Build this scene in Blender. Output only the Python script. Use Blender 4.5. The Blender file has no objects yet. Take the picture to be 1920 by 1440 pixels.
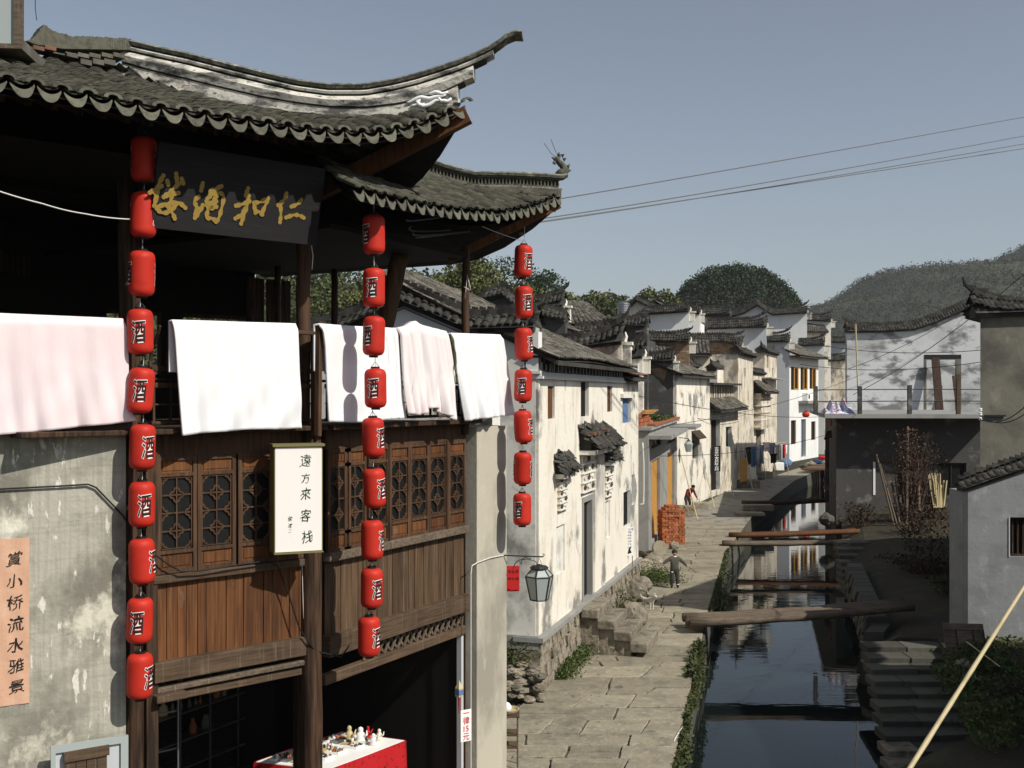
import bpy, bmesh, math, random
import numpy as np
from mathutils import Vector, Matrix
rnd = random.Random(7)
npr = np.random.default_rng(11)
R = math.radians
scene = bpy.context.scene
# ------------------------------------------------------------------ camera
FPX, HZ, CAMZ = 2000.0, 738.0, 6.0
cam_d = bpy.data.cameras.new('camera'); cam = bpy.data.objects.new('camera', cam_d)
scene.collection.objects.link(cam); scene.camera = cam
cam_d.sensor_width = 36.0; cam_d.lens = 36.0 * FPX / 1920.0
cam_d.shift_y = (HZ - 720.0) / 1920.0
cam_d.clip_start = 0.1; cam_d.clip_end = 6000
cam.location = (0, 0, CAMZ); cam.rotation_euler = (R(90), 0, 0)
# ------------------------------------------------------------------ world, sun, exposure
SUN_AZ, SUN_EL = 37.0, 43.0     # azimuth from +X towards -Y
world = bpy.data.worlds.new('World'); scene.world = world; world.use_nodes = True
wn = world.node_tree; wn.nodes.clear()
wo = wn.nodes.new('ShaderNodeOutputWorld'); wb = wn.nodes.new('ShaderNodeBackground')
sky = wn.nodes.new('ShaderNodeTexSky'); sky.sky_type = 'NISHITA'; sky.sun_disc = False
sky.sun_elevation = R(SUN_EL); sky.sun_rotation = R(90 + SUN_AZ)
sky.altitude = 0; sky.air_density = 1.0; sky.dust_density = 1.2; sky.ozone_density = 1.5
hs = wn.nodes.new('ShaderNodeHueSaturation'); hs.inputs['Saturation'].default_value = 0.66
hs.inputs['Value'].default_value = 1.0
wn.links.new(sky.outputs[0], hs.inputs['Color']); wn.links.new(hs.outputs[0], wb.inputs[0])
wb.inputs[1].default_value = 0.094
wn.links.new(wb.outputs[0], wo.inputs[0])
sun_d = bpy.data.lights.new('sun', 'SUN'); sun = bpy.data.objects.new('sun', sun_d)
scene.collection.objects.link(sun)
sun_d.energy = 4.9; sun_d.angle = R(0.53); sun_d.color = (1.0, 0.955, 0.86)
ts = Vector((math.cos(R(SUN_AZ)) * math.cos(R(SUN_EL)), -math.sin(R(SUN_AZ)) * math.cos(R(SUN_EL)), math.sin(R(SUN_EL))))
sun.rotation_euler = ts.to_track_quat('Z', 'Y').to_euler()
scene.view_settings.view_transform = 'Standard'; scene.view_settings.look = 'None'
scene.view_settings.exposure = 0.0; scene.view_settings.gamma = 1.0
scene.view_settings.use_curve_mapping = False
scene.render.engine = 'CYCLES'
scene.cycles.max_bounces = 6; scene.cycles.diffuse_bounces = 3; scene.cycles.glossy_bounces = 4
scene.cycles.use_denoising = True

# ------------------------------------------------------------------ helpers
def P(px, py, d): return Vector(((px - 960) / FPX * d, d, CAMZ - (py - HZ) / FPX * d))
def G(px, py, z=0.0):
    d = (CAMZ - z) * FPX / (py - HZ); return P(px, py, d)
class Frame:
    """A vertical facade plane: u runs along it, n points outwards."""
    def __init__(s, o, u):
        s.o = Vector((o[0], o[1], 0)); s.u = Vector((u[0], u[1], 0)).normalized()
        s.n = Vector((s.u.y, -s.u.x, 0)); s.rz = math.atan2(s.u.y, s.u.x)
    def at(s, u, n, z): return s.o + s.u * u + s.n * n + Vector((0, 0, z))
    def hit(s, px, py, n=0.0):
        r = Vector(((px - 960) / FPX, 1.0, -(py - HZ) / FPX)); c = Vector((0, 0, CAMZ))
        o = s.o + s.n * n
        t = (o - c).dot(s.n) / r.dot(s.n); p = c + r * t
        return (p - s.o).dot(s.u), p.z
    def U(s, px, n=0.0): return s.hit(px, HZ, n)[0]
def frame_pts(a, b): return Frame((a[0], a[1]), (b[0] - a[0], b[1] - a[1]))

class MB:
    def __init__(s): s.v = []; s.f = []; s.m = []; s.cur = 0
    def vert(s, p): s.v.append(tuple(p)); return len(s.v) - 1
    def face(s, *idx): s.f.append(tuple(idx)); s.m.append(s.cur)
    def poly(s, pts): s.face(*[s.vert(p) for p in pts])
    def hexa(s, c):            # 8 corners: bottom 4 ccw, top 4 ccw
        i = [s.vert(p) for p in c]
        for q in ((0, 3, 2, 1), (4, 5, 6, 7), (0, 1, 5, 4), (1, 2, 6, 5), (2, 3, 7, 6), (3, 0, 4, 7)): s.face(*[i[k] for k in q])
        return s
    def box(s, x0, x1, y0, y1, z0, z1):
        return s.hexa([(x0, y0, z0), (x1, y0, z0), (x1, y1, z0), (x0, y1, z0), (x0, y0, z1), (x1, y0, z1), (x1, y1, z1), (x0, y1, z1)])
    def fbox(s, F, u0, u1, n0, n1, z0, z1):
        return s.hexa([F.at(u0, n1, z0), F.at(u1, n1, z0), F.at(u1, n0, z0), F.at(u0, n0, z0), F.at(u0, n1, z1), F.at(u1, n1, z1), F.at(u1, n0, z1), F.at(u0, n0, z1)])
    def bar(s, a, b, w, h, up=(0, 0, 1)):
        a = Vector(a); b = Vector(b); d = (b - a).normalized(); up = Vector(up)
        x = d.cross(up)
        if x.length < 1e-4: x = d.cross(Vector((1, 0, 0)))
        x.normalize(); y = x.cross(d).normalized(); x *= w / 2; y *= h / 2
        return s.hexa([a - x - y, a + x - y, b + x - y, b - x - y, a - x + y, a + x + y, b + x + y, b - x + y])
    def prism(s, F, pts, n0, n1):   # pts (u,z) outline
        k = len(pts); a = [s.vert(F.at(u, n1, z)) for u, z in pts]; b = [s.vert(F.at(u, n0, z)) for u, z in pts]
        s.face(*a); s.face(*b[::-1])
        for i in range(k): j = (i + 1) % k; s.face(a[j], a[i], b[i], b[j])
        return s
    def tube(s, pts, r, seg=8, cap=True):
        pts = [Vector(p) for p in pts]; n = len(pts); rr = r if isinstance(r, (list, tuple)) else [r] * n
        rings = []; prev = None
        for i, p in enumerate(pts):
            d = (pts[min(i + 1, n - 1)] - pts[max(i - 1, 0)])
            d = d.normalized() if d.length > 1e-9 else Vector((0, 0, 1))
            if prev is None:
                x = d.cross(Vector((0, 0, 1)));
                if x.length < .05: x = d.cross(Vector((1, 0, 0)))
            else: x = prev - d * prev.dot(d)
            x.normalize(); prev = x; y = d.cross(x)
            rings.append([s.vert(p + (x * math.cos(t) + y * math.sin(t)) * rr[i]) for t in [2 * math.pi * k / seg for k in range(seg)]])
        for a, b in zip(rings, rings[1:]):
            for k in range(seg): s.face(a[k], a[(k + 1) % seg], b[(k + 1) % seg], b[k])
        if cap: s.face(*rings[0][::-1]); s.face(*rings[-1])
        return s
    def lathe(s, prof, c=(0, 0, 0), seg=24, sx=1, sy=1):
        rings = [[s.vert((c[0] + r * sx * math.cos(2 * math.pi * k / seg), c[1] + r * sy * math.sin(2 * math.pi * k / seg), c[2] + z)) for k in range(seg)] for r, z in prof]
        for a, b in zip(rings, rings[1:]):
            for k in range(seg): s.face(a[k], a[(k + 1) % seg], b[(k + 1) % seg], b[k])
        s.face(*rings[0][::-1]); s.face(*rings[-1]); return s
    def grid(s, fn, nu, nv):
        idx = [[s.vert(fn(i / nu, j / nv)) for j in range(nv + 1)] for i in range(nu + 1)]
        for i in range(nu):
            for j in range(nv): s.face(idx[i][j], idx[i + 1][j], idx[i + 1][j + 1], idx[i][j + 1])
        return s
    def mesh(s, name, mats, smooth=False):
        me = bpy.data.meshes.new(name); me.from_pydata(s.v, [], s.f)
        for m in (mats if isinstance(mats, (list, tuple)) else [mats]): me.materials.append(m)
        if any(s.m): me.polygons.foreach_set('material_index', s.m)
        if smooth: me.polygons.foreach_set('use_smooth', [True] * len(s.f))
        me.update(); return me
    def build(s, name, mats, parent=None, smooth=False, bevel=0, **tags):
        o = link(name, s.mesh(name, mats, smooth), parent)
        if bevel:
            b = o.modifiers.new('bevel', 'BEVEL'); b.width = bevel; b.segments = 2; b.limit_method = 'ANGLE'
        if tags: tag(o, **tags)
        return o
def tag(o, label=None, cat=None, group=None, kind=None):
    if label: o['label'] = label
    if cat: o['category'] = cat
    if group: o['group'] = group
    if kind: o['kind'] = kind
    return o
def link(name, me, parent=None):
    """Mesh vertices are world coordinates (or the parent's mesh space for sub-parts)."""
    o = bpy.data.objects.new(name, me); scene.collection.objects.link(o)
    if parent is not None:
        o.parent = parent
        if parent.type == 'EMPTY' and not parent.get('_loc'): o.matrix_parent_inverse = Matrix.Translation(-parent.location)
    return o
def thing(name, label, cat, loc=(0, 0, 0), group=None, rz=0, local=False):
    o = bpy.data.objects.new(name, None); scene.collection.objects.link(o)
    o.location = loc; o.empty_display_size = .2
    if local: o['_loc'] = 1; o.rotation_euler = (0, 0, rz)
    return tag(o, label, cat, group)
def put(name, me, parent, loc, rz=0, mat=None, scale=None):
    o = link(name, me, parent); o.location = loc; o.rotation_euler = (0, 0, rz)
    if mat is not None: o.matrix_basis = mat
    if scale: o.scale = scale
    return o
def sub(name, me, parent):
    o = bpy.data.objects.new(name, me); scene.collection.objects.link(o); o.parent = parent; return o
def kids(o): return KID.get(o.name, [])
def copy_tree(o, parent=None):
    c = o.copy(); scene.collection.objects.link(c)
    if parent is not None: c.parent = parent
    for ch in list(o.children): copy_tree(ch, c)
    return c
def np_mesh(name, V, Fc, mats, midx=None, smooth=False):
    V = np.asarray(V, np.float32).reshape(-1, 3); Fc = np.asarray(Fc, np.int32); k = Fc.shape[1]
    me = bpy.data.meshes.new(name); me.vertices.add(len(V)); me.vertices.foreach_set('co', V.ravel())
    me.loops.add(Fc.size); me.loops.foreach_set('vertex_index', Fc.ravel())
    me.polygons.add(len(Fc)); me.polygons.foreach_set('loop_start', np.arange(0, Fc.size, k, dtype=np.int32))
    for m in (mats if isinstance(mats, (list, tuple)) else [mats]): me.materials.append(m)
    if midx is not None: me.polygons.foreach_set('material_index', np.asarray(midx, np.int32))
    if smooth: me.polygons.foreach_set('use_smooth', np.ones(len(Fc), bool))
    me.update(calc_edges=True); me.validate(); return me
def stamp(TV, TF, O, X, Y, Z):
    """Stamp a template (verts TV, quads TF) at N frames given by origins and axes."""
    O, X, Y, Z = [np.asarray(a, np.float64) for a in (O, X, Y, Z)]
    V = O[:, None, :] + TV[None, :, 0:1] * X[:, None, :] + TV[None, :, 1:2] * Y[:, None, :] + TV[None, :, 2:3] * Z[:, None, :]
    F = TF[None] + (np.arange(len(O)) * len(TV))[:, None, None]
    return V.reshape(-1, 3), F.reshape(-1, TF.shape[1])
def hull(a, b, t): return a + (b - a) * t
def sstep(a, b, x):
    t = max(0.0, min(1.0, (x - a) / (b - a))); return t * t * (3 - 2 * t)
def interp(pts, x):
    if x <= pts[0][0]: return pts[0][1]
    for (x0, y0), (x1, y1) in zip(pts, pts[1:]):
        if x <= x1: return y0 + (y1 - y0) * (x - x0) / (x1 - x0)
    return pts[-1][1]

# ------------------------------------------------------------------ materials
def mat(name, base, rough=.85, layers=(), bump=None, rand=0.0, island=0.0, metal=0.0, spec=.3, sheen=0, coat=0, sub_=0, bump2=None, trans=0, ior=1.45, alpha=1):
    """layers: (colour, (sx,sy,sz), detail, lo, hi, opacity) noise masks in world space, laid one over another."""
    m = bpy.data.materials.new(name); m.use_nodes = True; nt = m.node_tree; N = nt.nodes; L = nt.links
    b = N['Principled BSDF']; b.inputs['Roughness'].default_value = rough; b.inputs['Metallic'].default_value = metal
    b.inputs['Specular IOR Level'].default_value = spec; b.inputs['IOR'].default_value = ior
    if trans: b.inputs['Transmission Weight'].default_value = trans
    if coat: b.inputs['Coat Weight'].default_value = coat
    if alpha < 1: b.inputs['Alpha'].default_value = alpha
    geo = N.new('ShaderNodeNewGeometry')
    c = N.new('ShaderNodeRGB'); c.outputs[0].default_value = (*base, 1); cur = c.outputs[0]
    def noise(sc, det, rg=.6):
        mp = N.new('ShaderNodeVectorMath'); mp.operation = 'MULTIPLY'; mp.inputs[1].default_value = sc if isinstance(sc, tuple) else (sc,) * 3
        L.new(geo.outputs['Position'], mp.inputs[0]); n = N.new('ShaderNodeTexNoise'); n.inputs['Scale'].default_value = 1.0
        n.inputs['Detail'].default_value = det; n.inputs['Roughness'].default_value = rg; L.new(mp.outputs[0], n.inputs['Vector']); return n.outputs['Fac']
    for i, ly in enumerate(layers):
        col, sc, det, lo, hi, op = ly[:6]; f = noise(sc, det)
        mr = N.new('ShaderNodeMapRange'); mr.inputs['From Min'].default_value = lo; mr.inputs['From Max'].default_value = hi; mr.inputs['To Max'].default_value = op
        L.new(f, mr.inputs['Value']); mx = N.new('ShaderNodeMix'); mx.data_type = 'RGBA'
        L.new(mr.outputs[0], mx.inputs['Factor']); L.new(cur, mx.inputs['A']); mx.inputs['B'].default_value = (*col, 1); cur = mx.outputs['Result']
    for amt, src in ((rand, 'o'), (island, 'i')):
        if amt:
            s_ = N.new('ShaderNodeObjectInfo').outputs['Random'] if src == 'o' else geo.outputs['Random Per Island']
            mr = N.new('ShaderNodeMapRange'); mr.inputs['To Min'].default_value = 1 - amt; mr.inputs['To Max'].default_value = 1 + amt; L.new(s_, mr.inputs['Value'])
            h = N.new('ShaderNodeHueSaturation'); L.new(mr.outputs[0], h.inputs['Value']); L.new(cur, h.inputs['Color']); cur = h.outputs[0]
    L.new(cur, b.inputs['Base Color'])
    nrm = None
    for bp in (bump, bump2):
        if bp:
            f = noise(bp[0], 6); bn = N.new('ShaderNodeBump'); bn.inputs['Strength'].default_value = bp[1]; bn.inputs['Distance'].default_value = bp[2]
            L.new(f, bn.inputs['Height'])
            if nrm: L.new(nrm, bn.inputs['Normal'])
            nrm = bn.outputs[0]
    if nrm: L.new(nrm, b.inputs['Normal'])
    return m
def woodmat(name, base, dark, light=None, sc=(26, 26, 1.6), rough=.75, rand=.18, lo=.42, hi=.68, op=.8, extra=()):
    ly = [(dark, sc, 5, lo, hi, op), (dark, (2.2, 2.2, 1.1), 4, .5, .75, .55)]
    if light: ly.append((light, (34, 34, 1.2), 4, .58, .78, .6))
    return mat(name, base, rough, ly + list(extra), bump=(sc, .5, .01), rand=rand)
M = {}
M['wood'] = woodmat('weathered_brown_wood', (.088, .046, .024), (.024, .013, .008), (.18, .115, .06))
M['wood_h'] = woodmat('weathered_horizontal_beam', (.105, .068, .042), (.035, .022, .013), (.26, .20, .14), sc=(2.2, 2.2, 40), rand=.1)
M['wood_dk'] = woodmat('dark_post_wood', (.070, .036, .019), (.015, .009, .006), (.16, .095, .055), lo=.40, hi=.60, op=.95)
M['wood_black'] = mat('shade_blackened_interior_wood', (.010, .008, .006), .9, [((.004, .004, .004), (9, 9, 1.5), 4, .4, .7, .7)])  # near-black base paints the gloom of unlit interiors into the wood
M['plank'] = woodmat('red_brown_plank_wood', (.140, .054, .018), (.030, .012, .005), (.26, .135, .055), sc=(30, 30, 1.1), rand=.22,
                     extra=[((.19, .15, .11), (4, 4, 2.2), 4, .66, .76, .45)])
M['plank_grey'] = woodmat('greying_plank_wood', (.105, .062, .034), (.024, .016, .010), (.26, .215, .165), sc=(30, 30, 1.1), rand=.25)
M['log'] = woodmat('weathered_log_wood', (.14, .105, .075), (.04, .03, .022), (.26, .21, .16), sc=(1.5, 28, 28), rand=.12)
M['tile'] = mat('mossy_black_roof_tile', (.050, .047, .036), .9, [((.100, .092, .072), (9, 9, 9), 5, .5, .75, .8), ((.040, .048, .022), (1.7, 1.7, 1.7), 4, .5, .7, .7), ((.022, .021, .018), (4, 4, 4), 4, .55, .75, .7)], bump=(40, .5, .01), rand=.3, island=.38)
M['tile_end'] = mat('grey_tile_end', (.115, .112, .085), .9, [((.045, .045, .032), (16, 16, 16), 5, .45, .7, .8), ((.42, .41, .36), (60, 60, 60), 3, .68, .76, .6)], bump=(50, .5, .01), rand=.25)
M['tile_far'] = mat('old_grey_roof_tile', (.092, .084, .070), .95, [((.185, .168, .142), (3.2, 3.2, 3.2), 6, .48, .72, .75), ((.034, .031, .026), (1.3, 1.3, 1.3), 5, .50, .68, .8), ((.06, .062, .030), (.7, .7, .7), 5, .56, .7, .5)], island=.55)
M['tile_cap'] = mat('black_coping_tile', (.050, .047, .041), .95, [((.16, .15, .13), (4, 4, 4), 5, .58, .75, .6), ((.018, .017, .015), (2, 2, 2), 4, .45, .65, .7)], island=.5)
M['tile_red'] = mat('reddish_roof_tile', (.17, .085, .055), .95, [((.06, .05, .04), (2.5, 2.5, 2.5), 5, .42, .62, .9)], island=.5)
M['mortar'] = mat('aged_white_ridge_mortar', (.62, .59, .52), .9, [((.055, .056, .055), (2.2, 2.2, 7), 7, .46, .60, .9), ((.025, .026, .027), (10, 10, 22), 5, .55, .66, .8), ((.62, .60, .53), (6, 6, 9), 5, .58, .68, .6), ((.33, .22, .15), (3, 3, 8), 4, .62, .74, .4)], bump=(30, .6, .015))
M['mortar_top'] = mat('lichen_grey_ridge_top', (.20, .20, .165), .95, [((.06, .062, .05), (14, 14, 14), 6, .42, .62, .85), ((.46, .45, .38), (9, 9, 9), 5, .58, .70, .7)], bump=(30, .8, .02))
M['cream'] = mat('cream_limewash', (.76, .715, .625), .92, [((.52, .43, .30), (1.1, 1.1, .6), 7, .50, .68, .5), ((.15, .145, .135), (.75, .75, .6), 9, .560, .625, .85), ((.30, .29, .27), (.33, .33, .4), 9, .56, .66, .6), ((.34, .30, .25), (3.2, 3.2, .9), 7, .56, .68, .55), ((.82, .78, .68), (3, 3, 3), 5, .55, .7, .5)], bump=(9, .35, .03))  # cream is the limewash's own colour, dark layers are grime
M['cream_old'] = mat('streaked_old_limewash', (.64, .58, .48), .95, [((.16, .145, .125), (1.7, 1.7, .75), 8, .50, .62, .8), ((.42, .32, .20), (.9, .9, .5), 6, .5, .7, .7), ((.78, .72, .60), (2.5, 2.5, 2.5), 5, .56, .68, .6)], bump=(8, .5, .05))
M['sidewall'] = mat('grey_stained_limewash', (.70, .68, .62), .95, [((.15, .15, .14), (1.0, 1.0, .8), 8, .52, .66, .8), ((.66, .64, .58), (2, 2, 1.2), 5, .55, .7, .7), ((.22, .21, .19), (6, 6, 5), 5, .58, .72, .6)], bump=(14, .25, .012))
M['white'] = mat('white_limewash', (.70, .70, .68), .9, [((.50, .50, .49), (.8, .8, .4), 5, .5, .75, .5), ((.33, .33, .32), (3, 3, .4), 5, .62, .78, .4)], bump=(6, .15, .02))
M['bluewhite'] = mat('grey_white_limewash', (.46, .48, .50), .9, [((.36, .37, .38), (.5, .5, .3), 5, .5, .75, .5), ((.24, .24, .24), (2, 2, .4), 5, .62, .78, .4)], bump=(6, .15, .02))
M['render'] = mat('scraped_grey_cement_render', (.40, .385, .32), .95, [((.15, .142, .115), (1.6, 1.6, 1.1), 8, .46, .62, .85), ((.20, .19, .155), (30, 30, .9), 3, .45, .62, .3), ((.20, .19, .155), (1.0, 1.0, 26), 3, .48, .62, .18), ((.64, .61, .50), (1.6, 1.6, 1.2), 8, .56, .63, .85), ((.68, .66, .58), (9, 9, 3.0), 5, .62, .66, .9), ((.12, .115, .10), (1.1, 1.1, 1.6), 7, .58, .68, .5)], bump=(14, .5, .02))
M['pier'] = mat('smooth_cement_pier', (.44, .41, .335), .95, [((.22, .205, .165), (1.2, 1.2, .6), 7, .45, .65, .7), ((.50, .47, .39), (5, 5, 2), 5, .56, .70, .6)], bump=(12, .25, .02))
M['concrete'] = mat('bare_grey_concrete', (.27, .265, .25), .9, [((.17, .165, .155), (.9, .9, .5), 6, .48, .68, .7), ((.36, .355, .34), (4, 4, 4), 5, .58, .72, .5)], bump=(12, .2, .02))
M['darkwall'] = mat('shade_darkened_grey_plaster', (.060, .058, .054), .95, [((.075, .073, .070), (.55, .55, .5), 7, .44, .62, .85), ((.30, .29, .27), (1.1, 1.1, 1.5), 6, .56, .70, .6), ((.36, .24, .13), (.6, .6, .8), 4, .66, .72, .3)], bump=(7, .3, .03))  # base darkened to stand in for deep shade on these walls
M['gablewall'] = mat('blackened_white_gable', (.50, .51, .52), .95, [((.10, .10, .10), (.75, .75, 1.4), 8, .50, .60, .85), ((.19, .19, .19), (.35, .35, .4), 5, .48, .66, .55), ((.52, .53, .54), (2, 2, 2), 5, .56, .7, .5)], bump=(7, .2, .03))  # black blotches are stains on white limewash
M['olivewall'] = mat('khaki_cement_plaster', (.165, .155, .125), .95, [((.07, .067, .058), (.8, .8, .8), 7, .46, .62, .8), ((.27, .255, .20), (2.2, 2.2, 1.2), 7, .57, .68, .6)], bump=(8, .3, .03))
M['lowhouse'] = mat('patchy_grey_limewash', (.23, .24, .245), .95, [((.17, .175, .18), (1.0, 1.0, 1.5), 7, .50, .64, .75), ((.36, .375, .385), (4, 4, 2), 5, .56, .7, .5)], bump=(10, .3, .03))
M['brickwall'] = mat('crumbling_brown_brick', (.25, .165, .105), .95, [((.10, .07, .045), (1.5, 1.5, 9), 6, .45, .6, .8), ((.50, .40, .27), (2, 2, 3), 6, .58, .7, .6)], bump=(9, .8, .05))
M['plinth'] = mat('rubble_stone_plinth', (.27, .235, .18), .95, [((.10, .085, .06), (5, 5, 5), 6, .46, .62, .85), ((.48, .42, .32), (9, 9, 9), 5, .58, .7, .7), ((.13, .10, .06), (1, 1, 1), 4, .5, .7, .5)], bump=(9, .9, .06))
M['stone'] = mat('worn_paving_stone', (.255, .226, .165), .85, [((.165, .15, .115), (2.2, 2.2, 2.2), 8, .45, .62, .75), ((.37, .345, .28), (6, 6, 6), 7, .53, .68, .6), ((.075, .068, .052), (3.0, 3.0, 3.0), 8, .60, .66, .7)], bump=(12, .8, .03), rand=.16)
M['stone_dk'] = mat('dark_bank_stone', (.085, .080, .066), .9, [((.07, .068, .055), (3, 3, 3), 6, .46, .64, .8), ((.05, .07, .03), (1.4, 1.4, 1.4), 4, .56, .7, .6)], bump=(9, .7, .04), rand=.3)  # base lowered so the stone colour carries the bank's shade
M['soil'] = mat('shade_darkened_brown_earth', (.040, .033, .022), .95, [((.04, .032, .022), (2, 2, 2), 7, .45, .65, .8), ((.06, .075, .025), (1.2, 1.2, 1.2), 5, .52, .68, .7), ((.10, .085, .06), (9, 9, 9), 5, .6, .72, .5)], bump=(8, .9, .06))  # earth colour taken down in place of deep shade on the right bank
M['joint'] = mat('dark_joint_earth', (.075, .066, .050), .95, [((.045, .05, .025), (2, 2, 2), 5, .5, .7, .7), ((.12, .105, .08), (8, 8, 8), 5, .55, .7, .6)], bump=(12, .8, .04))
M['grass'] = mat('bank_grass_green', (.060, .085, .024), .8, [((.085, .085, .030), (6, 6, 6), 4, .5, .7, .7)], island=.4)
M['ivy'] = mat('creeper_leaf_green', (.050, .062, .020), .7, [((.12, .105, .045), (5, 5, 5), 4, .52, .7, .7), ((.03, .05, .015), (2, 2, 2), 4, .5, .7, .6)], island=.4)
M['cabbage'] = mat('fresh_vegetable_leaf', (.075, .15, .05), .5, [((.14, .22, .10), (9, 9, 9), 4, .5, .7, .6)], island=.35)
M['drystem'] = mat('dry_brown_stems', (.042, .030, .019), .9, [((.06, .035, .022), (4, 4, 4), 4, .45, .65, .8)], island=.4)  # stems kept very dark, shade over the bank scrub put into the colour
M['tree'] = mat('olive_green_crown', (.048, .064, .018), .75, [((.085, .098, .030), (.5, .5, .5), 4, .48, .66, .75), ((.020, .030, .012), (.22, .22, .22), 4, .5, .68, .6)], island=.45)
M['tree2'] = mat('deep_green_crown', (.026, .044, .018), .75, [((.048, .068, .024), (.4, .4, .4), 4, .5, .7, .7)], island=.45)
M['tree_y'] = mat('bamboo_yellow_green', (.095, .105, .030), .75, [((.15, .14, .05), (.4, .4, .4), 4, .5, .7, .6), ((.045, .06, .018), (.8, .8, .8), 4, .5, .7, .6)], island=.4)
M['step'] = mat('worn_brown_step_stone', (.20, .175, .135), .9, [((.085, .072, .052), (4, 4, 4), 7, .46, .62, .8), ((.30, .275, .225), (9, 9, 9), 6, .55, .7, .6)], bump=(11, .8, .03), rand=.2)
M['hill_far'] = mat('distant_wood_green', (.040, .047, .024), .85, [((.070, .070, .036), (.012, .012, .012), 5, .48, .62, .8), ((.030, .040, .018), (.03, .03, .03), 5, .5, .66, .7)], island=.18)
M['deadred'] = mat('reddish_dead_stems', (.085, .048, .032), .9, [((.035, .022, .016), (4, 4, 4), 4, .45, .65, .8)], island=.4)
M['bark'] = mat('grey_brown_bark', (.11, .085, .06), .9, bump=(14, .6, .03))
M['cloth'] = mat('white_bed_sheet', (.76, .76, .775), .9, [((.80, .78, .79), (1.2, 1.2, 1.2), 3, .5, .7, .4)], bump=((5, 5, 2), .25, .03), spec=.1)
M['cloth_pink'] = mat('pale_pink_sheet', (.76, .63, .645), .9, [((.78, .70, .71), (1.6, 1.6, 1.6), 3, .45, .7, .7)], bump=((6, 6, 1.5), .25, .03), spec=.1)
M['cloth_mix'] = mat('white_pink_quilt', (.74, .69, .685), .9, [((.75, .58, .58), (2.6, 2.6, .8), 3, .54, .68, .8)], bump=((7, 7, 1.5), .15, .03), spec=.1)
M['red'] = mat('lantern_red_silk', (.47, .026, .014), .55, [((.34, .018, .010), (5, 5, 5), 3, .45, .7, .7)], spec=.25, rand=.06)
M['black'] = mat('black_lacquer', (.012, .011, .011), .5)
M['ink'] = mat('black_ink', (.012, .013, .013), .7)
M['ink_green'] = mat('dark_green_paint', (.014, .040, .024), .6)
M['pure'] = mat('white_paint', (.80, .80, .78), .6)
M['gold'] = mat('gold_paint', (.30, .20, .045), .5, [((.22, .13, .03), (16, 16, 16), 4, .5, .7, .6)])
M['board'] = mat('charcoal_sign_board', (.014, .013, .014), .8, [((.026, .024, .024), (2, 2, 30), 4, .5, .7, .6)])
M['signwhite'] = mat('cream_white_sign_panel', (.80, .76, .72), .6, [((.74, .69, .64), (1, 1, 1), 3, .5, .7, .4)])
M['brass'] = mat('dull_olive_sign_edge', (.17, .15, .06), .6)
M['paper'] = mat('faded_salmon_paper', (.56, .335, .225), .9, [((.64, .43, .31), (4, 4, 4), 5, .5, .7, .6)], bump=(9, .3, .02))
M['redpaper'] = mat('red_notice_paper', (.48, .018, .018), .8)
M['metal'] = mat('dark_iron', (.035, .037, .036), .5, metal=.5)
M['steel'] = mat('galvanised_steel', (.27, .28, .29), .4, [((.25, .27, .29), (5, 5, 14), 3, .5, .7, .6)], metal=.85)
M['cable'] = mat('black_cable', (.012, .012, .013), .6)
M['cable_w'] = mat('pale_cable', (.62, .61, .57), .55)
M['cable_a'] = mat('grey_power_line', (.13, .13, .125), .5)
M['glass_dk'] = mat('dusty_dark_glass', (.008, .009, .009), .35, [((.022, .025, .024), (1.6, 1.6, 1.0), 5, .52, .70, .5)], spec=.4)
M['lampglass'] = mat('frosted_lamp_glass', (.34, .38, .37), .35, spec=.5)
M['orange'] = mat('orange_new_timber', (.50, .25, .055), .6, [((.34, .16, .04), (20, 20, 2), 4, .5, .7, .6)])
M['brick'] = mat('fired_orange_brick', (.34, .115, .050), .9, [((.20, .065, .03), (9, 9, 9), 4, .5, .7, .6), ((.50, .28, .17), (20, 20, 20), 4, .62, .72, .4)], rand=.3)
M['blue'] = mat('faded_blue_shutter', (.10, .17, .32), .7)
M['bamboo'] = mat('dry_bamboo_pole', (.50, .42, .25), .45, [((.34, .27, .15), (3, 3, 3), 4, .5, .7, .7)])
M['redcloth'] = mat('red_printed_tablecloth', (.42, .010, .014), .8, [((.05, .008, .01), (16, 16, 16), 2, .60, .62, .8)])
M['skin'] = mat('skin', (.45, .26, .17), .6)
M['hair'] = mat('black_hair', (.012, .010, .010), .6)
M['jacket'] = mat('grey_olive_jacket', (.085, .080, .065), .9)
M['trousers'] = mat('charcoal_trousers', (.055, .052, .048), .9)
M['maroon'] = mat('maroon_jacket', (.17, .018, .030), .85)
M['fur'] = mat('cream_dog_fur', (.55, .52, .44), .9, [((.35, .31, .25), (30, 30, 30), 4, .5, .7, .6)])

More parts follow.
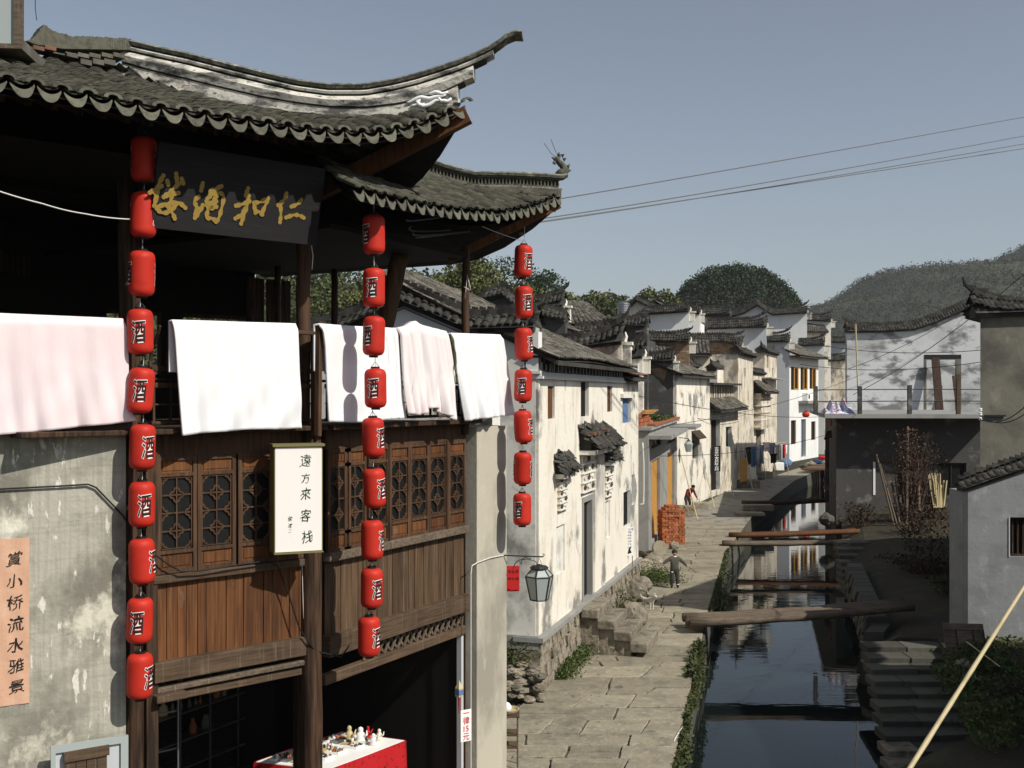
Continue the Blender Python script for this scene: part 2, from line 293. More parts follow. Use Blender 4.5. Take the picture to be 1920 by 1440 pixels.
# ------------------------------------------------------------------ lettering
_tc = {}
def glyph(txt, bold=0.0):
    key = (txt, bold)
    if key not in _tc:
        c = bpy.data.curves.new('t', 'FONT'); c.body = txt; c.align_x = 'CENTER'; c.align_y = 'CENTER'; c.offset = bold; c.size = 1.0; c.resolution_u = 2
        o = bpy.data.objects.new('t', c); scene.collection.objects.link(o); bpy.context.view_layer.update()
        me = bpy.data.meshes.new_from_object(o.evaluated_get(bpy.context.evaluated_depsgraph_get()))
        v = [(p.co.x, p.co.y) for p in me.vertices]; f = [tuple(p.vertices) for p in me.polygons]
        if v:
            xs = [p[0] for p in v]; ys = [p[1] for p in v]
            if bold == 0.0: _tc[(txt, 'c')] = ((min(xs) + max(xs)) / 2, (min(ys) + max(ys)) / 2)
            elif (txt, 'c') not in _tc: glyph(txt, 0.0)
            cx, cy = _tc[(txt, 'c')]; v = [(x - cx, y - cy) for x, y in v]
        bpy.data.objects.remove(o); bpy.data.curves.remove(c); bpy.data.meshes.remove(me)
        _tc[key] = (v, f)
    return _tc[key]
def write(mb, txt, fn, size, cx=0, cy=0, bold=0.0, brush=0.0, shear=0.0, sx=1.0, seed=0):
    """Lay one character into mb; fn(x, y) gives the point on the surface."""
    v, f = glyph(txt, bold); b0 = len(mb.v)
    for x, y in v:
        bx = brush * (math.sin(7 * y + seed * 1.7) + .6 * math.sin(13 * x + 5 * y + seed)) * .06
        by = brush * (math.sin(6 * x + seed * 2.3) + .5 * math.sin(11 * y + seed)) * .06
        X = (x * sx + shear * y + bx) * size + cx; Y = (y + by + brush * .12 * x) * size + cy
        mb.vert(fn(X, Y))
    for q in f: mb.face(*[b0 + i for i in q])
# ================================================================== roof tiles
def tile_tpl(kind, r, L, k=6, full=True, th=.012, taper=.06):
    V = []; F = []
    ang = [R(8) + (math.pi - 2 * R(8)) * i / k for i in range(k + 1)]
    for y, sc in ((0, 1 + taper), (L, 1 - taper)):
        for rr in ((r, r - th) if full else (r,)):
            for a in ang:
                z = rr * math.sin(a) * .62
                V.append((rr * math.cos(a) * sc, y, z if kind == 'cover' else -z))
    n = k + 1; m = 2 * n if full else n
    for i in range(k):
        F.append((i + 1, i, m + i, m + i + 1))
        if full: F.append((n + i, n + i + 1, m + n + i + 1, m + n + i)); F.append((i, i + 1, n + i + 1, n + i))
    if not full:
        b = len(V)
        for a in ang:
            z = (r - th * 2.2) * math.sin(a) * .62; V.append(((r - th * 2.2) * math.cos(a) * (1 + taper), 0, z if kind == 'cover' else -z))
        for i in range(k): F.append((i, i + 1, b + i + 1, b + i))
    return np.array(V, float), np.array(F, int)
def axes(S, u, s, ds):
    o = S(u, s); y = (S(u, min(1, s + ds)) - S(u, max(0, s - ds)))
    x = S(u + .05, s) - S(u - .05, s); y = y.normalized(); x = (x - y * x.dot(y)).normalized(); return o, x, y, x.cross(y).normalized()
def tiled(parent, S, u0, u1, lim, pitch, step, length, m, seed=1, parts=None, k=6, full=True, name='roof_tiles', jit=1.0, end_mat=None, pans=True, base=True, rgap=1.0):
    """S(u, s): roof surface, s 0 at the eave. lim(u) -> top s. The tiles nearest the eave become parts, the rest one stuff part."""
    rg = random.Random(seed); rc = pitch * .34 * rgap; rp = pitch * .36
    L = step * 2.1
    tc = tile_tpl('cover', rc, L, k, full); tp = tile_tpl('pan', rp, L, k, full)
    acc = {'cover': [], 'pan': []}; n = int(round((u1 - u0) / pitch)); rows = int(length / step)
    for j in range(n + 1):
        u = u0 + pitch * j
        for kind, uu in (('pan', u), ('cover', u + pitch / 2)):
            if kind == 'pan' and not pans: continue
            if uu > u1 + .01: continue
            top = lim(uu)
            for i in range(rows + 1):
                s = i * step / length
                if s > top: break
                o, x, y, z = axes(S, uu + rg.gauss(0, .006) * jit, s, .03)
                tl = (.05 if kind == 'cover' else .04) + rg.gauss(0, .02) * jit
                y2 = (y - z * tl * 1.4).normalized(); x2 = (x + y * rg.gauss(0, .03) * jit).normalized(); z2 = x2.cross(y2)
                zo = (.02 if kind == 'cover' else .045) + rg.gauss(0, .003) * jit
                acc[kind].append((i, j, o + z * zo + z * .012, x2, y2, z2))
    out = []
    for kind, tpl in (('cover', tc), ('pan', tp)):
        rest = acc[kind]
        if parts:
            mine = [a for a in rest if a[0] < parts[0] and a[1] >= parts[1]]; rest = [a for a in rest if not (a[0] < parts[0] and a[1] >= parts[1])]
            me = np_mesh('tile', tpl[0], tpl[1], m)
            for a in mine:
                o = link('roof_tile', me, parent)
                mt = Matrix((a[3], a[4], a[5])).transposed().to_4x4(); mt.translation = a[2]; o.matrix_basis = mt; out.append(o)
        if rest:
            V, F = stamp(tpl[0], tpl[1], *[[tuple(a[q]) for a in rest] for q in (2, 3, 4, 5)])
            o = link(name, np_mesh(name, V, F, m), parent); o['kind'] = 'stuff'
    if base:
        b = MB(); nu = max(4, int((u1 - u0) / .3))
        b.grid(lambda a, c: S(u0 + (u1 - u0) * a, c * lim(u0 + (u1 - u0) * a)) - Vector((0, 0, .05)), nu, 10)
        b.build('roof_deck', M['tile'] if m in (M['tile'],) else M['tile_cap'], parent)
    return out
def drip_mesh(pitch):
    w = pitch * .45; N = 11; top = []; bot = []
    for i in range(N):
        t = -1 + 2 * i / (N - 1); top.append((t * w, -.055 * (1 - t * t) * 1.0)); bot.append((t * w, -.02 - .115 * (1 - abs(t) ** 2.6)))
    mb = MB()
    for y in (-.008, .008):
        for p in top + bot[::-1]: mb.vert((p[0], y + p[1] * .25, p[1]))
    K = 2 * N
    for i in range(N - 1):
        a, b_, c, d = i, i + 1, K - 2 - i, K - 1 - i
        mb.face(a, b_, c, d); mb.face(K + d, K + c, K + b_, K + a)
    for i in range(K): j = (i + 1) % K; mb.face(j, i, K + i, K + j)
    return mb.mesh('drip_tile', M['tile_end'])
def capend_mesh(pitch):
    r = pitch * .36; mb = MB(); N = 9
    for y, ri in ((-.01, 0), (.02, 0)):
        for rr in (r * 1.08, r * .62):
            for i in range(N): a = math.pi * i / (N - 1); mb.vert((rr * math.cos(a), y, rr * math.sin(a) * .62))
    for i in range(N - 1):
        mb.face(i, i + 1, N + i + 1, N + i); mb.face(2 * N + i, 3 * N + i, 3 * N + i + 1, 2 * N + i + 1); mb.face(i + 1, i, 2 * N + i, 2 * N + i + 1)
    return mb.mesh('tile_end', M['tile_end'])

# ================================================================== wine house
FL = Frame((-2.405, 13.0), (.74, .672)); FR = Frame((-2.405, 13.0), (.489, .872))
FW = Frame((-4.08, 11.27), (.866, .5))
wine = thing('wine_house', 'dark timber wine house with upturned tiled eaves and lattice windows over an open shop', 'building', (-2.4, 13, 0))
def wpart(name, m, mb=None, **k): return (mb or MB()).build(name, m, wine, **k)
# --- roof A
LE = 3.0
def SA(u, s):
    d = max(0, 1.28 - 2.85 * s - u); hl = interp([(0, .70), (.16, .40), (.38, .12), (.65, -.02), (1, .0)], s)
    z = 8.76 * (1 - s) + 9.92 * s + .10 * max(0, 1 - abs(u + .4) / 2.2) * (1 - s) - .05 * math.sin(math.pi * s) + hl * max(0, 1 - d / 2.1) ** 2
    return FL.at(u, 1.2 - LE * s + .10 * max(0, u) ** 2, z)
limA = lambda u: max(0.02, min(1.0, (1.30 - u) / 2.85))
tiled(wine, SA, -5.2, 1.22, limA, .235, .078, 3.3, M['tile'], seed=3, parts=(5, 7), k=7)
dm = drip_mesh(.235); ce = capend_mesh(.235)
for j in range(28):
    u = -5.2 + .235 * j
    if u > 1.3: break
    for me, uu, nm in ((dm, u, 'drip_tile'), (ce, u + .1175, 'tile_end')):
        if uu > 1.27: continue
        o, x, y, z = axes(SA, uu, 0.0, .03); t = R(rnd.gauss(0, 3))
        q = link(nm, me, wine); yy = Vector((FL.n.x, FL.n.y, 0)) * -1
        xx = x; zz = xx.cross(yy).normalized(); xx = yy.cross(zz)
        mt = Matrix((xx, yy, zz)).transposed().to_4x4() @ Matrix.Rotation(t, 4, 'Y'); mt.translation = o + FL.n * .03 + Vector((0, 0, .035 if nm == 'tile_end' else .015)); q.matrix_basis = mt
# other slope of roof A beyond the hip
def SA2(n, s):
    lift = .72 * max(0, (n + .3) / 1.5) ** 2; z = (8.64 + lift) * (1 - s) + 9.92 * s - .2 * math.sin(math.pi * s)
    return FL.at(1.28 - 2.85 * s, n, z)
tiled(wine, lambda a, s: SA2(1.2 - a, s), 0, 5, lambda a: min(1, (a + .05) / 3.0), .25, .10, 3.2, M['tile'], seed=5, k=3, full=False)
# soffit, fascia, rafters of roof A
b = MB(); b.grid(lambda a, c: SA(-9 + 10.25 * a, c * limA(-9 + 10.25 * a)) - Vector((0, 0, .11)), 40, 6)
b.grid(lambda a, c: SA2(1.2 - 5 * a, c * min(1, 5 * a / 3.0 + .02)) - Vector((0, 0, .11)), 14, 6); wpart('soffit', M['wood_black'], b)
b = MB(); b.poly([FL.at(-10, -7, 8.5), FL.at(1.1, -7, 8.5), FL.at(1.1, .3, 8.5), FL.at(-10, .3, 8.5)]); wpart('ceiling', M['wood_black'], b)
b = MB(); b.poly([FL.at(-10, -1.8, 9.86), FL.at(-1.5, -1.8, 9.86), FL.at(-1.5, -7, 8.4), FL.at(-10, -7, 8.4)]); wpart('rear_slope', M['tile'], b); b = MB(); b.fbox(FL, -12, -1.45, -1.86, -1.8, 8.4, 9.75); wpart('roof_partition', M['wood_black'], b)
for i in range(26):
    u = -4.8 + i * .235
    a = SA(u, .10) - Vector((0, 0, .16)); c = SA(u, .38) - Vector((0, 0, .16))
    q = MB(); q.bar(a, c, .06, .07); wpart('rafter', M['wood_dk'], q)
b = MB(); pts = [SA(1.24 - t * .9, 0) - Vector((0, 0, .17)) for t in (0, .35, .7, 1)]
ca = SA(1.27, 0); b.bar(ca + Vector((.02, 0, -.12)), FL.at(-.1, -.2, 8.35), .14, .2); wpart('corner_beam', M["plank"], b)
# --- hip ridge A (swept layers)
def layer_sweep(F, x0, x1, topf, botf, w, n0=0.0, N=40, end=None, mb=None, crown=0.0, z1=None):
    mb = mb or MB(); prof = []
    for i in range(N + 1):
        px = x0 + (x1 - x0) * i / N; row = []
        for py, ww in ((topf(px), w - crown), (topf(px) * .55 + botf(px) * .45, w + crown), (botf(px), w)):
            u, z = F.hit(px, py, n0); row.append((u, z, ww))
        ring = [mb.vert(F.at(u, n0 + ww, z)) for u, z, ww in row] + [mb.vert(F.at(u, n0 - ww, z)) for u, z, ww in row[::-1]]
        prof.append(ring)
    for a, c in zip(prof, prof[1:]):
        for k in range(6): mb.face(a[k], c[k], c[(k + 1) % 6], a[(k + 1) % 6])
    mb.face(*prof[0]); mb.face(*prof[-1][::-1]); return mb
FH = frame_pts((-4.8, 13.3), (-.65, 12.97))
topA = lambda x: interp([(239, 76), (300, 90), (361, 103), (430, 121), (500, 138), (560, 152), (619, 160), (687, 160), (740, 151), (788, 139), (856, 117), (895, 101), (924, 87), (942, 74), (958, 61), (980, 62)], x)
botA = lambda x: interp([(225, 135), (278, 153), (380, 180), (500, 206), (551, 212), (620, 220), (687, 223), (755, 219), (800, 208), (840, 195), (862, 182), (900, 165), (980, 140)], x)
def fr(f): return lambda x: topA(x) * (1 - f) + botA(x) * f
rid = thing  # alias not used
ridge = MB(); layer_sweep(FH, 236, 980, topA, lambda x: topA(x) + 10, .12, N=50, mb=ridge, crown=.02); RA = wpart('hip_ridge', M['mortar_top'], ridge, smooth=False)
def ridge_layer(x1, t, b_, w, m, crown=.0, name='ridge_band', x0=234):
    q = layer_sweep(FH, x0, x1, t, b_, w, N=50, crown=crown); o = sub(name, q.mesh(name, m), RA); return o
ridge_layer(930, lambda x: topA(x) + 9.9, lambda x: topA(x) + 13, .075, M['tile'], name='ridge_groove')
ridge_layer(926, lambda x: topA(x) + 13.05, lambda x: topA(x) + 20, .11, M['mortar'], .01)
ridge_layer(912, lambda x: topA(x) + 20.05, lambda x: topA(x) + 24, .075, M['tile'], name='ridge_groove')
ridge_layer(889, lambda x: topA(x) + 24.05, lambda x: topA(x) + 24 + .52 * (botA(x) - topA(x) - 24), .12, M['mortar'], .025)
ridge_layer(872, lambda x: topA(x) + 24.1 + .52 * (botA(x) - topA(x) - 24), lambda x: topA(x) + 27 + .52 * (botA(x) - topA(x) - 24), .08, M['tile'], name='ridge_groove')
ridge_layer(860, lambda x: topA(x) + 27.1 + .52 * (botA(x) - topA(x) - 24), lambda x: botA(x) + 12, .10, M['mortar'], 0)
# plaster scrolls near the tip
for pts in ([(762, 192), (775, 187), (790, 182), (806, 184), (820, 181), (836, 176)], [(770, 198), (783, 194), (792, 199), (806, 195), (818, 188), (828, 186)], [(802, 175), (815, 172), (828, 176), (840, 171)], [(788, 186), (781, 190), (786, 197), (796, 194)], [(820, 180), (827, 189), (838, 190), (846, 183)]):
    q = MB(); P3 = []
    for k in range(len(pts) * 3 - 2):
        t = k / 3; i = min(int(t), len(pts) - 2); f = t - i; x = pts[i][0] * (1 - f) + pts[i + 1][0] * f; y = pts[i][1] * (1 - f) + pts[i + 1][1] * f + .8 * math.sin(k)
        u, z = FH.hit(x, y, .13); P3.append(FH.at(u, .115, z))
    n = len(P3); q.tube(P3, [.010 + .016 * math.sin(math.pi * (i + .5) / n) for i in range(n)], 6); sub('plaster_scroll', q.mesh('plaster_scroll', M['pure'], True), RA)
# --- main ridge A of tiles stood on edge
FRg = frame_pts((-5.75, 12.4), (-4.83, 13.24))
q = MB(); i = 0; x = 44.0
while x < 238:
    y0 = interp([(44, 78), (62, 50), (80, 62), (120, 72), (238, 76)], x); y1 = interp([(44, 82), (60, 88), (110, 96), (238, 98)], x)
    lean = interp([(44, 16), (80, 13), (150, 4), (238, 0)], x)
    (ua, za), (ub, zb) = FRg.hit(x + lean, y0 + rnd.uniform(-1, 1.5)), FRg.hit(x, y1)
    w = .014
    q.hexa([FRg.at(ub - w, .13, zb), FRg.at(ub + w, .13, zb), FRg.at(ub + w, -.13, zb), FRg.at(ub - w, -.13, zb), FRg.at(ua - w, .12, za), FRg.at(ua + w, .12, za), FRg.at(ua + w, -.12, za), FRg.at(ua - w, -.12, za)])
    x += 4.6
o = wpart('ridge_tiles', M['tile_end'], q); o['kind'] = 'stuff'
for (xa, xb, ya, yb, m) in ((40, 126, 84, 96, 'tile_red'), (100, 160, 97, 104, 'tile_end'), (124, 236, 98, 110, 'tile_end'), (150, 234, 110, 124, 'tile_far')):
    for k in range(int((xb - xa) / 22)):
        x = xa + 22 * k; (ua, za), (ub, zb) = FRg.hit(x, ya, .16), FRg.hit(x + 21, yb, .16)
        q = MB(); q.fbox(FRg, ua, ub, -.1, .16 + rnd.uniform(0, .04), min(za, zb), max(za, zb)); wpart('ridge_brick', M[m], q)
# --- roof B
def SB(u, s):
    z = interp([(-.6, 8.28), (.5, 8.30), (1.4, 8.36), (1.93, 8.42), (2.5, 8.49), (2.95, 8.58), (3.3, 8.67), (3.66, 8.77), (4.1, 8.92), (4.6, 9.12)], u) * (1 - s) + 10.0 * s - .06 * math.sin(math.pi * s)
    return FR.at(u, 1.1 - 3.0 * s, z)
limB = lambda u: max(.02, min(1, (4.55 - u) / 3.0, (u + .75) / 2.7))
tiled(wine, SB, -.6, 4.5, limB, .205, .10, 3.2, M['tile'], seed=9, k=5, full=False, jit=1.9)
dm2 = drip_mesh(.205)
for j in range(27):
    u = -.6 + .205 * j
    if u > 4.5: break
    o, x, y, z = axes(SB, u, 0, .03); qo = link('drip_tile', dm2, wine); yy = -FR.n; zz = x.cross(yy).normalized(); xx = yy.cross(zz)
    mt = Matrix((xx, yy, zz)).transposed().to_4x4() @ Matrix.Rotation(R(rnd.gauss(0, 7)), 4, 'Y'); mt.translation = o + FR.n * .02 + Vector((0, 0, rnd.gauss(0, .01))); qo.matrix_basis = mt
def SB2(n, s):
    lift = .8 * max(0, (n + .8) / 1.9) ** 1.8 if n > -.8 else 0
    return FR.at(4.5 - 3.0 * s, n, (8.2 + lift) * (1 - s) + 9.45 * s - .2 * math.sin(math.pi * s))
b = MB(); b.grid(lambda a, c: SB2(1.1 - 6 * a, c * min(1, 2 * a + .02)), 12, 5); b.grid(lambda a, c: SB(-.6 + 5.1 * a, c * limB(-.6 + 5.1 * a)) - Vector((0, 0, .12)), 20, 5)
b.grid(lambda a, c: SB2(1.1 - 6 * a, c * min(1, 2 * a + .02)) - Vector((0, 0, .1)), 12, 5); wpart('soffit', M['wood_black'], b)
b = MB(); b.fbox(FR, .1, 3.5, -5.2, .15, 8.02, 8.08); wpart('ceiling', M['wood_black'], b)
b = MB()
for k in range(60):
    u = -1.2 + k * .09; b.fbox(FR, u, u + .05, -5.24, -5.2, 7.72 + .02 * math.sin(k), 8.02)
o = wpart('bamboo_screen', M['drystem'], b); o['kind'] = 'stuff'
# hip ridge B with pierced band
FHB = frame_pts((.755 - 1.36 * 3, 16.39 - .38 * 3), (.755, 16.39))
topB = lambda x: interp([(600, 250), (700, 262), (740, 275), (770, 286), (832, 309), (889, 323), (958, 323.5), (1010, 326), (1050, 329), (1062, 327)], x)
botB = lambda x: interp([(640, 285), (706, 303), (758, 312), (830, 351), (889, 361), (960, 362), (1004, 362), (1047, 366)], x)
q = layer_sweep(FHB, 700, 1060, topB, lambda x: topB(x) + 8, .12, mb=None, crown=.02); RB = wpart('hip_ridge', M['mortar_top'], q)
for x1, ta, tb, w, m in ((1048, 8.05, 11, .10, 'tile'), (1046, 11.05, 26, .03, 'tile'), (1050, 26.05, 29, .10, 'mortar_top')):
    q = layer_sweep(FHB, 700, x1, lambda x, ta=ta: topB(x) + ta, lambda x, tb=tb: topB(x) + tb, w); sub('ridge_band', q.mesh('ridge_band', M[m]), RB)
q = layer_sweep(FHB, 700, 1048, lambda x: topB(x) + 29.1, lambda x: botB(x) + 6, .12); sub('ridge_base', q.mesh('ridge_base', M['tile_far']), RB)
for k in range(44):
    x = 762 + k * 6.5; q = MB()
    for sg in (1, -1):
        pts = []
        for t in range(7):
            a = math.pi * t / 6; u, z = FHB.hit(x + sg * 3.4 * math.cos(a), topB(x) + 18.5 - sg * 7 * math.sin(a)); pts.append(FHB.at(u, .06, z))
        q.tube(pts, .012, 5)
    sub('pierced_tile', q.mesh('pierced_tile', M['tile_end']), RB)
# dragon-fish finial
pts = [(1046, 331), (1054, 325), (1060, 318), (1055, 311), (1048, 304), (1044, 297), (1050, 293)]
q = MB(); P3 = [FHB.at(FHB.hit(x, y)[0], 0, FHB.hit(x, y)[1]) for x, y in pts]; q.tube(P3, [.07, .085, .07, .055, .05, .045, .02], 8)
for (x, y, a, l) in ((1062, 322, 20, 9), (1064, 314, 60, 7), (1052, 305, 150, 7), (1041, 298, 160, 8), (1047, 292, 80, 6), (1053, 293, 40, 6), (1040, 305, 190, 5), (1056, 300, 30, 6)):
    u, z = FHB.hit(x, y); u2, z2 = FHB.hit(x + l * math.cos(R(a)), y - l * math.sin(R(a))); q.tube([FHB.at(u, 0, z), FHB.at(u2, .02, z2)], [.035, .006], 5)
sub('dragon_finial', q.mesh('dragon_finial', M['tile_end'], True), RB)
q = MB()
for (a, c_) in (((1048, 298), (1020, 283)), ((1050, 296), (1033, 276))):
    u, z = FHB.hit(*a); u2, z2 = FHB.hit(*c_); q.tube([FHB.at(u, 0, z), FHB.at((u + u2) / 2, 0, z * .35 + z2 * .65), FHB.at(u2, 0, z2 + .12)], .004, 4)
sub('finial_wire', q.mesh('finial_wire', M['metal']), RB)
# beams poking out
for a, c_, r in (((735, 292), (755, 300), .09), ((975, 425), (979, 435), .055)):
    A = P(a[0] - 50, a[1] - 12, 17.0 if r < .06 else 15.2); B = P(c_[0], c_[1], 16.6 if r < .06 else 14.2); q = MB(); q.bar(A, B, r * 2, r * 2); wpart('beam_end', M['plank'], q)
q = MB(); tip = SB(4.42, 0); q.bar(tip + Vector((0, 0, -.16)), FR.at(3.3, -.2, 8.0), .10, .12); wpart('corner_beam', M['plank'], q)
q = MB(); u, z = FHB.hit(1041, 366, 0); q.tube([FHB.at(u, .02, z), FHB.at(u + .02, .02, z - .12), FHB.at(u - .02, .02, z - .26)], .018, 6); wpart('eave_hook', M['tile_end'], q)

# --- walls, storeys ------------------------------------------------
uL0 = FL.U(262)
# left cement wall, and the building's upper wall carried on outside the frame
wallw = thing('cement_wall', 'scraped grey cement wall left of the timber front, with a salmon banner pasted on it', 'wall', (-5, 11, 0))
b = MB(); b.fbox(FW, -4.5, 0, -.35, 0, -.2, 5.62); b.build('wall_face', M['render'], wallw)
for i in range(4):
    q = MB(); q.fbox(FW, -4.5 + i * 1.2, -3.4 + i * 1.2 if i < 3 else .06, -.3, .03 + .004 * i, 5.62, 5.74); q.build('coping_plank', M['wood_h'], wallw)
def post(x0, y0, d0, x1, y1, d1, r, name='post', m='wood_dk', seg=12):
    q = MB(); a = P(x0, y0, d0); c_ = P(x1, y1, d1); n = 9
    q.tube([a.lerp(c_, i / n) + Vector((rnd.gauss(0, .004), rnd.gauss(0, .004), 0)) for i in range(n + 1)], [r * (1 + rnd.gauss(0, .015)) for i in range(n + 1)], seg); return wpart(name, M[m], q, smooth=True)
def vpost(F, px, z0, z1, r, n=0.0, dxt=0, m='wood_dk', box=False):
    u = F.U(px, n); q = MB(); a = F.at(u, n, z0); c_ = F.at(u + dxt, n, z1)
    if box: q.bar(a, c_, r * 2, r * 2, up=tuple(F.n))
    else: q.tube([a.lerp(c_, i / 8) + Vector((rnd.gauss(0, .004),) * 2 + (0,)) for i in range(9)], r, 14)
    return wpart('post', M[m], q, smooth=not box)
vpost(FL, 256, -.1, 8.3, .11, -.05, -.10, 'wood_dk')
vpost(FL, 283, -.1, 5.5, .065, .02, -.02, 'wood_dk', True)
vpost(FR, 587, -.1, 5.6, .125, .03, -.05, 'wood_dk')
vpost(FR, 568, 5.4, 8.3, .085, -.05, -.0, 'wood')
vpost(FL, 560, -.1, 3.0, .05, -.3, 0, 'wood_dk', True)
vpost(FR, 872, 5.4, 8.2, .06, .10, .03, 'wood')
vpost(FR, 869, -.1, 5.5, .07, -.05, 0, 'wood_dk', True)
post(718, 625, 15.6, 752, 470, 15.6, .13, m='wood')
post(627, 640, 17.8, 627, 500, 17.8, .055)
post(470, 640, 16.5, 470, 520, 16.5, .07)
post(520, 640, 17, 520, 500, 17, .05)
# beams at storeys
def fbeam(F, u0, u1, n0, n1, z0, z1, m='wood_h', name='beam', bevel=.012):
    q = MB(); q.fbox(F, u0, u1, n0, n1, z0, z1); return wpart(name, M[m], q, bevel=bevel)
L0, L1, RR1 = -2.13, -.12, 3.40
fbeam(FL, L0 + .06, L1, -.08, .12, 2.86, 3.08); fbeam(FL, L0, L1, -.05, .05, 2.62, 2.71); fbeam(FL, L0 + .1, L1, -.02, .10, 2.74, 2.80, 'log')
fbeam(FL, L0 + .05, L0 + .4, .05, .2, 2.66, 2.74, 'wood_h', 'bracket')
fbeam(FR, .14, RR1, -.08, .13, 2.76, 3.02); fbeam(FR, .14, RR1, -.05, .06, 2.41, 2.54)
fbeam(FL, L0 + .06, L1, .0, .10, 3.93, 4.02, 'wood_h', 'window_sill'); fbeam(FR, .14, RR1, .0, .13, 3.93, 4.04, 'log', 'window_sill')
fbeam(FL, L0 + .06, L1, -.1, .06, 5.30, 5.56, 'wood'); fbeam(FR, .14, RR1, -.1, .06, 5.30, 5.56, 'wood')
fbeam(FL, -3.5, 0, -.06, .30, 5.56, 5.62, 'wood_dk', 'gallery_edge'); fbeam(FR, 0, 3.5, -.06, .30, 5.56, 5.62, 'wood_dk', 'gallery_edge')
# floors
b = MB(); b.poly([FL.at(-7, -6, 5.6), FL.at(.1, -6, 5.6), FL.at(.1, .0, 5.6), FL.at(-7, .0, 5.6)]); b.fbox(FR, -.2, 3.45, -4.6, -.05, 5.54, 5.59); wpart('gallery_floor', M['wood_dk'], b)
b = MB(); b.fbox(FL, -6, 1.5, -5, -1.6, 0, 3.0); 
# shop interior shell
b = MB()
b.fbox(FL, -3, 2.2, -4.6, -4.5, 0, 5.3); b.fbox(FR, 3.36, 3.42, -4.6, 0, 0, 5.5); b.fbox(FL, -2.3, -2.22, -4.5, 0, 0, 5.3)
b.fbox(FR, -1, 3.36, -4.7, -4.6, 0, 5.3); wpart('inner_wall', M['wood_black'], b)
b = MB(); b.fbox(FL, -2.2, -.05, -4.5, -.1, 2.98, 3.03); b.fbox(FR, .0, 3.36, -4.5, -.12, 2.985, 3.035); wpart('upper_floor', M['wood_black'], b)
# curtain behind some windows
b = MB(); b.grid(lambda a, c: FR.at(.45 + .6 * a, -.16 + .02 * math.sin(a * 30), 4.05 + 1.2 * c), 24, 2); wpart('curtain', M['mortar_top'], b)
# plank panels: each plank a part
def planks(F, u0, u1, z0, z1, w, m, n=.0, th=.025, zs=0):
    u = u0; me = {}
    while u < u1 - .01:
        ww = min(w * rnd.uniform(.8, 1.2), u1 - u)
        q = MB(); off = rnd.uniform(0, .012); q.fbox(F, u + .003, u + ww - .003, n - th + off, n + off, z0, z1)
        wpart('plank', M[m], q); u += ww
    q = MB(); q.fbox(F, u0, u1, n - .06, n - .04, z0, z1); wpart('panel_back', M['wood_black'], q)
planks(FL, L0 + .1, L1, 3.08, 3.93, .125, 'plank', .02); planks(FR, .16, RR1, 3.02, 3.93, .118, 'plank_grey', .02)
# --- lattice casements
CW, CH = .47, 1.28
def quatre(mb, cx, cz, r, y0, y1, part=(0, 360), seg=28, t=.011):
    pts = []
    for i in range(seg + 1):
        a = R(part[0] + (part[1] - part[0]) * i / seg); k = 1 + .26 * abs(math.cos(2 * a)) ** .6 - (.26 * abs(math.sin(2 * a)) ** 3)
        pts.append((cx + r * k * math.cos(a), cz + r * k * math.sin(a)))
    for (xa, za), (xb, zb) in zip(pts, pts[1:]):
        dx, dz = xb - xa, zb - za; l = math.hypot(dx, dz) or 1; nx, nz = -dz / l * t, dx / l * t
        mb.hexa([(xa - nx, y0, za - nz), (xb - nx, y0, zb - nz), (xb - nx, y1, zb - nz), (xa - nx, y1, za - nz), (xa + nx, y0, za + nz), (xb + nx, y0, zb + nz), (xb + nx, y1, zb + nz), (xa + nx, y1, za + nz)])
def bx(mb, x0, x1, z0, z1, y0, y1): mb.box(x0, x1, y0, y1, z0, z1)
cf = MB(); f = .045
for x0, x1, z0, z1 in ((0, f, 0, CH), (CW - f, CW, 0, CH), (f, CW - f, 0, f), (f, CW - f, CH - f, CH), (f, CW - f, .215, .255), (f, CW - f, 1.06, 1.10)): bx(cf, x0, x1, z0, z1, -.05, -.005)
lt = MB(); gx0, gx1, gz0, gz1 = f + .008, CW - f - .008, .262, 1.052; cx = CW / 2; gh = gz1 - gz0
for x0, x1, z0, z1 in ((gx0, gx0 + .012, gz0, gz1), (gx1 - .012, gx1, gz0, gz1), (gx0, gx1, gz0, gz0 + .012), (gx0, gx1, gz1 - .012, gz1)): bx(lt, x0, x1, z0, z1, -.036, -.014)
bx(lt, cx - .008, cx + .008, gz0, gz1, -.037, -.015)
for fz in (.25, .5, .75): bx(lt, gx0, gx1, gz0 + gh * fz - .008, gz0 + gh * fz + .008, -.034, -.016)
for fz in (.25, .75): quatre(lt, cx, gz0 + gh * fz, .062, -.036, -.014)
quatre(lt, gx0, gz0 + gh * .5, .062, -.0355, -.0145, (-90, 90), 14); quatre(lt, gx1, gz0 + gh * .5, .062, -.0355, -.0145, (90, 270), 14)
for (qx, qz, a0) in ((gx0, gz0, 0), (gx1, gz0, 90), (gx1, gz1, 180), (gx0, gz1, 270)): quatre(lt, qx, qz, .06, -.0352, -.0148, (a0, a0 + 90), 7)
pn = MB(); bx(pn, f, CW - f, f, .215, -.028, -.012); bx(pn, f + .03, CW - f - .03, f + .03, .185, -.038, -.028)
pt = MB(); bx(pt, f, CW - f, 1.10, CH - f, -.028, -.012); bx(pt, f + .03, CW - f - .03, 1.125, CH - f - .02, -.036, -.028)
gl = MB(); bx(gl, gx0, gx1, gz0, gz1, -.010, -.006)
ms = [m_.mesh(n_, mm) for m_, n_, mm in ((cf, 'casement_frame', M['wood']), (lt, 'lattice', M['wood']), (pn, 'lower_panel', M['plank']), (pt, 'upper_panel', M['plank']), (gl, 'glass_pane', M['glass_dk']))]
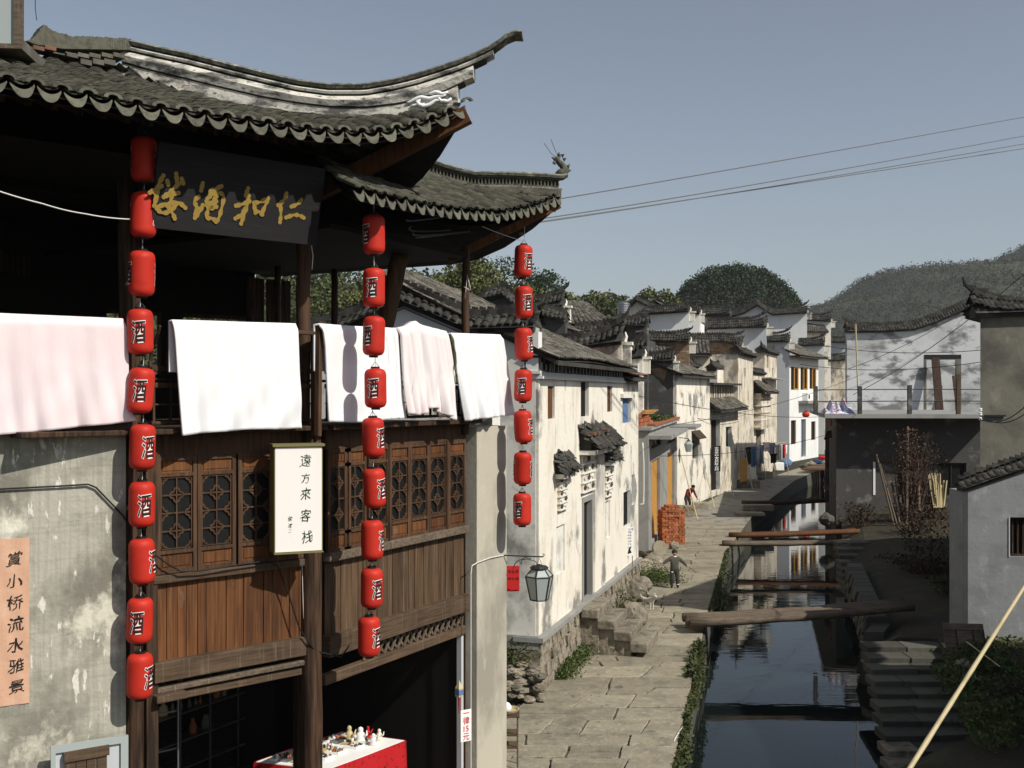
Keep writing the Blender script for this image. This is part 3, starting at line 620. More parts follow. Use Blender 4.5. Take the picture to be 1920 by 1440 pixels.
def casement(F, u, z=4.03, sc=1.0, n=.03, panel=None):
    o = put('window', ms[0], wine, F.at(u, n, z), F.rz); o.scale = (sc, 1, 1)
    for me, nm in zip(ms[1:], ('lattice', 'lower_panel', 'upper_panel', 'glass_pane')):
        sub(nm, me, o)
    return o
for k in range(4): casement(FL, L0 + .10 + k * .475 + (.02 if k > 1 else 0), sc=.99)
us = [FR.U(x) for x in (606, 637, 681, 722, 760, 796, 833)]
for u in us: casement(FR, u, sc=.96 if u < .5 else 1)
for u in (us[1] + .47, us[3] - .02 if False else FR.U(719), FR.U(828)):
    q = MB(); q.fbox(FR, u, u + .035, 0, .1, 4.04, 5.32); wpart('mullion', M['wood'], q)
for F, a, c_ in ((FL, L0 + .06, L1), (FR, .14, RR1)):
    fbeam(F, a, c_, -.02, .07, 5.312, 5.325, 'wood', 'window_head', 0)
# --- crossed slat panel under the right beam
a0, a1, z0, z1 = .95, RR1 - .02, 2.54, 2.76; i = 0
while a0 + i * .15 < a1:
    u = a0 + i * .15
    for sg, nn in ((1, .02), (-1, -.005)):
        ub = min(a1, u + .17) if sg > 0 else u; u_ = u if sg > 0 else min(a1, u + .17)
        q = MB(); q.bar(FR.at(u_, nn, z0), FR.at(ub, nn, z1), .034, .02, up=tuple(FR.n)); wpart('slat', M['log'], q)
    i += 1
# --- balcony rail
rail_z = 6.74
fbeam(FL, -1.9, -.2, .30, .36, rail_z - .05, rail_z, 'wood', 'rail'); fbeam(FR, .05, 3.5, .27, .33, rail_z - .02, rail_z + .04, 'wood', 'rail')
fbeam(FW, -3, .1, .11, .17, rail_z - .03, rail_z + .02, 'wood', 'rail')
for F, a, c_, nn in ((FL, -2.1, -.1, .06), (FR, .1, 3.45, .06)):
    fbeam(F, a, c_, nn, nn + .05, 6.24, 6.30, 'wood', 'rail'); fbeam(F, a, c_, nn, nn + .05, 6.06, 6.12, 'wood', 'rail'); fbeam(F, a, c_, nn, nn + .05, 5.66, 5.70, 'wood', 'rail')
    k = 0
    while a + k * .19 < c_:
        u = a + k * .19; q = MB(); q.tube([F.at(u, nn + .02 + .24 * math.sin(t * math.pi / 2) ** 2 - .06 * math.sin(t * math.pi), 6.28 + .44 * t) for t in [i / 6 for i in range(7)]], .016, 5); wpart('baluster', M['wood'], q)
        q = MB(); q.fbox(F, u + .02, u + .045, nn + .01, nn + .035, 5.70, 6.06); wpart('baluster', M['wood'], q); k += 1
    fbeam(F, a, c_, nn + .012, nn + .034, 5.87, 5.89, 'wood', 'rail'); fbeam(F, a, c_, nn - .2, nn + .04, 6.14, 6.17, 'wood_dk', 'bench_seat')
# posts of the rail at the bend
vpost(FL, 590, 5.5, 6.75, .035, .28, 0, 'wood', True); vpost(FR, 596, 5.5, 6.85, .03, .30, .02, 'wood', True)
# back wall of the gallery with openings
BW = MB(); zb0, zb1 = 5.6, 8.5
holes = [(FL.U(192, -4.9), FL.U(300, -4.9), 6.3, 7.28), (FL.U(336, -4.9), FL.U(465, -4.9), 6.3, 7.28)]
cur = -10
for (a, c_, za, zb) in holes:
    BW.fbox(FL, cur, a, -5, -4.9, zb0, zb1); BW.fbox(FL, a, c_, -5, -4.9, zb0, za); BW.fbox(FL, a, c_, -5, -4.9, zb, zb1); cur = c_
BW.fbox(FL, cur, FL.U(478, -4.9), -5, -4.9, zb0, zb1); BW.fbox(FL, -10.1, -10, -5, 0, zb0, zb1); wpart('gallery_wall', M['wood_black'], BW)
b = MB()
for (a, c_, za, zb) in holes:
    for (x0, x1, y0, y1) in ((a, a + .05, za, zb), (c_ - .05, c_, za, zb), (a, c_, zb - .06, zb)): b.fbox(FL, x0, x1, -4.9, -4.86, y0, y1)
wpart('opening_frame', M['wood_dk'], b)
# two inner casements swung open
for px in (478, 500, 528):
    q = MB(); u = FL.U(px, -4.6); q.fbox(FL, u, u + .16, -4.62, -4.58, 5.6, 7.9); wpart('shutter_leaf', M['wood_dk'], q)
# --- cement pier
pier = thing('cement_pier', 'pale cement pier at the right end of the timber house front', 'pier', (-.3, 16.4, 0))
b = MB(); b.fbox(FR, 3.46, 4.36, -.6, .22, -.2, 5.50); b.build('pier_shaft', M['pier'], pier, bevel=.01)
b = MB(); b.fbox(FR, 4.37, 4.62, -.8, -.05, -.2, 6.1); b.build('pier_return', M['sidewall'], pier)
q = MB(); pp = [FR.hit(x, y, .25) for x, y in ((945, 1041), (920, 1046), (896, 1055), (886, 1061), (884, 1075), (884, 1440), (884, 1560))]; q.tube([FR.at(u, .24, z) for u, z in pp], .009, 6); tag(q.build('conduit', M['cable_w']), 'white cable running down the edge of the cement pier', 'cable')
# ================================================================== things on and before the wine house
# --- sheets on the gallery rail
def sheet(name, label, F, pl, pr, top, bot, m, seed, n=.40, thick=.028, folds=3.0, amp=.016, pn=None, sag=None, lowfold=1.0, lines=()):
    """pl/pr: lists of (y, x) for the left and right edge; top/bot: y along the sheet (t 0..1)."""
    rg = random.Random(seed); ph = [rg.uniform(0, 6.28) for _ in range(8)]
    NU, NV = 110, 44; mb = MB()
    def fold(t, v):
        a = amp * (.35 + 2.2 * v ** 1.8)
        w = math.sin(folds * 6.28 * t + ph[0] + 1.5 * v * math.sin(t * 5 + ph[1])) + .6 * math.sin(folds * 13.1 * t + ph[2] + v * 2.2) + .35 * math.sin(folds * 24 * t + ph[3] - v * 3)
        dg = lowfold * max(0, v - .45) * math.sin((t * 7 + v * 5) * 2.2 + ph[4]) * .02 * (1 if t > .35 else t / .35)
        return a * w + dg + .010 * math.sin(9 * t + 3 * v + ph[5])
    ztop = 0
    def pt(t, v):        # v<0 back side, 0 top, 1 bottom
        yv = interp(top, t) + (interp(bot, t) - interp(top, t)) * max(v, 0)
        x = interp(pl, yv) * (1 - t) + interp(pr, yv) * t
        if v >= 0:
            lift = sstep(0, .06, v); nn = n - .035 * (1 - lift) + fold(t, v) * lift
            for (lt_, lw, ld) in lines: nn -= ld * math.exp(-((t - lt_ - .02 * math.sin(v * 5)) / lw) ** 2) * lift
            u, z = F.hit(x, yv, n)
            return F.at(u, nn, z)
        u, z = F.hit(x, yv, n); return F.at(u, n - .09, z + .012 + v * .55)
    mb.grid(lambda a, c: pt(a, -1 + c * 2 if c < .5 else (c - .5) * 2), NU, NV * 2)
    o = mb.build(name, m, smooth=True); s_ = o.modifiers.new('thick', 'SOLIDIFY'); s_.thickness = thick; s_.offset = -1
    return tag(o, label, 'bed sheet', 'bedding hung out over the balcony rail')
sheet('bed_sheet', 'pale pink sheet hung over the rail left of the first lantern string', FW, [(590, -70), (830, -70)], [(595, 228), (620, 240), (700, 241), (800, 256)],
      [(0, 588), (.7, 597), (1, 601)], [(0, 822), (.35, 812), (.6, 803), (.85, 795), (1, 789)], M['cloth_pink'], 3, n=.20, folds=2.2, amp=.010)
sheet('bed_sheet', 'plain bright white sheet over the rail above the white sign', FL, [(603, 324), (640, 328), (818, 338)], [(606, 556), (700, 560), (803, 566)],
      [(0, 603), (1, 610)], [(0, 817), (.25, 811), (.5, 806), (1, 803)], M['cloth'], 5, folds=2.0, amp=.009, lowfold=2.4)
sheet('bed_sheet', 'white quilt over the rail behind the middle lantern string', FR, [(610, 601), (650, 606), (792, 612)], [(618, 745), (700, 752), (790, 760)],
      [(0, 610), (.5, 615), (1, 618)], [(0, 791), (.5, 792), (.8, 786), (1, 785)], M['cloth'], 8, n=.36, folds=1.6, amp=.010, lines=((.93, .012, .03), (.82, .01, .015)))
sheet('bed_sheet', 'crumpled white and pink quilt bunched on the rail right of the middle lantern string', FR, [(612, 748), (700, 755), (790, 762)], [(625, 838), (700, 850), (795, 855)],
      [(0, 619), (.2, 615), (.36, 606), (.5, 614), (1, 625)], [(0, 776), (.25, 778), (.45, 766), (.6, 764), (.78, 780), (1, 790)], M['cloth_mix'], 12, n=.40, folds=3.2, amp=.022, thick=.04, lines=((.2, .02, .05), (.42, .025, .06), (.7, .02, .05), (.88, .015, .04)))
sheet('bed_sheet', 'white quilt at the far right end of the balcony rail', FR, [(625, 848), (700, 855), (795, 872)], [(630, 940), (700, 952), (790, 963)],
      [(0, 627), (1, 630)], [(0, 789), (.2, 787), (.5, 783), (.8, 780), (1, 778)], M['cloth'], 15, n=.37, folds=2.4, amp=.016, lines=((.12, .02, .03),))
q = MB(); q.tube([FR.at(FR.hit(x, y, .46)[0], .46 + .01 * math.sin(y), FR.hit(x, y, .46)[1]) for x, y in ((846, 628), (850, 645), (853, 662), (854, 680), (852, 692), (856, 705), (855, 720))], .013, 6)
tag(q.build('green_band', M['grass'], smooth=True), 'green cloth band tied between the two right-hand quilts', 'cloth band')

# --- lanterns
lr, lh = .131, .47
def lantern_profile():
    pr = []; N = 46
    for i in range(N + 1):
        t = i / N; z = -lh / 2 + lh * t; e = abs(2 * t - 1)
        r = .062 + (lr - .062) * (1 - max(0, (e - .62) / .38) ** 2.4) ** .5 if e < 1 else .062
        pr.append((r + .0011 * math.cos(i * math.pi), z))
    return pr
LPROF = lantern_profile()
def lrad(z):
    t = (z + lh / 2) / lh; e = abs(2 * t - 1); return .062 + (lr - .062) * (1 - min(1, max(0, (e - .62) / .38)) ** 2.4) ** .5
mb = MB(); mb.lathe(LPROF, seg=36); LB = mb.mesh('lantern_body', M['red'], True)
mb = MB(); mb.lathe([(.05, lh / 2 - .004), (.054, lh / 2), (.054, lh / 2 + .022), (.046, lh / 2 + .022), (.046, lh / 2 + .003)], seg=18); mb.tube([(-.05, 0, lh / 2 + .02), (-.02, 0, lh / 2 + .055), (0, 0, lh / 2 + .085), (.02, 0, lh / 2 + .055), (.05, 0, lh / 2 + .02)], .0035, 5); LC1 = mb.mesh('lantern_cap', M['black'])
mb = MB(); mb.lathe([(.046, -lh / 2 - .003), (.046, -lh / 2 - .022), (.054, -lh / 2 - .022), (.054, -lh / 2), (.05, -lh / 2 + .004)], seg=18); LC2 = mb.mesh('lantern_rim', M['black'])
def wrap_text(bold, off, m, nm, sx=.62, size=.235):
    v, f = glyph('酒', bold); bm = bmesh.new()
    vs = [bm.verts.new(((x * sx + .10 * y * 0 + .012 * math.sin(8 * y)) * size, (y * 1.05 + .06 * x) * size, 0)) for x, y in v]
    for q_ in f:
        try: bm.faces.new([vs[i] for i in q_])
        except ValueError: pass
    for k in range(-7, 8):
        bmesh.ops.bisect_plane(bm, geom=bm.verts[:] + bm.edges[:] + bm.faces[:], plane_co=(k * .0135, 0, 0), plane_no=(1, 0, 0))
    for k in range(-9, 10):
        bmesh.ops.bisect_plane(bm, geom=bm.verts[:] + bm.edges[:] + bm.faces[:], plane_co=(0, k * .0135, 0), plane_no=(0, 1, 0))
    bmesh.ops.triangulate(bm, faces=bm.faces[:])
    for p in bm.verts:
        x, z = p.co.x, p.co.y; r = lrad(z) + off; a = x / lr; p.co = (r * math.sin(a), -r * math.cos(a), z)
    me = bpy.data.meshes.new(nm); bm.to_mesh(me); bm.free(); me.materials.append(m); return me
TW = wrap_text(.034, .0025, M['pure'], 'lantern_character_outline'); TK = wrap_text(.006, .0045, M['ink'], 'lantern_character')
def lantern(x, y, d, ang, tilt, label, group, gap):
    loc = P(x, y, d); t = thing('lantern', label, 'lantern', loc, group, local=True)
    view = math.atan2(loc.x, loc.y)
    t.rotation_euler = (R(tilt[0]), R(tilt[1]), R(ang) - view)
    bd = sub('lantern_body', LB, t); sub('lantern_cap', LC1, t); sub('lantern_rim', LC2, t)
    for a in (0, 180):
        for me, nm in ((TW, 'character_outline'), (TK, 'character')):
            o = sub(nm, me, bd); o.rotation_euler = (0, 0, R(a))
    mb = MB(); mb.tube([(0, 0, lh / 2 + .02), (.004, 0, lh / 2 + .04), (0, 0, gap - lh / 2 - .02)], .004, 5); c_ = sub('cord', mb.mesh('cord', M['cable_w']), t)
    if d > 16: t.scale = (1.05,) * 3
    return t
ords = ['topmost', 'second from the top', 'third from the top', 'fourth from the top', 'fifth from the top', 'sixth from the top', 'seventh from the top', 'eighth from the top', 'ninth from the top', 'lowest']
S1 = [(270, 299, 82), (269, 403, 75), (266, 513, -80), (263, 622, -8), (264, 732, -6), (267, 838, 28), (266, 945, 12), (266, 1052, 62), (262, 1163, -14), (262, 1267, 50)]
S2 = [(701, 440, -55), (701, 540, -14), (701, 630, -42), (704, 728, -14), (700, 820, 48), (702, 915, 45), (698, 1012, 66), (697, 1102, 32), (692, 1193, 48)]
S3 = [(981, 490, 38), (982, 567, 25), (982, 645, 55), (981, 723, -12), (981, 800, 64), (980, 878, 84), (979, 955, -32)]
for S, d, nm, side in ((S1, 11.1, 'left', 'left string, by the grey cement wall'), (S2, 12.75, 'middle', 'middle string, before the lattice windows'), (S3, 16.3, 'right', 'right string, against the plaster house')):
    for i, (x, y, a) in enumerate(S):
        o_ = ords[i] if i < len(S) - 1 else 'lowest'
        gap = abs((S[i - 1][1] if i else y - 100) - y) / FPX * d
        lantern(x, y, d, a, (rnd.gauss(0, 1.5), rnd.gauss(0, 1.8) + (2.5 if (nm == 'middle' and i == 8) else 0)), 'red lantern with black character, %s of the %s string' % (o_, nm), 'red lanterns hung in three strings', gap)
def cable(name, label, pts, r, m, sag=0.0, seg=24, cat='cable', group=None):
    q = MB(); out = []
    for a, b_ in zip(pts, pts[1:]):
        for i in range(seg):
            t = i / seg; p = Vector(a).lerp(Vector(b_), t); p.z -= sag * 4 * t * (1 - t); out.append(p)
    out.append(Vector(pts[-1])); q.tube(out, r, 6); return tag(q.build(name, M[m], smooth=True), label, cat, group)
cable('hanging_wire', 'thin wire holding the top of the right lantern string from the eave', [P(905, 425, 14.9), P(981, 452, 16.3)], .004, 'cable_w', .01, 8)
cable('hanging_wire', 'pale cord holding the top of the middle lantern string', [P(704, 345, 12.75), P(701, 402, 12.75)], .005, 'cable_w', 0, 4, 'wire')

# --- name board with gold characters
FN = FL
tl = (FN.hit(284, 432, .55), FN.hit(592, 455, .55)); zbt = 7.72; ua, ub = tl[0][0], tl[1][0]
nb = thing('name_board', 'long charcoal board with four gold characters under the top eave', 'sign', FN.at((ua + ub) / 2, .5, zbt))
lean = .16
def nbp(x, z, off=0): return FN.at(x, .55 + lean * z / .75 + off, zbt + z)
HBd = .86
mb = MB(); mb.hexa([nbp(ua, 0), nbp(ub, 0), nbp(ub, 0, -.04), nbp(ua, 0, -.04), nbp(ua, HBd), nbp(ub + .02, HBd), nbp(ub + .02, HBd, -.04), nbp(ua, HBd, -.04)]); mb.build('board', M['board'], nb)
def ribbon(mb, pts, w, fn, off):
    """Flat brush stroke with round ends; pts in local plane units."""
    P2 = []
    for i in range(len(pts) - 1):
        p0 = pts[max(i - 1, 0)]; p1 = pts[i]; p2 = pts[i + 1]; p3 = pts[min(i + 2, len(pts) - 1)]
        for k in range(5):
            t = k / 5; P2.append(tuple(.5 * (2 * b_ + (c_ - a_) * t + (2 * a_ - 5 * b_ + 4 * c_ - d_) * t * t + (3 * b_ - a_ - 3 * c_ + d_) * t ** 3) for a_, b_, c_, d_ in zip(p0, p1, p2, p3)))
    P2.append(pts[-1]); n = len(P2); Lp = []; Rp = []
    for i, p in enumerate(P2):
        a = P2[max(i - 1, 0)]; b_ = P2[min(i + 1, n - 1)]; dx, dy = b_[0] - a[0], b_[1] - a[1]; l = math.hypot(dx, dy) or 1
        ww = w * (.85 + .3 * math.sin(i * 1.3 + w * 99)) / 2; Lp.append((p[0] - dy / l * ww, p[1] + dx / l * ww)); Rp.append((p[0] + dy / l * ww, p[1] - dx / l * ww))
    for i in range(n - 1): mb.poly([fn(*q_, off) for q_ in (Rp[i], Rp[i + 1], Lp[i + 1], Lp[i])])
    for c_, o_ in ((P2[0], .0002), (P2[-1], .0004)): mb.poly([fn(c_[0] + w * .52 * math.cos(k * .7), c_[1] + w * .52 * math.sin(k * .7), off + o_) for k in range(9)])
def brushed(chars, scale, org, F, n0, w, m, parent, nm, fn):
    for strokes in chars:
        mb = MB(); k = 0
        for s_ in strokes:
            pts = [(x / scale + org[0], y / scale + org[1]) for x, y in s_]
            pp = []
            for x, y in pts: pp.append(F.hit(x, y, n0))
            ribbon(mb, pp, w, fn, .004 + .0009 * k); k += 1
        mb.build(nm, m, parent)
board_chars = [
 [[(1465, 345), (1440, 410), (1380, 465)], [(1402, 450), (1408, 560), (1398, 640)], [(1515, 480), (1575, 455), (1618, 410)], [(1460, 592), (1540, 566), (1600, 572), (1642, 595)]],
 [[(1072, 292), (1045, 365)], [(945, 470), (1010, 455), (1085, 425)], [(1078, 370), (1060, 470), (1030, 560), (998, 655)], [(1040, 500), (1000, 560), (938, 602)], [(1130, 440), (1142, 545)], [(1130, 442), (1190, 432), (1275, 395)], [(1275, 395), (1245, 470), (1205, 560)], [(1142, 535), (1180, 532), (1215, 562)]],
 [[(605, 240), (588, 312)], [(562, 380), (520, 420), (545, 490)], [(604, 465), (565, 540), (522, 596)], [(522, 596), (535, 520)], [(795, 270), (735, 298), (680, 320)], [(745, 300), (700, 350), (650, 400)], [(640, 425), (655, 510), (640, 590), (700, 602), (740, 632)], [(680, 352), (760, 340), (815, 372), (795, 500), (765, 600), (738, 636)], [(745, 372), (700, 430), (660, 450)], [(740, 425), (705, 465), (672, 500), (740, 482)]],
 [[(200, 160), (150, 250), (118, 345)], [(60, 335), (120, 300), (182, 268)], [(140, 330), (105, 470)], [(238, 215), (248, 250)], [(330, 142), (338, 225)], [(385, 195), (402, 240)], [(355, 245), (300, 300), (250, 340), (200, 380)], [(200, 382), (270, 352), (352, 340)], [(290, 330), (272, 420), (258, 462)], [(130, 485), (240, 450), (350, 440), (422, 492)], [(330, 455), (262, 530), (180, 542), (128, 500)], [(232, 470), (290, 550), (312, 602)]]]
class _NB:
    @staticmethod
    def hit(px, py, n=0):
        z = .4
        for _ in range(4):
            u_, zz_ = FN.hit(px, py, .55 + lean * z / .75 + .006); z = zz_ - zbt
        return u_, z
brushed(board_chars, 5.486, (270, 300), _NB, 0, .047, M['gold'], nb, 'gold_character', lambda x, y, o_: nbp(x, y, o_ + .002))
# --- white lit sign
ws = thing('hanging_sign', 'tall white sign with five dark green brush characters on the post', 'sign', P(555, 1040, 12.3))
FS = Frame(P(513, 940, 12.15).xy, (.93, .37)); 
(uA, zA), (uB, zB), (uC, zC) = FS.hit(514, 1038, 0), FS.hit(605, 1032, 0), FS.hit(512, 838, 0)
sw = uB - uA; sh_ = zC - zA
def sp(x, z, n=0): return FS.at(uA + x, n, zA + z)
mb = MB(); mb.hexa([sp(0, 0), sp(sw, 0), sp(sw, 0, -.20), sp(-.02, 0, -.2), sp(0, sh_), sp(sw, sh_), sp(sw, sh_, -.20), sp(-.02, sh_, -.2)]); mb.build('sign_box', M['brass'], ws)
mb = MB(); mb.hexa([sp(.012, .012, .006), sp(sw - .012, .012, .006), sp(sw - .012, .012, .001), sp(.012, .012, .001), sp(.012, sh_ - .012, .006), sp(sw - .012, sh_ - .012, .006), sp(sw - .012, sh_ - .012, .001), sp(.012, sh_ - .012, .001)]); mb.build('sign_panel', M['signwhite'], ws)
for x0, x1, z0, z1, nm in ((-.02, sw + .02, sh_, sh_ + .03, 'top_cover'), (-.004, sw + .004, -.012, .002, 'bottom_trim')):
    mb = MB(); mb.fbox(FS, uA + x0, uA + x1, -.215, .03, zA + z0, zA + z1); mb.build(nm, M['brass'], ws)
for ch, fy, sz, sd in (('遠', .865, .155, 1), ('方', .70, .125, 2), ('來', .55, .145, 3), ('客', .345, .15, 4), ('栈', .145, .16, 5)):
    q = MB(); write(q, ch, lambda x, y: sp(x, y, .0085), sz, sw * (.645 if ch != '栈' else .68), sh_ * fy, bold=.003, brush=.55, shear=.1, sx=.85, seed=sd); q.build('brush_character', M['ink_green'], ws)
for ch, fy, sz in (('佛', .32, .065), ('清', .255, .06), ('二', .205, .05)):
    q = MB(); write(q, ch, lambda x, y: sp(x, y, .0085), sz, sw * .32, sh_ * fy, brush=1, shear=.1, sx=.8, seed=7); q.build('small_character', M['ink'], ws)
for fy in (.23, .4, .57, .74):
    q = MB(); write(q, '酒', lambda x, y: FS.at(uA - .026 + 0 * x, -.10 + x, zA + y) if False else sp(-.012, y, -.10 + x) + FS.u * -.012, .07, 0, sh_ * fy); q.build('side_character', M['redpaper'], ws)
mb = MB(); mb.bar(sp(sw * .5, sh_ - .1, -.19), sp(sw * .5 + .1, sh_ - .1, -.45), .03, .03); mb.build('bracket', M['metal'], ws)
cable('pull_cord', 'thin white pull cord dangling below the white sign', [P(566, 1042, 12.6), P(569, 1160, 12.6)], .004, 'cable_w', 0, 4, 'cord')

# --- salmon banner pasted on the cement wall
bn = thing('paper_banner', 'faded salmon paper banner with seven black brush characters on the cement wall', 'banner', FW.at(-1, .01, 3))
(u0, z0), (u1, z1) = FW.hit(-2, 1010, .01), FW.hit(55, 1318, .01); zt = FW.hit(50, 1008, .01)[1]
mb = MB(); mb.grid(lambda a, c: FW.at(u0 + (u1 - u0) * a, .009 + .003 * math.sin(a * 9 + c * 14), z1 + (zt - z1) * c), 8, 30); o = mb.build('paper', M['paper'], bn); sl = o.modifiers.new('t', 'SOLIDIFY'); sl.thickness = .002
for i, (ch, py) in enumerate(zip('賞小桥流水雅景', (1048, 1090, 1130, 1170, 1210, 1248, 1287))):
    u, z = FW.hit(27 + i * .8, py, .02); q = MB(); write(q, ch, lambda x, y: FW.at(x, .0165, y), .155, u, z, bold=.0, brush=.7, shear=.08, sx=1.0, seed=i); q.build('brush_character', M['ink'], bn)
# --- cables along the wall
cable('wall_cable', 'black cable sagging across the cement wall to the post', [FW.at(FW.hit(x, y, .03)[0], .03, FW.hit(x, y, .03)[1]) for x, y in ((-60, 917), (0, 917), (60, 914), (120, 911), (165, 908), (180, 914), (205, 940), (230, 966), (245, 990))], .010, 'cable', 0, 4)
cable('window_cable', 'black cable drooping below the left lattice windows', [FL.at(FL.hit(x, y, .17)[0], .17, FL.hit(x, y, .17)[1]) for x, y in ((288, 1038), (312, 1056), (340, 1072), (380, 1070), (440, 1060), (500, 1052), (520, 1060), (540, 1110), (562, 1180), (590, 1220), (640, 1232), (655, 1210))], .009, 'cable', 0, 4)
cable('porch_wire', 'pale wire reaching in from the left to the first lantern post', [P(-40, 345, 9.5), P(80, 382, 10), P(160, 401, 10.5), P(243, 411, 11)], .007, 'cable_w', .01, 8)
cable('rope_end', 'short white rope end tied to the gallery post under the name board', [P(583, 455, 12.5), P(587, 480, 12.5), P(585, 505, 12.5)], .005, 'cable_w', .0, 3, 'rope')
cable('rope_tie', 'pale string tied round the right gallery post', [P(872, 560, 15.7), P(876, 515, 15.65), P(883, 545, 15.65), P(870, 538, 15.65)], .006, 'cable_w', 0, 3, 'rope')
# --- power lines from the eave to the right
for k, (a, b_, c_) in enumerate((((765, 412, 14), (1230, 342, 21), (2000, 205, 34)), ((770, 425, 14), (1235, 376, 21), (2000, 240, 34)), ((775, 437, 14), (1250, 381, 21), (2000, 256, 34)), ((780, 446, 14), (1300, 373, 22), (2000, 266, 34)))):
    pa = P(a[0], a[1], a[2]); pb = P(b_[0], b_[1], b_[2]); pc = P(c_[0], c_[1], c_[2]); pts = []
    for i in range(41):
        t = i / 40; p = pa * ((1 - t) * (1 - 2 * t)) + pb * (4 * t * (1 - t)) + pc * (t * (2 * t - 1)); pts.append(p)
    q = MB(); q.tube(pts, .011, 6); tag(q.build('power_line', M['cable_a'], smooth=True), ['highest of the four power lines crossing the sky from the eave', 'second power line from the top where they cross the sky', 'third power line from the top where they cross the sky', 'lowest of the four power lines crossing the sky from the eave'][k], 'power line', 'power lines across the sky')
# --- blue-framed panel with boards at the bottom left
pf = thing('framed_panel', 'pale blue frame holding old brown boards at the foot of the cement wall', 'frame', FW.at(-.4, .15, 2.4))
(ua, za), (ub, zb) = FW.hit(95, 1400, .22), FW.hit(240, 1378, .22)
def fp(x, z, n): return FW.at(ua + (ub - ua) * x, n, za + (zb - za) * x + z)
for (x0, x1, z0, z1) in ((0, .06, -.9, 0), (.90, 1, -.9, 0), (.06, .9, -.07, 0)):
    mb = MB(); mb.hexa([fp(x0, z0, .24), fp(x1, z0, .24), fp(x1, z0, .20), fp(x0, z0, .20), fp(x0, z1, .24), fp(x1, z1, .24), fp(x1, z1, .20), fp(x0, z1, .20)]); mb.build('frame_bar', M['framebl'] if 'framebl' in M else M['lampglass'], pf)
mb = MB(); mb.hexa([fp(.06, -.9, .21), fp(.9, -.9, .21), fp(.9, -.9, .19), fp(.06, -.9, .19), fp(.06, -.07, .21), fp(.9, -.07, .21), fp(.9, -.07, .19), fp(.06, -.07, .19)]); mb.build('panel_sheet', M['bluewhite'], pf)
for k in range(4):
    x0 = .18 + k * .135; mb = MB(); mb.hexa([fp(x0, -.9, .27), fp(x0 + .125, -.9, .27), fp(x0 + .125, -.9, .245), fp(x0, -.9, .245), fp(x0, -.17 + .01 * k, .27), fp(x0 + .125, -.17 + .01 * k, .27), fp(x0 + .125, -.17, .245), fp(x0, -.17, .245)]); mb.build('board', M['wood_h'], pf)
mb = MB(); mb.hexa([fp(.16, -.165, .29), fp(.74, -.155, .29), fp(.74, -.155, .24), fp(.16, -.165, .24), fp(.16, -.07, .29), fp(.74, -.06, .29), fp(.74, -.06, .24), fp(.16, -.07, .24)]); mb.build('top_board', M['wood_h'], pf)
# --- loose casement at the top left (roof window)
cw = thing('roof_casement', 'wooden casement window standing at the top left corner above the roof', 'window', P(-20, 95, 11.2))
FC = Frame(P(-60, 90, 11.2).xy, (1, .12))
ux = [FC.U(x) for x in (-70, 26, 42)]; zt_, zb_ = 11.0, FC.hit(30, 92)[1]
for (a, c_, z0, z1) in ((ux[1], ux[2], zb_, zt_), (ux[0], ux[1], zb_, zb_ + .05), (ux[0] - .09, ux[0], zb_, zt_), (ux[0], ux[1], zt_ - .09, zt_)):
    mb = MB(); mb.fbox(FC, a, c_, -.05, .02, z0, z1); mb.build('window_frame', M['log'], cw)
mb = MB(); mb.fbox(FC, ux[0], ux[1], -.02, -.012, zb_ + .05, zt_ - .09); mb.build('glass_pane', M['lampglass'], cw)
mb = MB(); mb.fbox(FC, ux[0] - 1.5, ux[2], -.9, -.06, 9.75, zb_); mb.build('dormer_base', M['tile_far'], cw)
cable('roof_wire', 'thin dark wire dangling against the sky at the top left', [P(67, -40, 11.5), P(66, 15, 11.5), P(69, 38, 11.5)], .004, 'cable', 0, 3)

# --- shop things: table, goods, price strip, paper lantern
FT = Frame(P(600, 1400, 15.6).xy, (.80, .60))
def TB(px, py, z):  # point on table-top plane
    d = (CAMZ - z) * FPX / (py - HZ); return P(px, py, d)
tz = .92; A, B, C_, D = TB(480, 1428, tz), TB(612, 1443, tz), TB(758, 1388, tz), TB(640, 1372, tz)
tb = thing('display_table', 'trestle table draped in red cloth in the open shop front', 'table', ((A + B + C_ + D) / 4).xy.to_3d())
mb = MB(); mb.hexa([A - Vector((0, 0, .03)), B - Vector((0, 0, .03)), C_ - Vector((0, 0, .03)), D - Vector((0, 0, .03)), A, B, C_, D]); mb.build('table_top', M['pure'], tb)
ctr = (A + B + C_ + D) / 4
for c_ in (A, B, C_, D):
    p = c_.lerp(ctr, .12); mb = MB(); mb.tube([Vector((p.x, p.y, 0)), p - Vector((0, 0, .03))], .02, 6); mb.build('leg', M['metal'], tb)
tc = MB(); ring = [A, B, C_, D]
def skirt(a, c):
    k = a * 4; i = min(3, int(k)); f_ = k - i; p = ring[i].lerp(ring[(i + 1) % 4], f_); o_ = (p - ctr).normalized() * (.03 + .035 * (1 - c) * (1 + math.sin(a * 70)))
    return Vector((p.x + o_.x, p.y + o_.y, tz - .62 * (1 - c)))
tc.grid(skirt, 96, 6); tag(tc.build('tablecloth', M['redcloth'], smooth=True), 'red printed cloth hanging round the shop table', 'tablecloth')
names = [('trinket_tray', 'tray', 'shallow white tray of red and silver trinkets'), ('pendant_tray', 'tray', 'white tray of dark pendants')]
def onT(a, c): return A.lerp(B, a).lerp(D.lerp(C_, a), c)
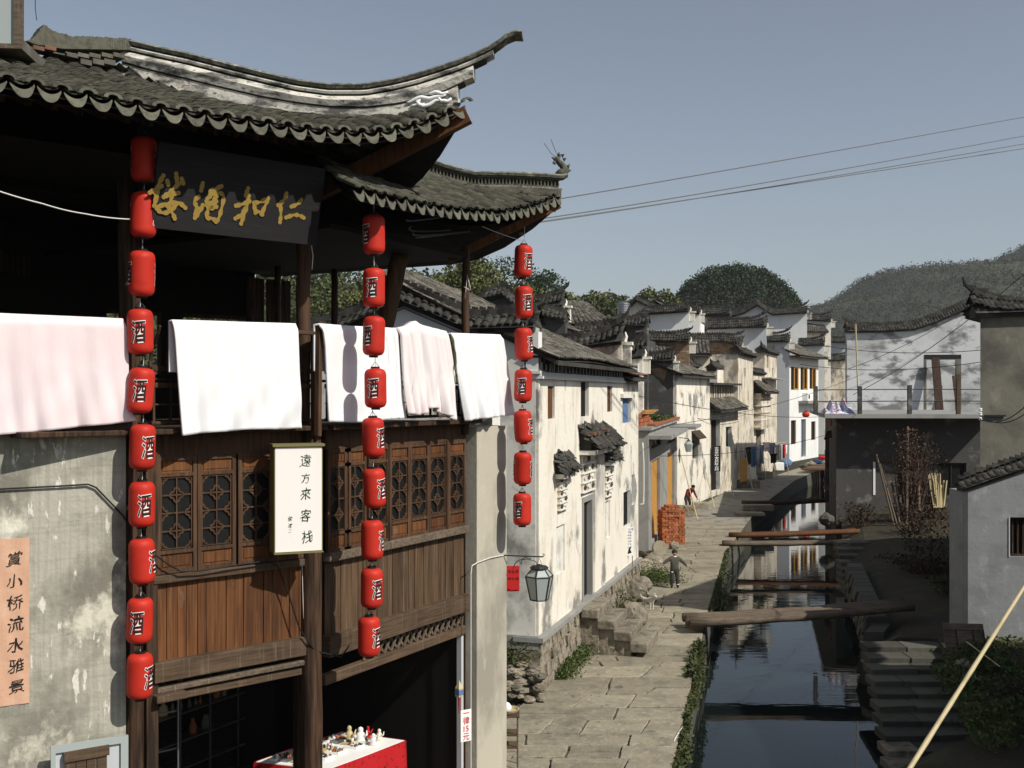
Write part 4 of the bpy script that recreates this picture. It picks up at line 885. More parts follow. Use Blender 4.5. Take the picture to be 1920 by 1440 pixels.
for k in range(5):
    a, c = (.45 + .1 * k, .1 + .17 * k) if k < 5 else (.3, .5)
    o0 = onT(.62 + .04 * (k % 2), .06 + .19 * k); T = thing('trinket_tray', 'white tray of small trinkets on the red table, %s' % ['nearest the post', 'second from the post', 'middle one', 'second from the far end', 'at the far end'][k], 'tray', o0, 'trays of trinkets on the table')
    ex = (C_ - B).normalized() * .17; ey = (A - B).normalized() * .2; ez = Vector((0, 0, .035))
    mb = MB(); c0 = o0 + Vector((0, 0, .002)); mb.hexa([c0 - ex / 2 - ey / 2, c0 + ex / 2 - ey / 2, c0 + ex / 2 + ey / 2, c0 - ex / 2 + ey / 2] + [c0 - ex / 2 - ey / 2 + ez, c0 + ex / 2 - ey / 2 + ez, c0 + ex / 2 + ey / 2 + ez, c0 - ex / 2 + ey / 2 + ez]); mb.build('tray_base', M['pure'], T)
    mb = MB()
    for j in range(26):
        p = c0 + ez + ex * rnd.uniform(-.42, .42) + ey * rnd.uniform(-.42, .42); r_ = rnd.uniform(.008, .018); mb.cur = j % 3; mb.lathe([(r_ * .4, 0), (r_, r_ * .8), (r_ * .5, r_ * 1.6)], (p.x, p.y, p.z), 6)
    o = mb.build('trinkets', [M['brick'], M['steel'], M['ink_green']], T); o['kind'] = 'stuff'
for k in range(9):
    o0 = onT(.16 + .16 * (k % 3), .14 + .30 * (k // 3)); T = thing('goods_box', 'small box of goods on the red table, %s row, %s from the post' % (['front', 'middle', 'back'][k // 3], ['first', 'second', 'third'][k % 3]), 'box', o0, 'boxes of goods on the table'); ex = (C_ - B).normalized() * .13; ey = (A - B).normalized() * .12; ez = Vector((0, 0, .03 + .02 * (k % 2)))
    mb = MB(); mb.hexa([o0 - ex - ey * .5, o0 + ex - ey * .5, o0 + ex + ey * .5, o0 - ex + ey * .5] + [o0 - ex - ey * .5 + ez, o0 + ex - ey * .5 + ez, o0 + ex + ey * .5 + ez, o0 - ex + ey * .5 + ez]); mb.build('box_body', M[['pure', 'steel', 'bamboo'][k % 3]], T)
    mb = MB()
    for j in range(9): p = o0 + ez + ex * rnd.uniform(-.8, .8) + ey * rnd.uniform(-.4, .4); r_ = rnd.uniform(.012, .028); mb.cur = (j + k) % 3; mb.lathe([(r_ * .5, 0), (r_, r_), (r_ * .4, r_ * 2)], tuple(p), 6)
    mb.build('goods', [M['ink_green'], M['brick'], M['cloth_mix']], T)['kind'] = 'stuff'
def figurine(px, py, z, h, m, label, wide=1.0):
    p = TB(px, py, z); t = thing('figurine', label, 'figurine', p, 'figurines on the shop table'); mb = MB()
    pr = [(.5, 0), (.55, .1), (.42, .25), (.5, .4), (.36, .6), (.20, .7), (.27, .8), (.22, .93), (.05, 1)]
    mb.lathe([(r_ * h * .55 * wide, q_ * h) for r_, q_ in pr], tuple(p), 12, 1, .8); mb.tube([p + Vector((.1 * h, -.1 * h, .35 * h)), p + Vector((.35 * h * wide, -.2 * h, .55 * h)), p + Vector((.42 * h, -.1 * h, .8 * h))], [.1 * h, .07 * h, .03 * h], 6)
    mb.tube([p + Vector((-.1 * h, -.1 * h, .35 * h)), p + Vector((-.35 * h * wide, -.15 * h, .45 * h)), p + Vector((-.4 * h, -.1 * h, .3 * h))], [.1 * h, .07 * h, .04 * h], 6); mb.build('figure', m, t, smooth=True)
figurine(655, 1391, tz, .24, M['bamboo'], 'cream and brown carved figurine on the red table', 1.0); figurine(676, 1391, tz, .22, M['pure'], 'dark and white glazed figurine at the middle of the table', 1.3)
figurine(700, 1397, tz, .17, M['cloth_mix'], 'low cream rabbit figurine near the table edge', 1.3); figurine(711, 1388, tz, .17, M['cream'], 'cream figurine behind the low rabbit one', 1.1); figurine(690, 1384, tz, .18, M['redpaper'], 'small red figurine at the back of the table', .8)
# price strip
pst = thing('price_strip', 'white price strip with red characters on the shop doorpost', 'sign', P(873, 1392, 15.6)); FP_ = Frame(P(863, 1360, 15.55).xy, (.85, .53))
(ua, za), (ub, zb) = FP_.hit(864, 1392), FP_.hit(884, 1329); mb = MB(); mb.fbox(FP_, ua, ub, -.01, 0, za, zb); mb.build('strip', M['pure'], pst)
for ch, fy, sz in (('一', .9, .11), ('律', .66, .12), ('15', .40, .12), ('元', .15, .12)):
    q = MB(); write(q, ch, lambda x, y: FP_.at(x, .004, y), sz, (ua + ub) / 2, za + (zb - za) * fy, bold=.012, sx=.95); q.build('red_character', M['redpaper'], pst)
vp = MB(); u = FR.U(872, .03); vp.fbox(FR, u - .09, u - .03, -.06, .02, 0, 2.4); wpart('door_jamb', M['bluewhite'], vp)
ol = thing('paper_pendant', 'small colourful paper house pendant hanging at the shop doorpost', 'pendant', P(861, 1300, 15.5)); p = P(861, 1300, 15.5)
mb = MB(); mb.lathe([(.055, 0), (.06, .02), (.06, .13), (.02, .20), (.003, .24)], tuple(p - Vector((0, 0, .05))), 4); mb.build('pendant_body', M['bamboo'], ol); mb = MB(); mb.lathe([(.062, .03), (.064, .04), (.064, .10), (.06, .11)], tuple(p - Vector((0, 0, .05))), 4); mb.build('pendant_band', M['blue'], ol)
mb = MB(); mb.tube([p - Vector((0, 0, .05)), p - Vector((0, 0, .3))], [.02, .008], 5); mb.build('tassel', M['redpaper'], ol)
# shelves at the back of the shop with dim wares
shf = thing('display_shelf', 'tall dark display shelf with small wares at the back of the shop', 'shelf', FR.at(2, -3.6, 0))
for k in range(6):
    mb = MB(); mb.fbox(FR, .2, 3.3, -4.2, -3.8, .3 + k * .42, .32 + k * .42); mb.build('shelf_board', M['steel'], shf)
for k in range(6):
    mb = MB(); mb.fbox(FR, .2 + k * .61, .225 + k * .61, -3.8, -3.775, .0, 2.6); mb.build('upright', M['steel'], shf)
mb = MB()
for k in range(70):
    u = rnd.uniform(.3, 3.2); lv = rnd.randrange(1, 5); h = rnd.uniform(.08, .25); p = FR.at(u, -3.95, .325 + lv * .42); mb.cur = k % 3; mb.lathe([(h * .25, 0), (h * .3, h * .4), (h * .12, h * .8), (h * .15, h)], tuple(p), 8)
o = tag(mb.build('small_wares', [M['mortar_top'], M['bamboo'], M['brick']]), 'rows of small wares standing on the dark shop shelf', 'wares', kind='stuff')
rk = thing('wire_rack', 'thin white wire rack in the left shop opening', 'rack', FL.at(-1.7, -.8, 0))
for k in range(5):
    mb = MB(); mb.fbox(FL, -2.05, -1.35, -.92, -.90, .4 + k * .45, .415 + k * .45); mb.build('rack_bar', M['steel'], rk)
for u in (-2.05, -1.35):
    mb = MB(); mb.fbox(FL, u, u + .02, -.90, -.88, 0, 2.5); mb.build('rack_post', M['steel'], rk)
# --- red notice and bracket lamp on the pier
rn = thing('red_notice', 'red paper notice with black writing beside the bracket lamp', 'notice', P(958, 1086, 16.9)); FQ = Frame(P(944, 1086, 17.0).xy, (1, .08))
(ua, za), (ub, zb) = FQ.hit(944, 1109), FQ.hit(974, 1061); mb = MB(); mb.fbox(FQ, ua, ub, -.008, 0, za, zb); mb.build('paper', M['redpaper'], rn)
for r_, txt in enumerate(('欢迎品茶', '香樟木扇')):
    for i, ch in enumerate(txt):
        q = MB(); write(q, ch, lambda x, y: FQ.at(x, .003, y), .052, ua + .04 + i * .058, za + (zb - za) * (.78 - .28 * r_), brush=1, seed=i); q.build('black_character', M['ink'], rn)
bl = thing('bracket_lamp', 'six-sided glass street lamp hanging from an iron bracket on the cement pier', 'lamp', P(1011, 1095, 16.6)); dL = 16.6
mb = MB(); mb.tube([P(938, 1041, dL), P(1018, 1044, dL)], .012, 6); mb.tube([P(1018, 1044, dL), P(1021, 1040, dL), P(1017, 1038, dL)], .008, 5)
sc = []
for i in range(22): t = i / 21; a = t * 9; sc.append(P(976 + 12 * t ** 1 * math.cos(a) * (1 - t) - 0 * t + 22 * (t - .1), 1052 + 8 * math.sin(a) * (1 - t) - 6 * t, dL))
mb.tube([P(962, 1066, dL), P(966, 1056, dL), P(973, 1050, dL), P(990, 1048, dL), P(1003, 1052, dL), P(1008, 1058, dL)], .007, 5); mb.tube(sc, .006, 5); mb.build('bracket', M['metal'], bl)
c0 = P(1011, 1120, dL).xy; zz = lambda y: P(0, y, dL).z
Rr = [(17, 1124), (26.5, 1080), (14, 1066)]; px2m = dL / FPX
def hexr(r, y, a0=15): return [Vector((c0.x + r * px2m * math.cos(R(60 * i + a0)), c0.y + r * px2m * math.sin(R(60 * i + a0)), zz(y))) for i in range(6)]
rings = [hexr(*q_) for q_ in Rr]
for (ra, rb) in zip(rings, rings[1:]):
    for i in range(6):
        mb = MB(); mb.poly([ra[i], ra[(i + 1) % 6], rb[(i + 1) % 6], rb[i]]); o = mb.build('lamp_pane', M['lampglass'], bl); s_ = o.modifiers.new('t', 'SOLIDIFY'); s_.thickness = .006
mb = MB()
for (ra, rb) in zip(rings, rings[1:]):
    for i in range(6): mb.tube([ra[i], rb[i]], .012, 5)
for rg_ in rings:
    for i in range(6): mb.tube([rg_[i], rg_[(i + 1) % 6]], .012, 5)
mb.build('lamp_frame', M['metal'], bl)
mb = MB(); mb.lathe([(.13, 0), (.15, .02), (.12, .05), (.05, .06), (.01, .08)], (c0.x, c0.y, zz(1067)), 12); mb.build('lamp_cap', M['metal'], bl)
mb = MB(); mb.tube([Vector((c0.x - .05, c0.y, zz(1062))), Vector((c0.x, c0.y, zz(1046))), Vector((c0.x + .05, c0.y, zz(1062)))], .006, 5); mb.build('hanger', M['metal'], bl)
# ================================================================== ground, canal, path
CL = [(4, -.5), (10, .95), (17.1, 2.58), (30.6, 5.69), (40.4, 8.06), (46.2, 9.9), (55.6, 12.8), (73.6, 19.5), (90, 27), (112, 38.5)]      # (Z, X) left edge of canal
CR = [(4, 2.6), (10, 4.2), (19.7, 6.75), (24.8, 8.0), (27, 9.07), (37, 11.6), (42, 13.0), (52.7, 16.2), (73.6, 23.5), (90, 31), (112, 40.5)]
PL = [(4, -7), (12, -4), (14, -2.8), (18, -.7), (20.5, .15), (23.2, 1.1), (25.7, 1.8), (28, 2.75), (31, 3.45), (36, 4.5), (42, 5.7), (50, 7.5), (58, 10.4), (66, 13.2), (73.6, 17), (90, 25), (112, 37)]
WZ = -.9
def bank_r(z): return interp([(4, .5), (19, .5), (24.5, .45), (26, .3), (40, .2), (50, .6), (60, .5)], z)
st = [4, 8, 12, 15, 17.1, 18, 19.7, 22, 24.8, 25.3, 27, 30.6, 34, 37, 40.4, 43, 46.2, 50, 52.7, 55.6, 60, 66, 73.6, 80, 90, 100, 112]
mb = MB(); rows = []
for z in st:
    xl, xr, b_ = interp(CL, z), interp(CR, z), bank_r(z)
    prof = [(-900, -.06), (interp(PL, z), -.06), (xl - .02, -.06), (xl - .02, -1.9), (xr + .05, -1.9), (xr + .05, b_ - .55), (xr + .9, b_ - .15), (xr + 2.2, b_), (900, b_)]
    if 18 <= z <= 24.9: prof[5:8] = [(xr + 1.75, -1.2), (xr + 1.9, b_ - .12), (xr + 2.8, b_)]
    if z >= 112: prof = [(x, .0 if 1 < i < 8 else y) for i, (x, y) in enumerate(prof)]
    rows.append([mb.vert((x, z, y)) for x, y in prof])
for a, b_ in zip(rows, rows[1:]):
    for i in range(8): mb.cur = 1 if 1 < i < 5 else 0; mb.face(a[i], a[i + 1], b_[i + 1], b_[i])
# carried on to the horizon and behind the camera
for y0, y1 in ((112, 4200), (-400, 4)):
    r0 = rows[-1] if y0 == 112 else rows[0]; mb.cur = 0
    far = [mb.vert((mb.v[k][0] * (4 if y0 == 112 and abs(mb.v[k][0]) > 500 else 1), 4200 if y0 == 112 else -400, mb.v[k][2])) for k in r0]
    for i in range(8):
        q_ = (r0[i], r0[i + 1], far[i + 1], far[i]); mb.face(*(q_ if y0 == 112 else q_[::-1]))
ground = tag(mb.build('ground', [M['soil'], M['stone_dk']]), kind='structure')
# water
mw = bpy.data.materials.new('canal_water'); mw.use_nodes = True; nt = mw.node_tree; pb = nt.nodes['Principled BSDF']
pb.inputs['Base Color'].default_value = (.006, .010, .010, 1); pb.inputs['Roughness'].default_value = .015; pb.inputs['IOR'].default_value = 1.36; pb.inputs['Specular IOR Level'].default_value = .5
g_ = nt.nodes.new('ShaderNodeNewGeometry'); vm = nt.nodes.new('ShaderNodeVectorMath'); vm.operation = 'MULTIPLY'; vm.inputs[1].default_value = (1.1, 3.4, 1); nz = nt.nodes.new('ShaderNodeTexNoise'); nz.inputs['Scale'].default_value = 1.0; nz.inputs['Detail'].default_value = 3
bp = nt.nodes.new('ShaderNodeBump'); bp.inputs['Strength'].default_value = .045; bp.inputs['Distance'].default_value = .05
nt.links.new(g_.outputs['Position'], vm.inputs[0]); nt.links.new(vm.outputs[0], nz.inputs['Vector']); nt.links.new(nz.outputs['Fac'], bp.inputs['Height']); nt.links.new(bp.outputs[0], pb.inputs['Normal'])
mb = MB(); pr = None
for z in [-20] + st[:-1] + [111.5]:
    zz_ = max(z, 4); xl, xr = interp(CL, zz_) - .1, interp(CR, zz_) + .3
    if z < 4: xl -= 5.5; xr -= 5.5
    a = (mb.vert((xl, z, WZ)), mb.vert((xr, z, WZ)))
    if pr: mb.face(pr[0], pr[1], a[1], a[0])
    pr = a
tag(mb.build('water', mw), kind='structure')
# path bed and far path
mb = MB(); pr = None
for z in [6, 8, 10, 12, 13, 14] + [15 + .8 * k for k in range(50)]:
    a = (mb.vert((interp(PL, z) - .1, z, -.03)), mb.vert((interp(CL, z), z, -.03)))
    if pr: mb.face(pr[0], pr[1], a[1], a[0])
    pr = a
path = tag(mb.build('path', M['joint']), kind='structure')
mb = MB(); pr = None
zs = [48 + 1.0 * k for k in range(65)]
for z in zs:
    n_ = 6; a = [mb.vert((hull(interp(PL, z) + .05, interp(CL, z), k / n_), z, .0)) for k in range(n_ + 1)]
    if pr:
        for k in range(n_): mb.face(pr[k], pr[k + 1], a[k + 1], a[k])
    pr = a
mfar = mat('far_paving', (.25, .235, .195), .9, [((.12, .11, .09), (1.6, 1.2, 1), 6, .54, .62, .85), ((.33, .31, .27), (4, 4, 4), 5, .55, .7, .5)], bump=(6, .4, .03))
o = mb.build('far_paving', mfar, path)
# paving stones: each its own object
def paving():
    rg = random.Random(42); z = 12.9; cnt = 0; rest = MB()
    jitter = {}
    while z < 48.3:
        dz = rg.uniform(.42, .80) * (1 + .012 * (z - 14)); z1 = z + dz
        xa, xb = interp(PL, z), interp(CL, z); n = max(2, int((xb - xa) / rg.uniform(.70, 1.15)))
        cuts = [0] + sorted(min(.97, max(.03, (k + rg.uniform(-.25, .25)) / n)) for k in range(1, n)) + [1]
        top_ = [0] + [c + rg.gauss(0, .035) for c in cuts[1:-1]] + [1]
        for k in range(n):
            a, b_ = cuts[k], cuts[k + 1]; a2, b2 = top_[k], top_[k + 1]; sub_ = [(0, 1)] if rg.random() > .3 else [(0, .5), (.5, 1)]
            for s0, s1 in sub_:
                za, zb = z + dz * s0, z + dz * s1; g = .009
                def X(t, zz_): return interp(PL, zz_) * (1 - t) + interp(CL, zz_) * t
                base = [(X(a + (a2 - a) * s0, za), za), (X(b_ + (b2 - b_) * s0, za), za), (X(b_ + (b2 - b_) * s1, zb), zb), (X(a + (a2 - a) * s1, zb), zb)]
                cx = sum(p[0] for p in base) / 4; cz = sum(p[1] for p in base) / 4; out = []
                for i in range(4):
                    p, q_ = base[i], base[(i + 1) % 4]; m_ = 6 if i % 2 == 0 else 4
                    for j in range(m_):
                        t = j / m_; x = p[0] + (q_[0] - p[0]) * t; y = p[1] + (q_[1] - p[1]) * t
                        j_ = .009 + (.014 if j == 0 else 0); dx, dy = cx - x, cz - y; l = math.hypot(dx, dy)
                        sh_ = g + abs(rg.gauss(0, j_)); out.append((x + dx / l * sh_, y + dy / l * sh_ * .7 + rg.gauss(0, .008)))
                mb = MB() if cnt < 298 else rest; h0 = rg.gauss(.006, .009); tx, ty = rg.gauss(0, .006), rg.gauss(0, .006); N_ = len(out)
                top = [mb.vert((cx + (x - cx) * .975, cz + (y - cz) * .965, h0 + (x - cx) * tx + (y - cz) * ty)) for x, y in out]
                mid = [mb.vert((x, y, h0 - .014 + (x - cx) * tx + (y - cz) * ty)) for x, y in out]; bot = [mb.vert((x, y, -.035)) for x, y in out]
                mb.face(*top)
                for i in range(N_): j = (i + 1) % N_; mb.face(mid[i], mid[j], top[j], top[i]); mb.face(bot[i], bot[j], mid[j], mid[i])
                if cnt < 298: mb.build('paving_stone', M['stone'], path)
                cnt += 1
        z = z1
    if rest.v: rest.build('paving_stones', M['stone'], path)['kind'] = 'stuff'
    return cnt, z
pc, pz = paving()
print('paving', pc, pz)
# kerb-edge stones of the bank and the bank wall
cwall = thing('canal_wall', 'mossy stone bank wall below the paved path along the water', 'wall', (5, 28, -.9))
z = 11.0; rg = random.Random(4)
for row, (za, zb) in enumerate(((-1.0, -.62), (-.61, -.32), (-.31, -.045))):
    z = 11.0 + row * .3
    while z < 47:
        l = rg.uniform(.7, 1.3) * (1 + (z - 11) * .02); z1 = z + l; xa, xb = interp(CL, z), interp(CL, z1); w = rg.uniform(.0, .03)
        mb = MB(); mb.hexa([(xa - .2, z + .012, za), (xa + .03 + w, z + .012, za), (xb + .03 + w, z1 - .012, za), (xb - .2, z1 - .012, za), (xa - .2, z + .012, zb), (xa + .02 + w, z + .012, zb), (xb + .02 + w, z1 - .012, zb), (xb - .2, z1 - .012, zb)])
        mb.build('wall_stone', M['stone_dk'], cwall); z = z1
# ------------------------------------------------------------------ leaf scatter
def quad_tpl(w=.5, l=1.0): return np.array([(-w / 2, 0, 0), (w / 2, 0, 0), (w / 2, l, .12 * l), (-w / 2, l, .12 * l)]), np.array([[0, 1, 2, 3]])
leafV = np.array([(0, 0, 0), (.34, .45, .07), (0, 1, 0), (-.34, .45, .07)], float); leafF = np.array([[0, 1, 2, 3]])
def rand_axes(n, up=0.0):
    y = npr.normal(size=(n, 3)); y[:, 2] = y[:, 2] * (1 - up) + up * 1.2; y /= np.linalg.norm(y, axis=1)[:, None]
    x = npr.normal(size=(n, 3)); x -= y * np.sum(x * y, 1)[:, None]; x /= np.linalg.norm(x, axis=1)[:, None]; return x, y, np.cross(x, y)
def leaves(name, pts, size, m, parent=None, up=0.0, var=.35, kind=None, label=None, cat=None, group=None, aspect=1.0):
    pts = np.asarray(pts, float); n = len(pts); x, y, z = rand_axes(n, up); s = (size * (1 + npr.uniform(-var, var, n)))[:, None]
    V, F = stamp(leafV, leafF, pts, x * s * aspect, y * s, z * s); o = link(name, np_mesh(name, V, F, m), parent)
    return tag(o, label, cat, group, kind)
def blob_pts(c, r, n, shell=.55):
    d = npr.normal(size=(n, 3)); d /= np.linalg.norm(d, axis=1)[:, None]; k = (npr.uniform(shell ** 3, 1, n) ** (1 / 3))[:, None]; return np.array(c) + d * k * np.array(r)
# creeper on the bank wall
def creeper(z0, z1, n, depth, label, wide=.12):
    pts = []
    for _ in range(n):
        z = rnd.uniform(z0, z1); k = max(0, math.sin((z - z0) / (z1 - z0) * math.pi)) ** .5 * (.6 + .4 * math.sin(z * 5))
        zz_ = .04 - rnd.random() ** 1.3 * depth * k; pts.append((interp(CL, z) + .04 + abs(rnd.gauss(0, wide)) * k * (1 - .3 * zz_), z, zz_))
    leaves('creeper', pts, .065, M['ivy'], up=.2, label=label, cat='creeper')
creeper(15.5, 20.5, 4200, .75, 'creeper hanging from the near end of the path edge over the water', .07)
creeper(20.5, 25.6, 2800, .6, 'creeper along the path edge just before the thick log bridge', .07)
creeper(28.5, 41.0, 3000, .9, 'tall weeds and creeper on the bank wall between the bridges', .12)
pts = [(interp(CL, z) - .03 + rnd.gauss(0, .05), z, .02 + rnd.random() * .1) for z in [rnd.uniform(22.5, 25.2) for _ in range(500)]]
leaves('weed_tuft', pts, .13, M['ivy'], up=.5, label='leafy weed tuft at the path edge just before the log bridge', cat='weeds', kind='stuff')
cable('bank_pipe', 'pale hose lying along the edge of the paved path', [Vector((interp(CL, z) - .03 + .05 * math.sin(z * 3), z, .02 - (.05 if 17.5 < z < 18.3 else 0))) for z in [16 + .35 * k for k in range(10)]], .013, 'cable_w', 0, 2, 'hose')
# ================================================================== house builders
def wall_holes(F, u0, u1, z0, z1, holes, m, parent, name='wall', depth=.32, back=None, top=None, reveal=None):
    us = sorted(set([u0, u1] + [h[0] for h in holes] + [h[1] for h in holes])); zs = sorted(set([z0, z1] + [h[2] for h in holes] + [h[3] for h in holes]))
    mb = MB()
    def inside(u, z): return any(h[0] < u < h[1] and h[2] < z < h[3] for h in holes)
    for a, b_ in zip(us, us[1:]):
        for c_, d_ in zip(zs, zs[1:]):
            if not inside((a + b_) / 2, (c_ + d_) / 2): mb.poly([F.at(a, 0, c_), F.at(b_, 0, c_), F.at(b_, 0, d_), F.at(a, 0, d_)])
    mb.cur = 1; dep = {(h[0], h[2]): h[4] for h in holes if len(h) > 4}
    for a, b_, c_, d_ in [h[:4] for h in holes]:
        dh = dep.get((a, c_), depth)
        for p in (((a, c_), (a, d_)), ((a, d_), (b_, d_)), ((b_, d_), (b_, c_)), ((b_, c_), (a, c_))):
            (ua, za), (ub, zb) = p; mb.poly([F.at(ua, 0, za), F.at(ua, -dh, za), F.at(ub, -dh, zb), F.at(ub, 0, zb)])
    mb.cur = 0
    mb.poly([F.at(u0, 0, z0), F.at(u0, 0, z1), F.at(u0, -depth, z1), F.at(u0, -depth, z0)]); mb.poly([F.at(u1, 0, z0), F.at(u1, -depth, z0), F.at(u1, -depth, z1), F.at(u1, 0, z1)]); mb.poly([F.at(u0, 0, z1), F.at(u1, 0, z1), F.at(u1, -depth, z1), F.at(u0, -depth, z1)])
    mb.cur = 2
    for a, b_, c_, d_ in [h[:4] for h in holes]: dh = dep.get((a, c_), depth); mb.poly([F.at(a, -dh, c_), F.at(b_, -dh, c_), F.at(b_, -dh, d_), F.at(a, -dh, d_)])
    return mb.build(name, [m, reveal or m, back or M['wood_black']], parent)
def pbox(F, x0, y0, x1, y1, n=0):  # pixel box -> (u0,u1,z0,z1) on a frame; y0 top, y1 bottom taken at their own x
    xm = (x0 + x1) / 2; return (F.U(x0, n), F.U(x1, n), F.hit(xm, y1, n)[1], F.hit(xm, y0, n)[1])
def roof_patch(parent, e0, e1, r0, r1, m='tile_far', pitch=.24, step=.17, sag=.08, seed=1, jit=1.6, name='roof_tiles'):
    e0, e1, r0, r1 = [Vector(p) for p in (e0, e1, r0, r1)]; Lu = (e1 - e0).length; Ls = ((r0 + r1) / 2 - (e0 + e1) / 2).length
    def S(u, s):
        t = u / Lu; p = e0.lerp(e1, t).lerp(r0.lerp(r1, t), s); p.z -= sag * math.sin(math.pi * min(1, max(0, s))) + .03 * math.sin(t * 7 + seed) * Lu / 8; return p
    tiled(parent, S, 0, Lu, lambda u: 1.0, pitch, step, Ls, M[m], seed=seed, k=3, full=False, jit=jit, name=name)
    mb = MB(); a = [e0, e1, r1, r0]; mb.hexa([p - Vector((0, 0, .15)) for p in a] + [p - Vector((0, 0, .07)) for p in a]); mb.build('roof_boards', M['tile_cap'], parent)
_cc = tile_tpl('cover', .085, .26, 3, False); _ck = tile_tpl('cover', .070, .22, 3, False, .02)
def cap(parent, pts, w=.62, h=.30, up=(0, 0), m='tile_cap', white=None, seed=0, pitch=.165):
    """Little gabled coping of tiles along a wall top."""
    pts = [Vector(p) for p in pts]; rg = random.Random(seed + len(pts)); path_ = []
    for a, b_ in zip(pts, pts[1:]):
        n = max(1, int((b_ - a).length / pitch)); path_ += [(a.lerp(b_, i / n), (b_ - a).normalized()) for i in range(n)]
    path_.append((pts[-1], (pts[-1] - pts[-2]).normalized())); n = len(path_); L = sum((b_ - a).length for a, b_ in zip(pts, pts[1:]))
    O, X, Y, Z = [], [], [], []; ridge = []; dist = 0; prev = None
    for i, (p, d) in enumerate(path_):
        if prev is not None: dist += (p - prev).length
        prev = p; e0 = max(0, 1 - dist / 1.3); e1 = max(0, 1 - (L - dist) / 1.3); lift = .6 * (up[0] * e0 ** 2 + up[1] * e1 ** 2)
        x = d; hz = Vector((0, 0, 1)); side = x.cross(hz).normalized()
        for sg in (1, -1):
            s_ = side * sg; yy = (-s_ * w / 2 + hz * h * .72); yl = yy.length; yy.normalize(); xx = x * sg; zz_ = xx.cross(yy).normalized()
            for k in range(3):
                o = p + s_ * (w / 2 - .02) + hz * (lift * .8) + yy * (k * yl / 3) + zz_ * .03 + Vector((0, 0, rg.gauss(0, .012)))
                O.append(tuple(o)); q_ = (yy - zz_ * .12 + x * rg.gauss(0, .05)).normalized(); X.append(tuple(xx)); Y.append(tuple(q_)); Z.append(tuple(xx.cross(q_)))
        ridge.append(p + hz * (h * .80 + lift * 1.25))
    V, F = stamp(_ck[0], _ck[1], O, X, Y, Z); o = link('coping_tiles', np_mesh('coping_tiles', V, F, M[m]), parent); o['kind'] = 'stuff'
    mb = MB()
    for (a, b_), (i) in zip(zip(ridge, ridge[1:]), range(n)): mb.bar(a, b_ + (b_ - a) * .02, .15, .13 + rg.uniform(0, .04))
    for i in range(n):
        p, d = path_[i]; mb.bar(ridge[i] + Vector((0, 0, .06)), ridge[i] + Vector((0, 0, .13 + rg.uniform(0, .03))) + d * .02, .035, .13, up=tuple(d))
    for e, k in ((0, up[0]), (-1, up[1])):
        if k > .05:
            p = ridge[e]; d = path_[e][1] * (-1 if e == 0 else 1); mb.tube([p - d * .3, p + Vector((0, 0, .03)), p + d * .16 + Vector((0, 0, .08 + .2 * k)), p + d * .22 + Vector((0, 0, .16 + .4 * k))], [.08, .07, .05, .02], 5)
    mb.build('coping_ridge', M[m], parent)
    mb = MB()
    for (a, da), (b_, db) in zip(path_, path_[1:]):
        side = da.cross(Vector((0, 0, 1))).normalized(); k = 1
        mb.hexa([a - side * w * .5, a + side * w * .5, b_ + side * w * .5, b_ - side * w * .5, a - side * .04 + Vector((0, 0, h * .7)), a + side * .04 + Vector((0, 0, h * .7)), b_ + side * .04 + Vector((0, 0, h * .7)), b_ - side * .04 + Vector((0, 0, h * .7))])
        mb.hexa([a - side * w * .36 - Vector((0, 0, .09)), a + side * w * .36 - Vector((0, 0, .09)), b_ + side * w * .36 - Vector((0, 0, .09)), b_ - side * w * .36 - Vector((0, 0, .09)), a - side * w * .36 - Vector((0, 0, .004)), a + side * w * .36 - Vector((0, 0, .004)), b_ + side * w * .36 - Vector((0, 0, .004)), b_ - side * w * .36 - Vector((0, 0, .004))])
    mb.build('coping_bed', M[m], parent)
    for e in (white or ()):
        p = pts[e]; d = (path_[e][1]) * (1 if e else -1); mb = MB(); q_ = p + d * .05; mb.bar(q_ + Vector((0, 0, -.7)), q_ + Vector((0, 0, -.12)), .16, w * .5, up=tuple(d)); mb.bar(q_ + Vector((0, 0, -.115)), q_ + Vector((0, 0, -.02)), .24, w * .62, up=tuple(d)); mb.tube([q_, q_ + d * .05 + Vector((0, 0, .14)), q_ + d * .02 + Vector((0, 0, .28))], [.08, .06, .02], 5); mb.build('parapet_finial', M['cream'], parent, smooth=False)
def pts_on(F, pl, n=0): return [F.at(F.hit(x, y, n)[0], n, F.hit(x, y, n)[1]) for x, y in pl]
def gable(parent, F, top, zb, m, th=.35, cap_=True, n=0, name='wall', **kw):
    """Camera-facing wall with its top outline given in the picture, plus its coping."""
    P3 = pts_on(F, top, n); uz = [(F.hit(x, y, n)[0], F.hit(x, y, n)[1]) for x, y in top]
    mb = MB(); mb.prism(F, [(uz[0][0], zb)] + [(uz[-1][0], zb)] + uz[::-1], n - th, n); mb.build(name, M[m] if isinstance(m, str) else m, parent)
    if cap_: cap(parent, [p - F.n * th / 2 for p in P3], **kw)
    return uz
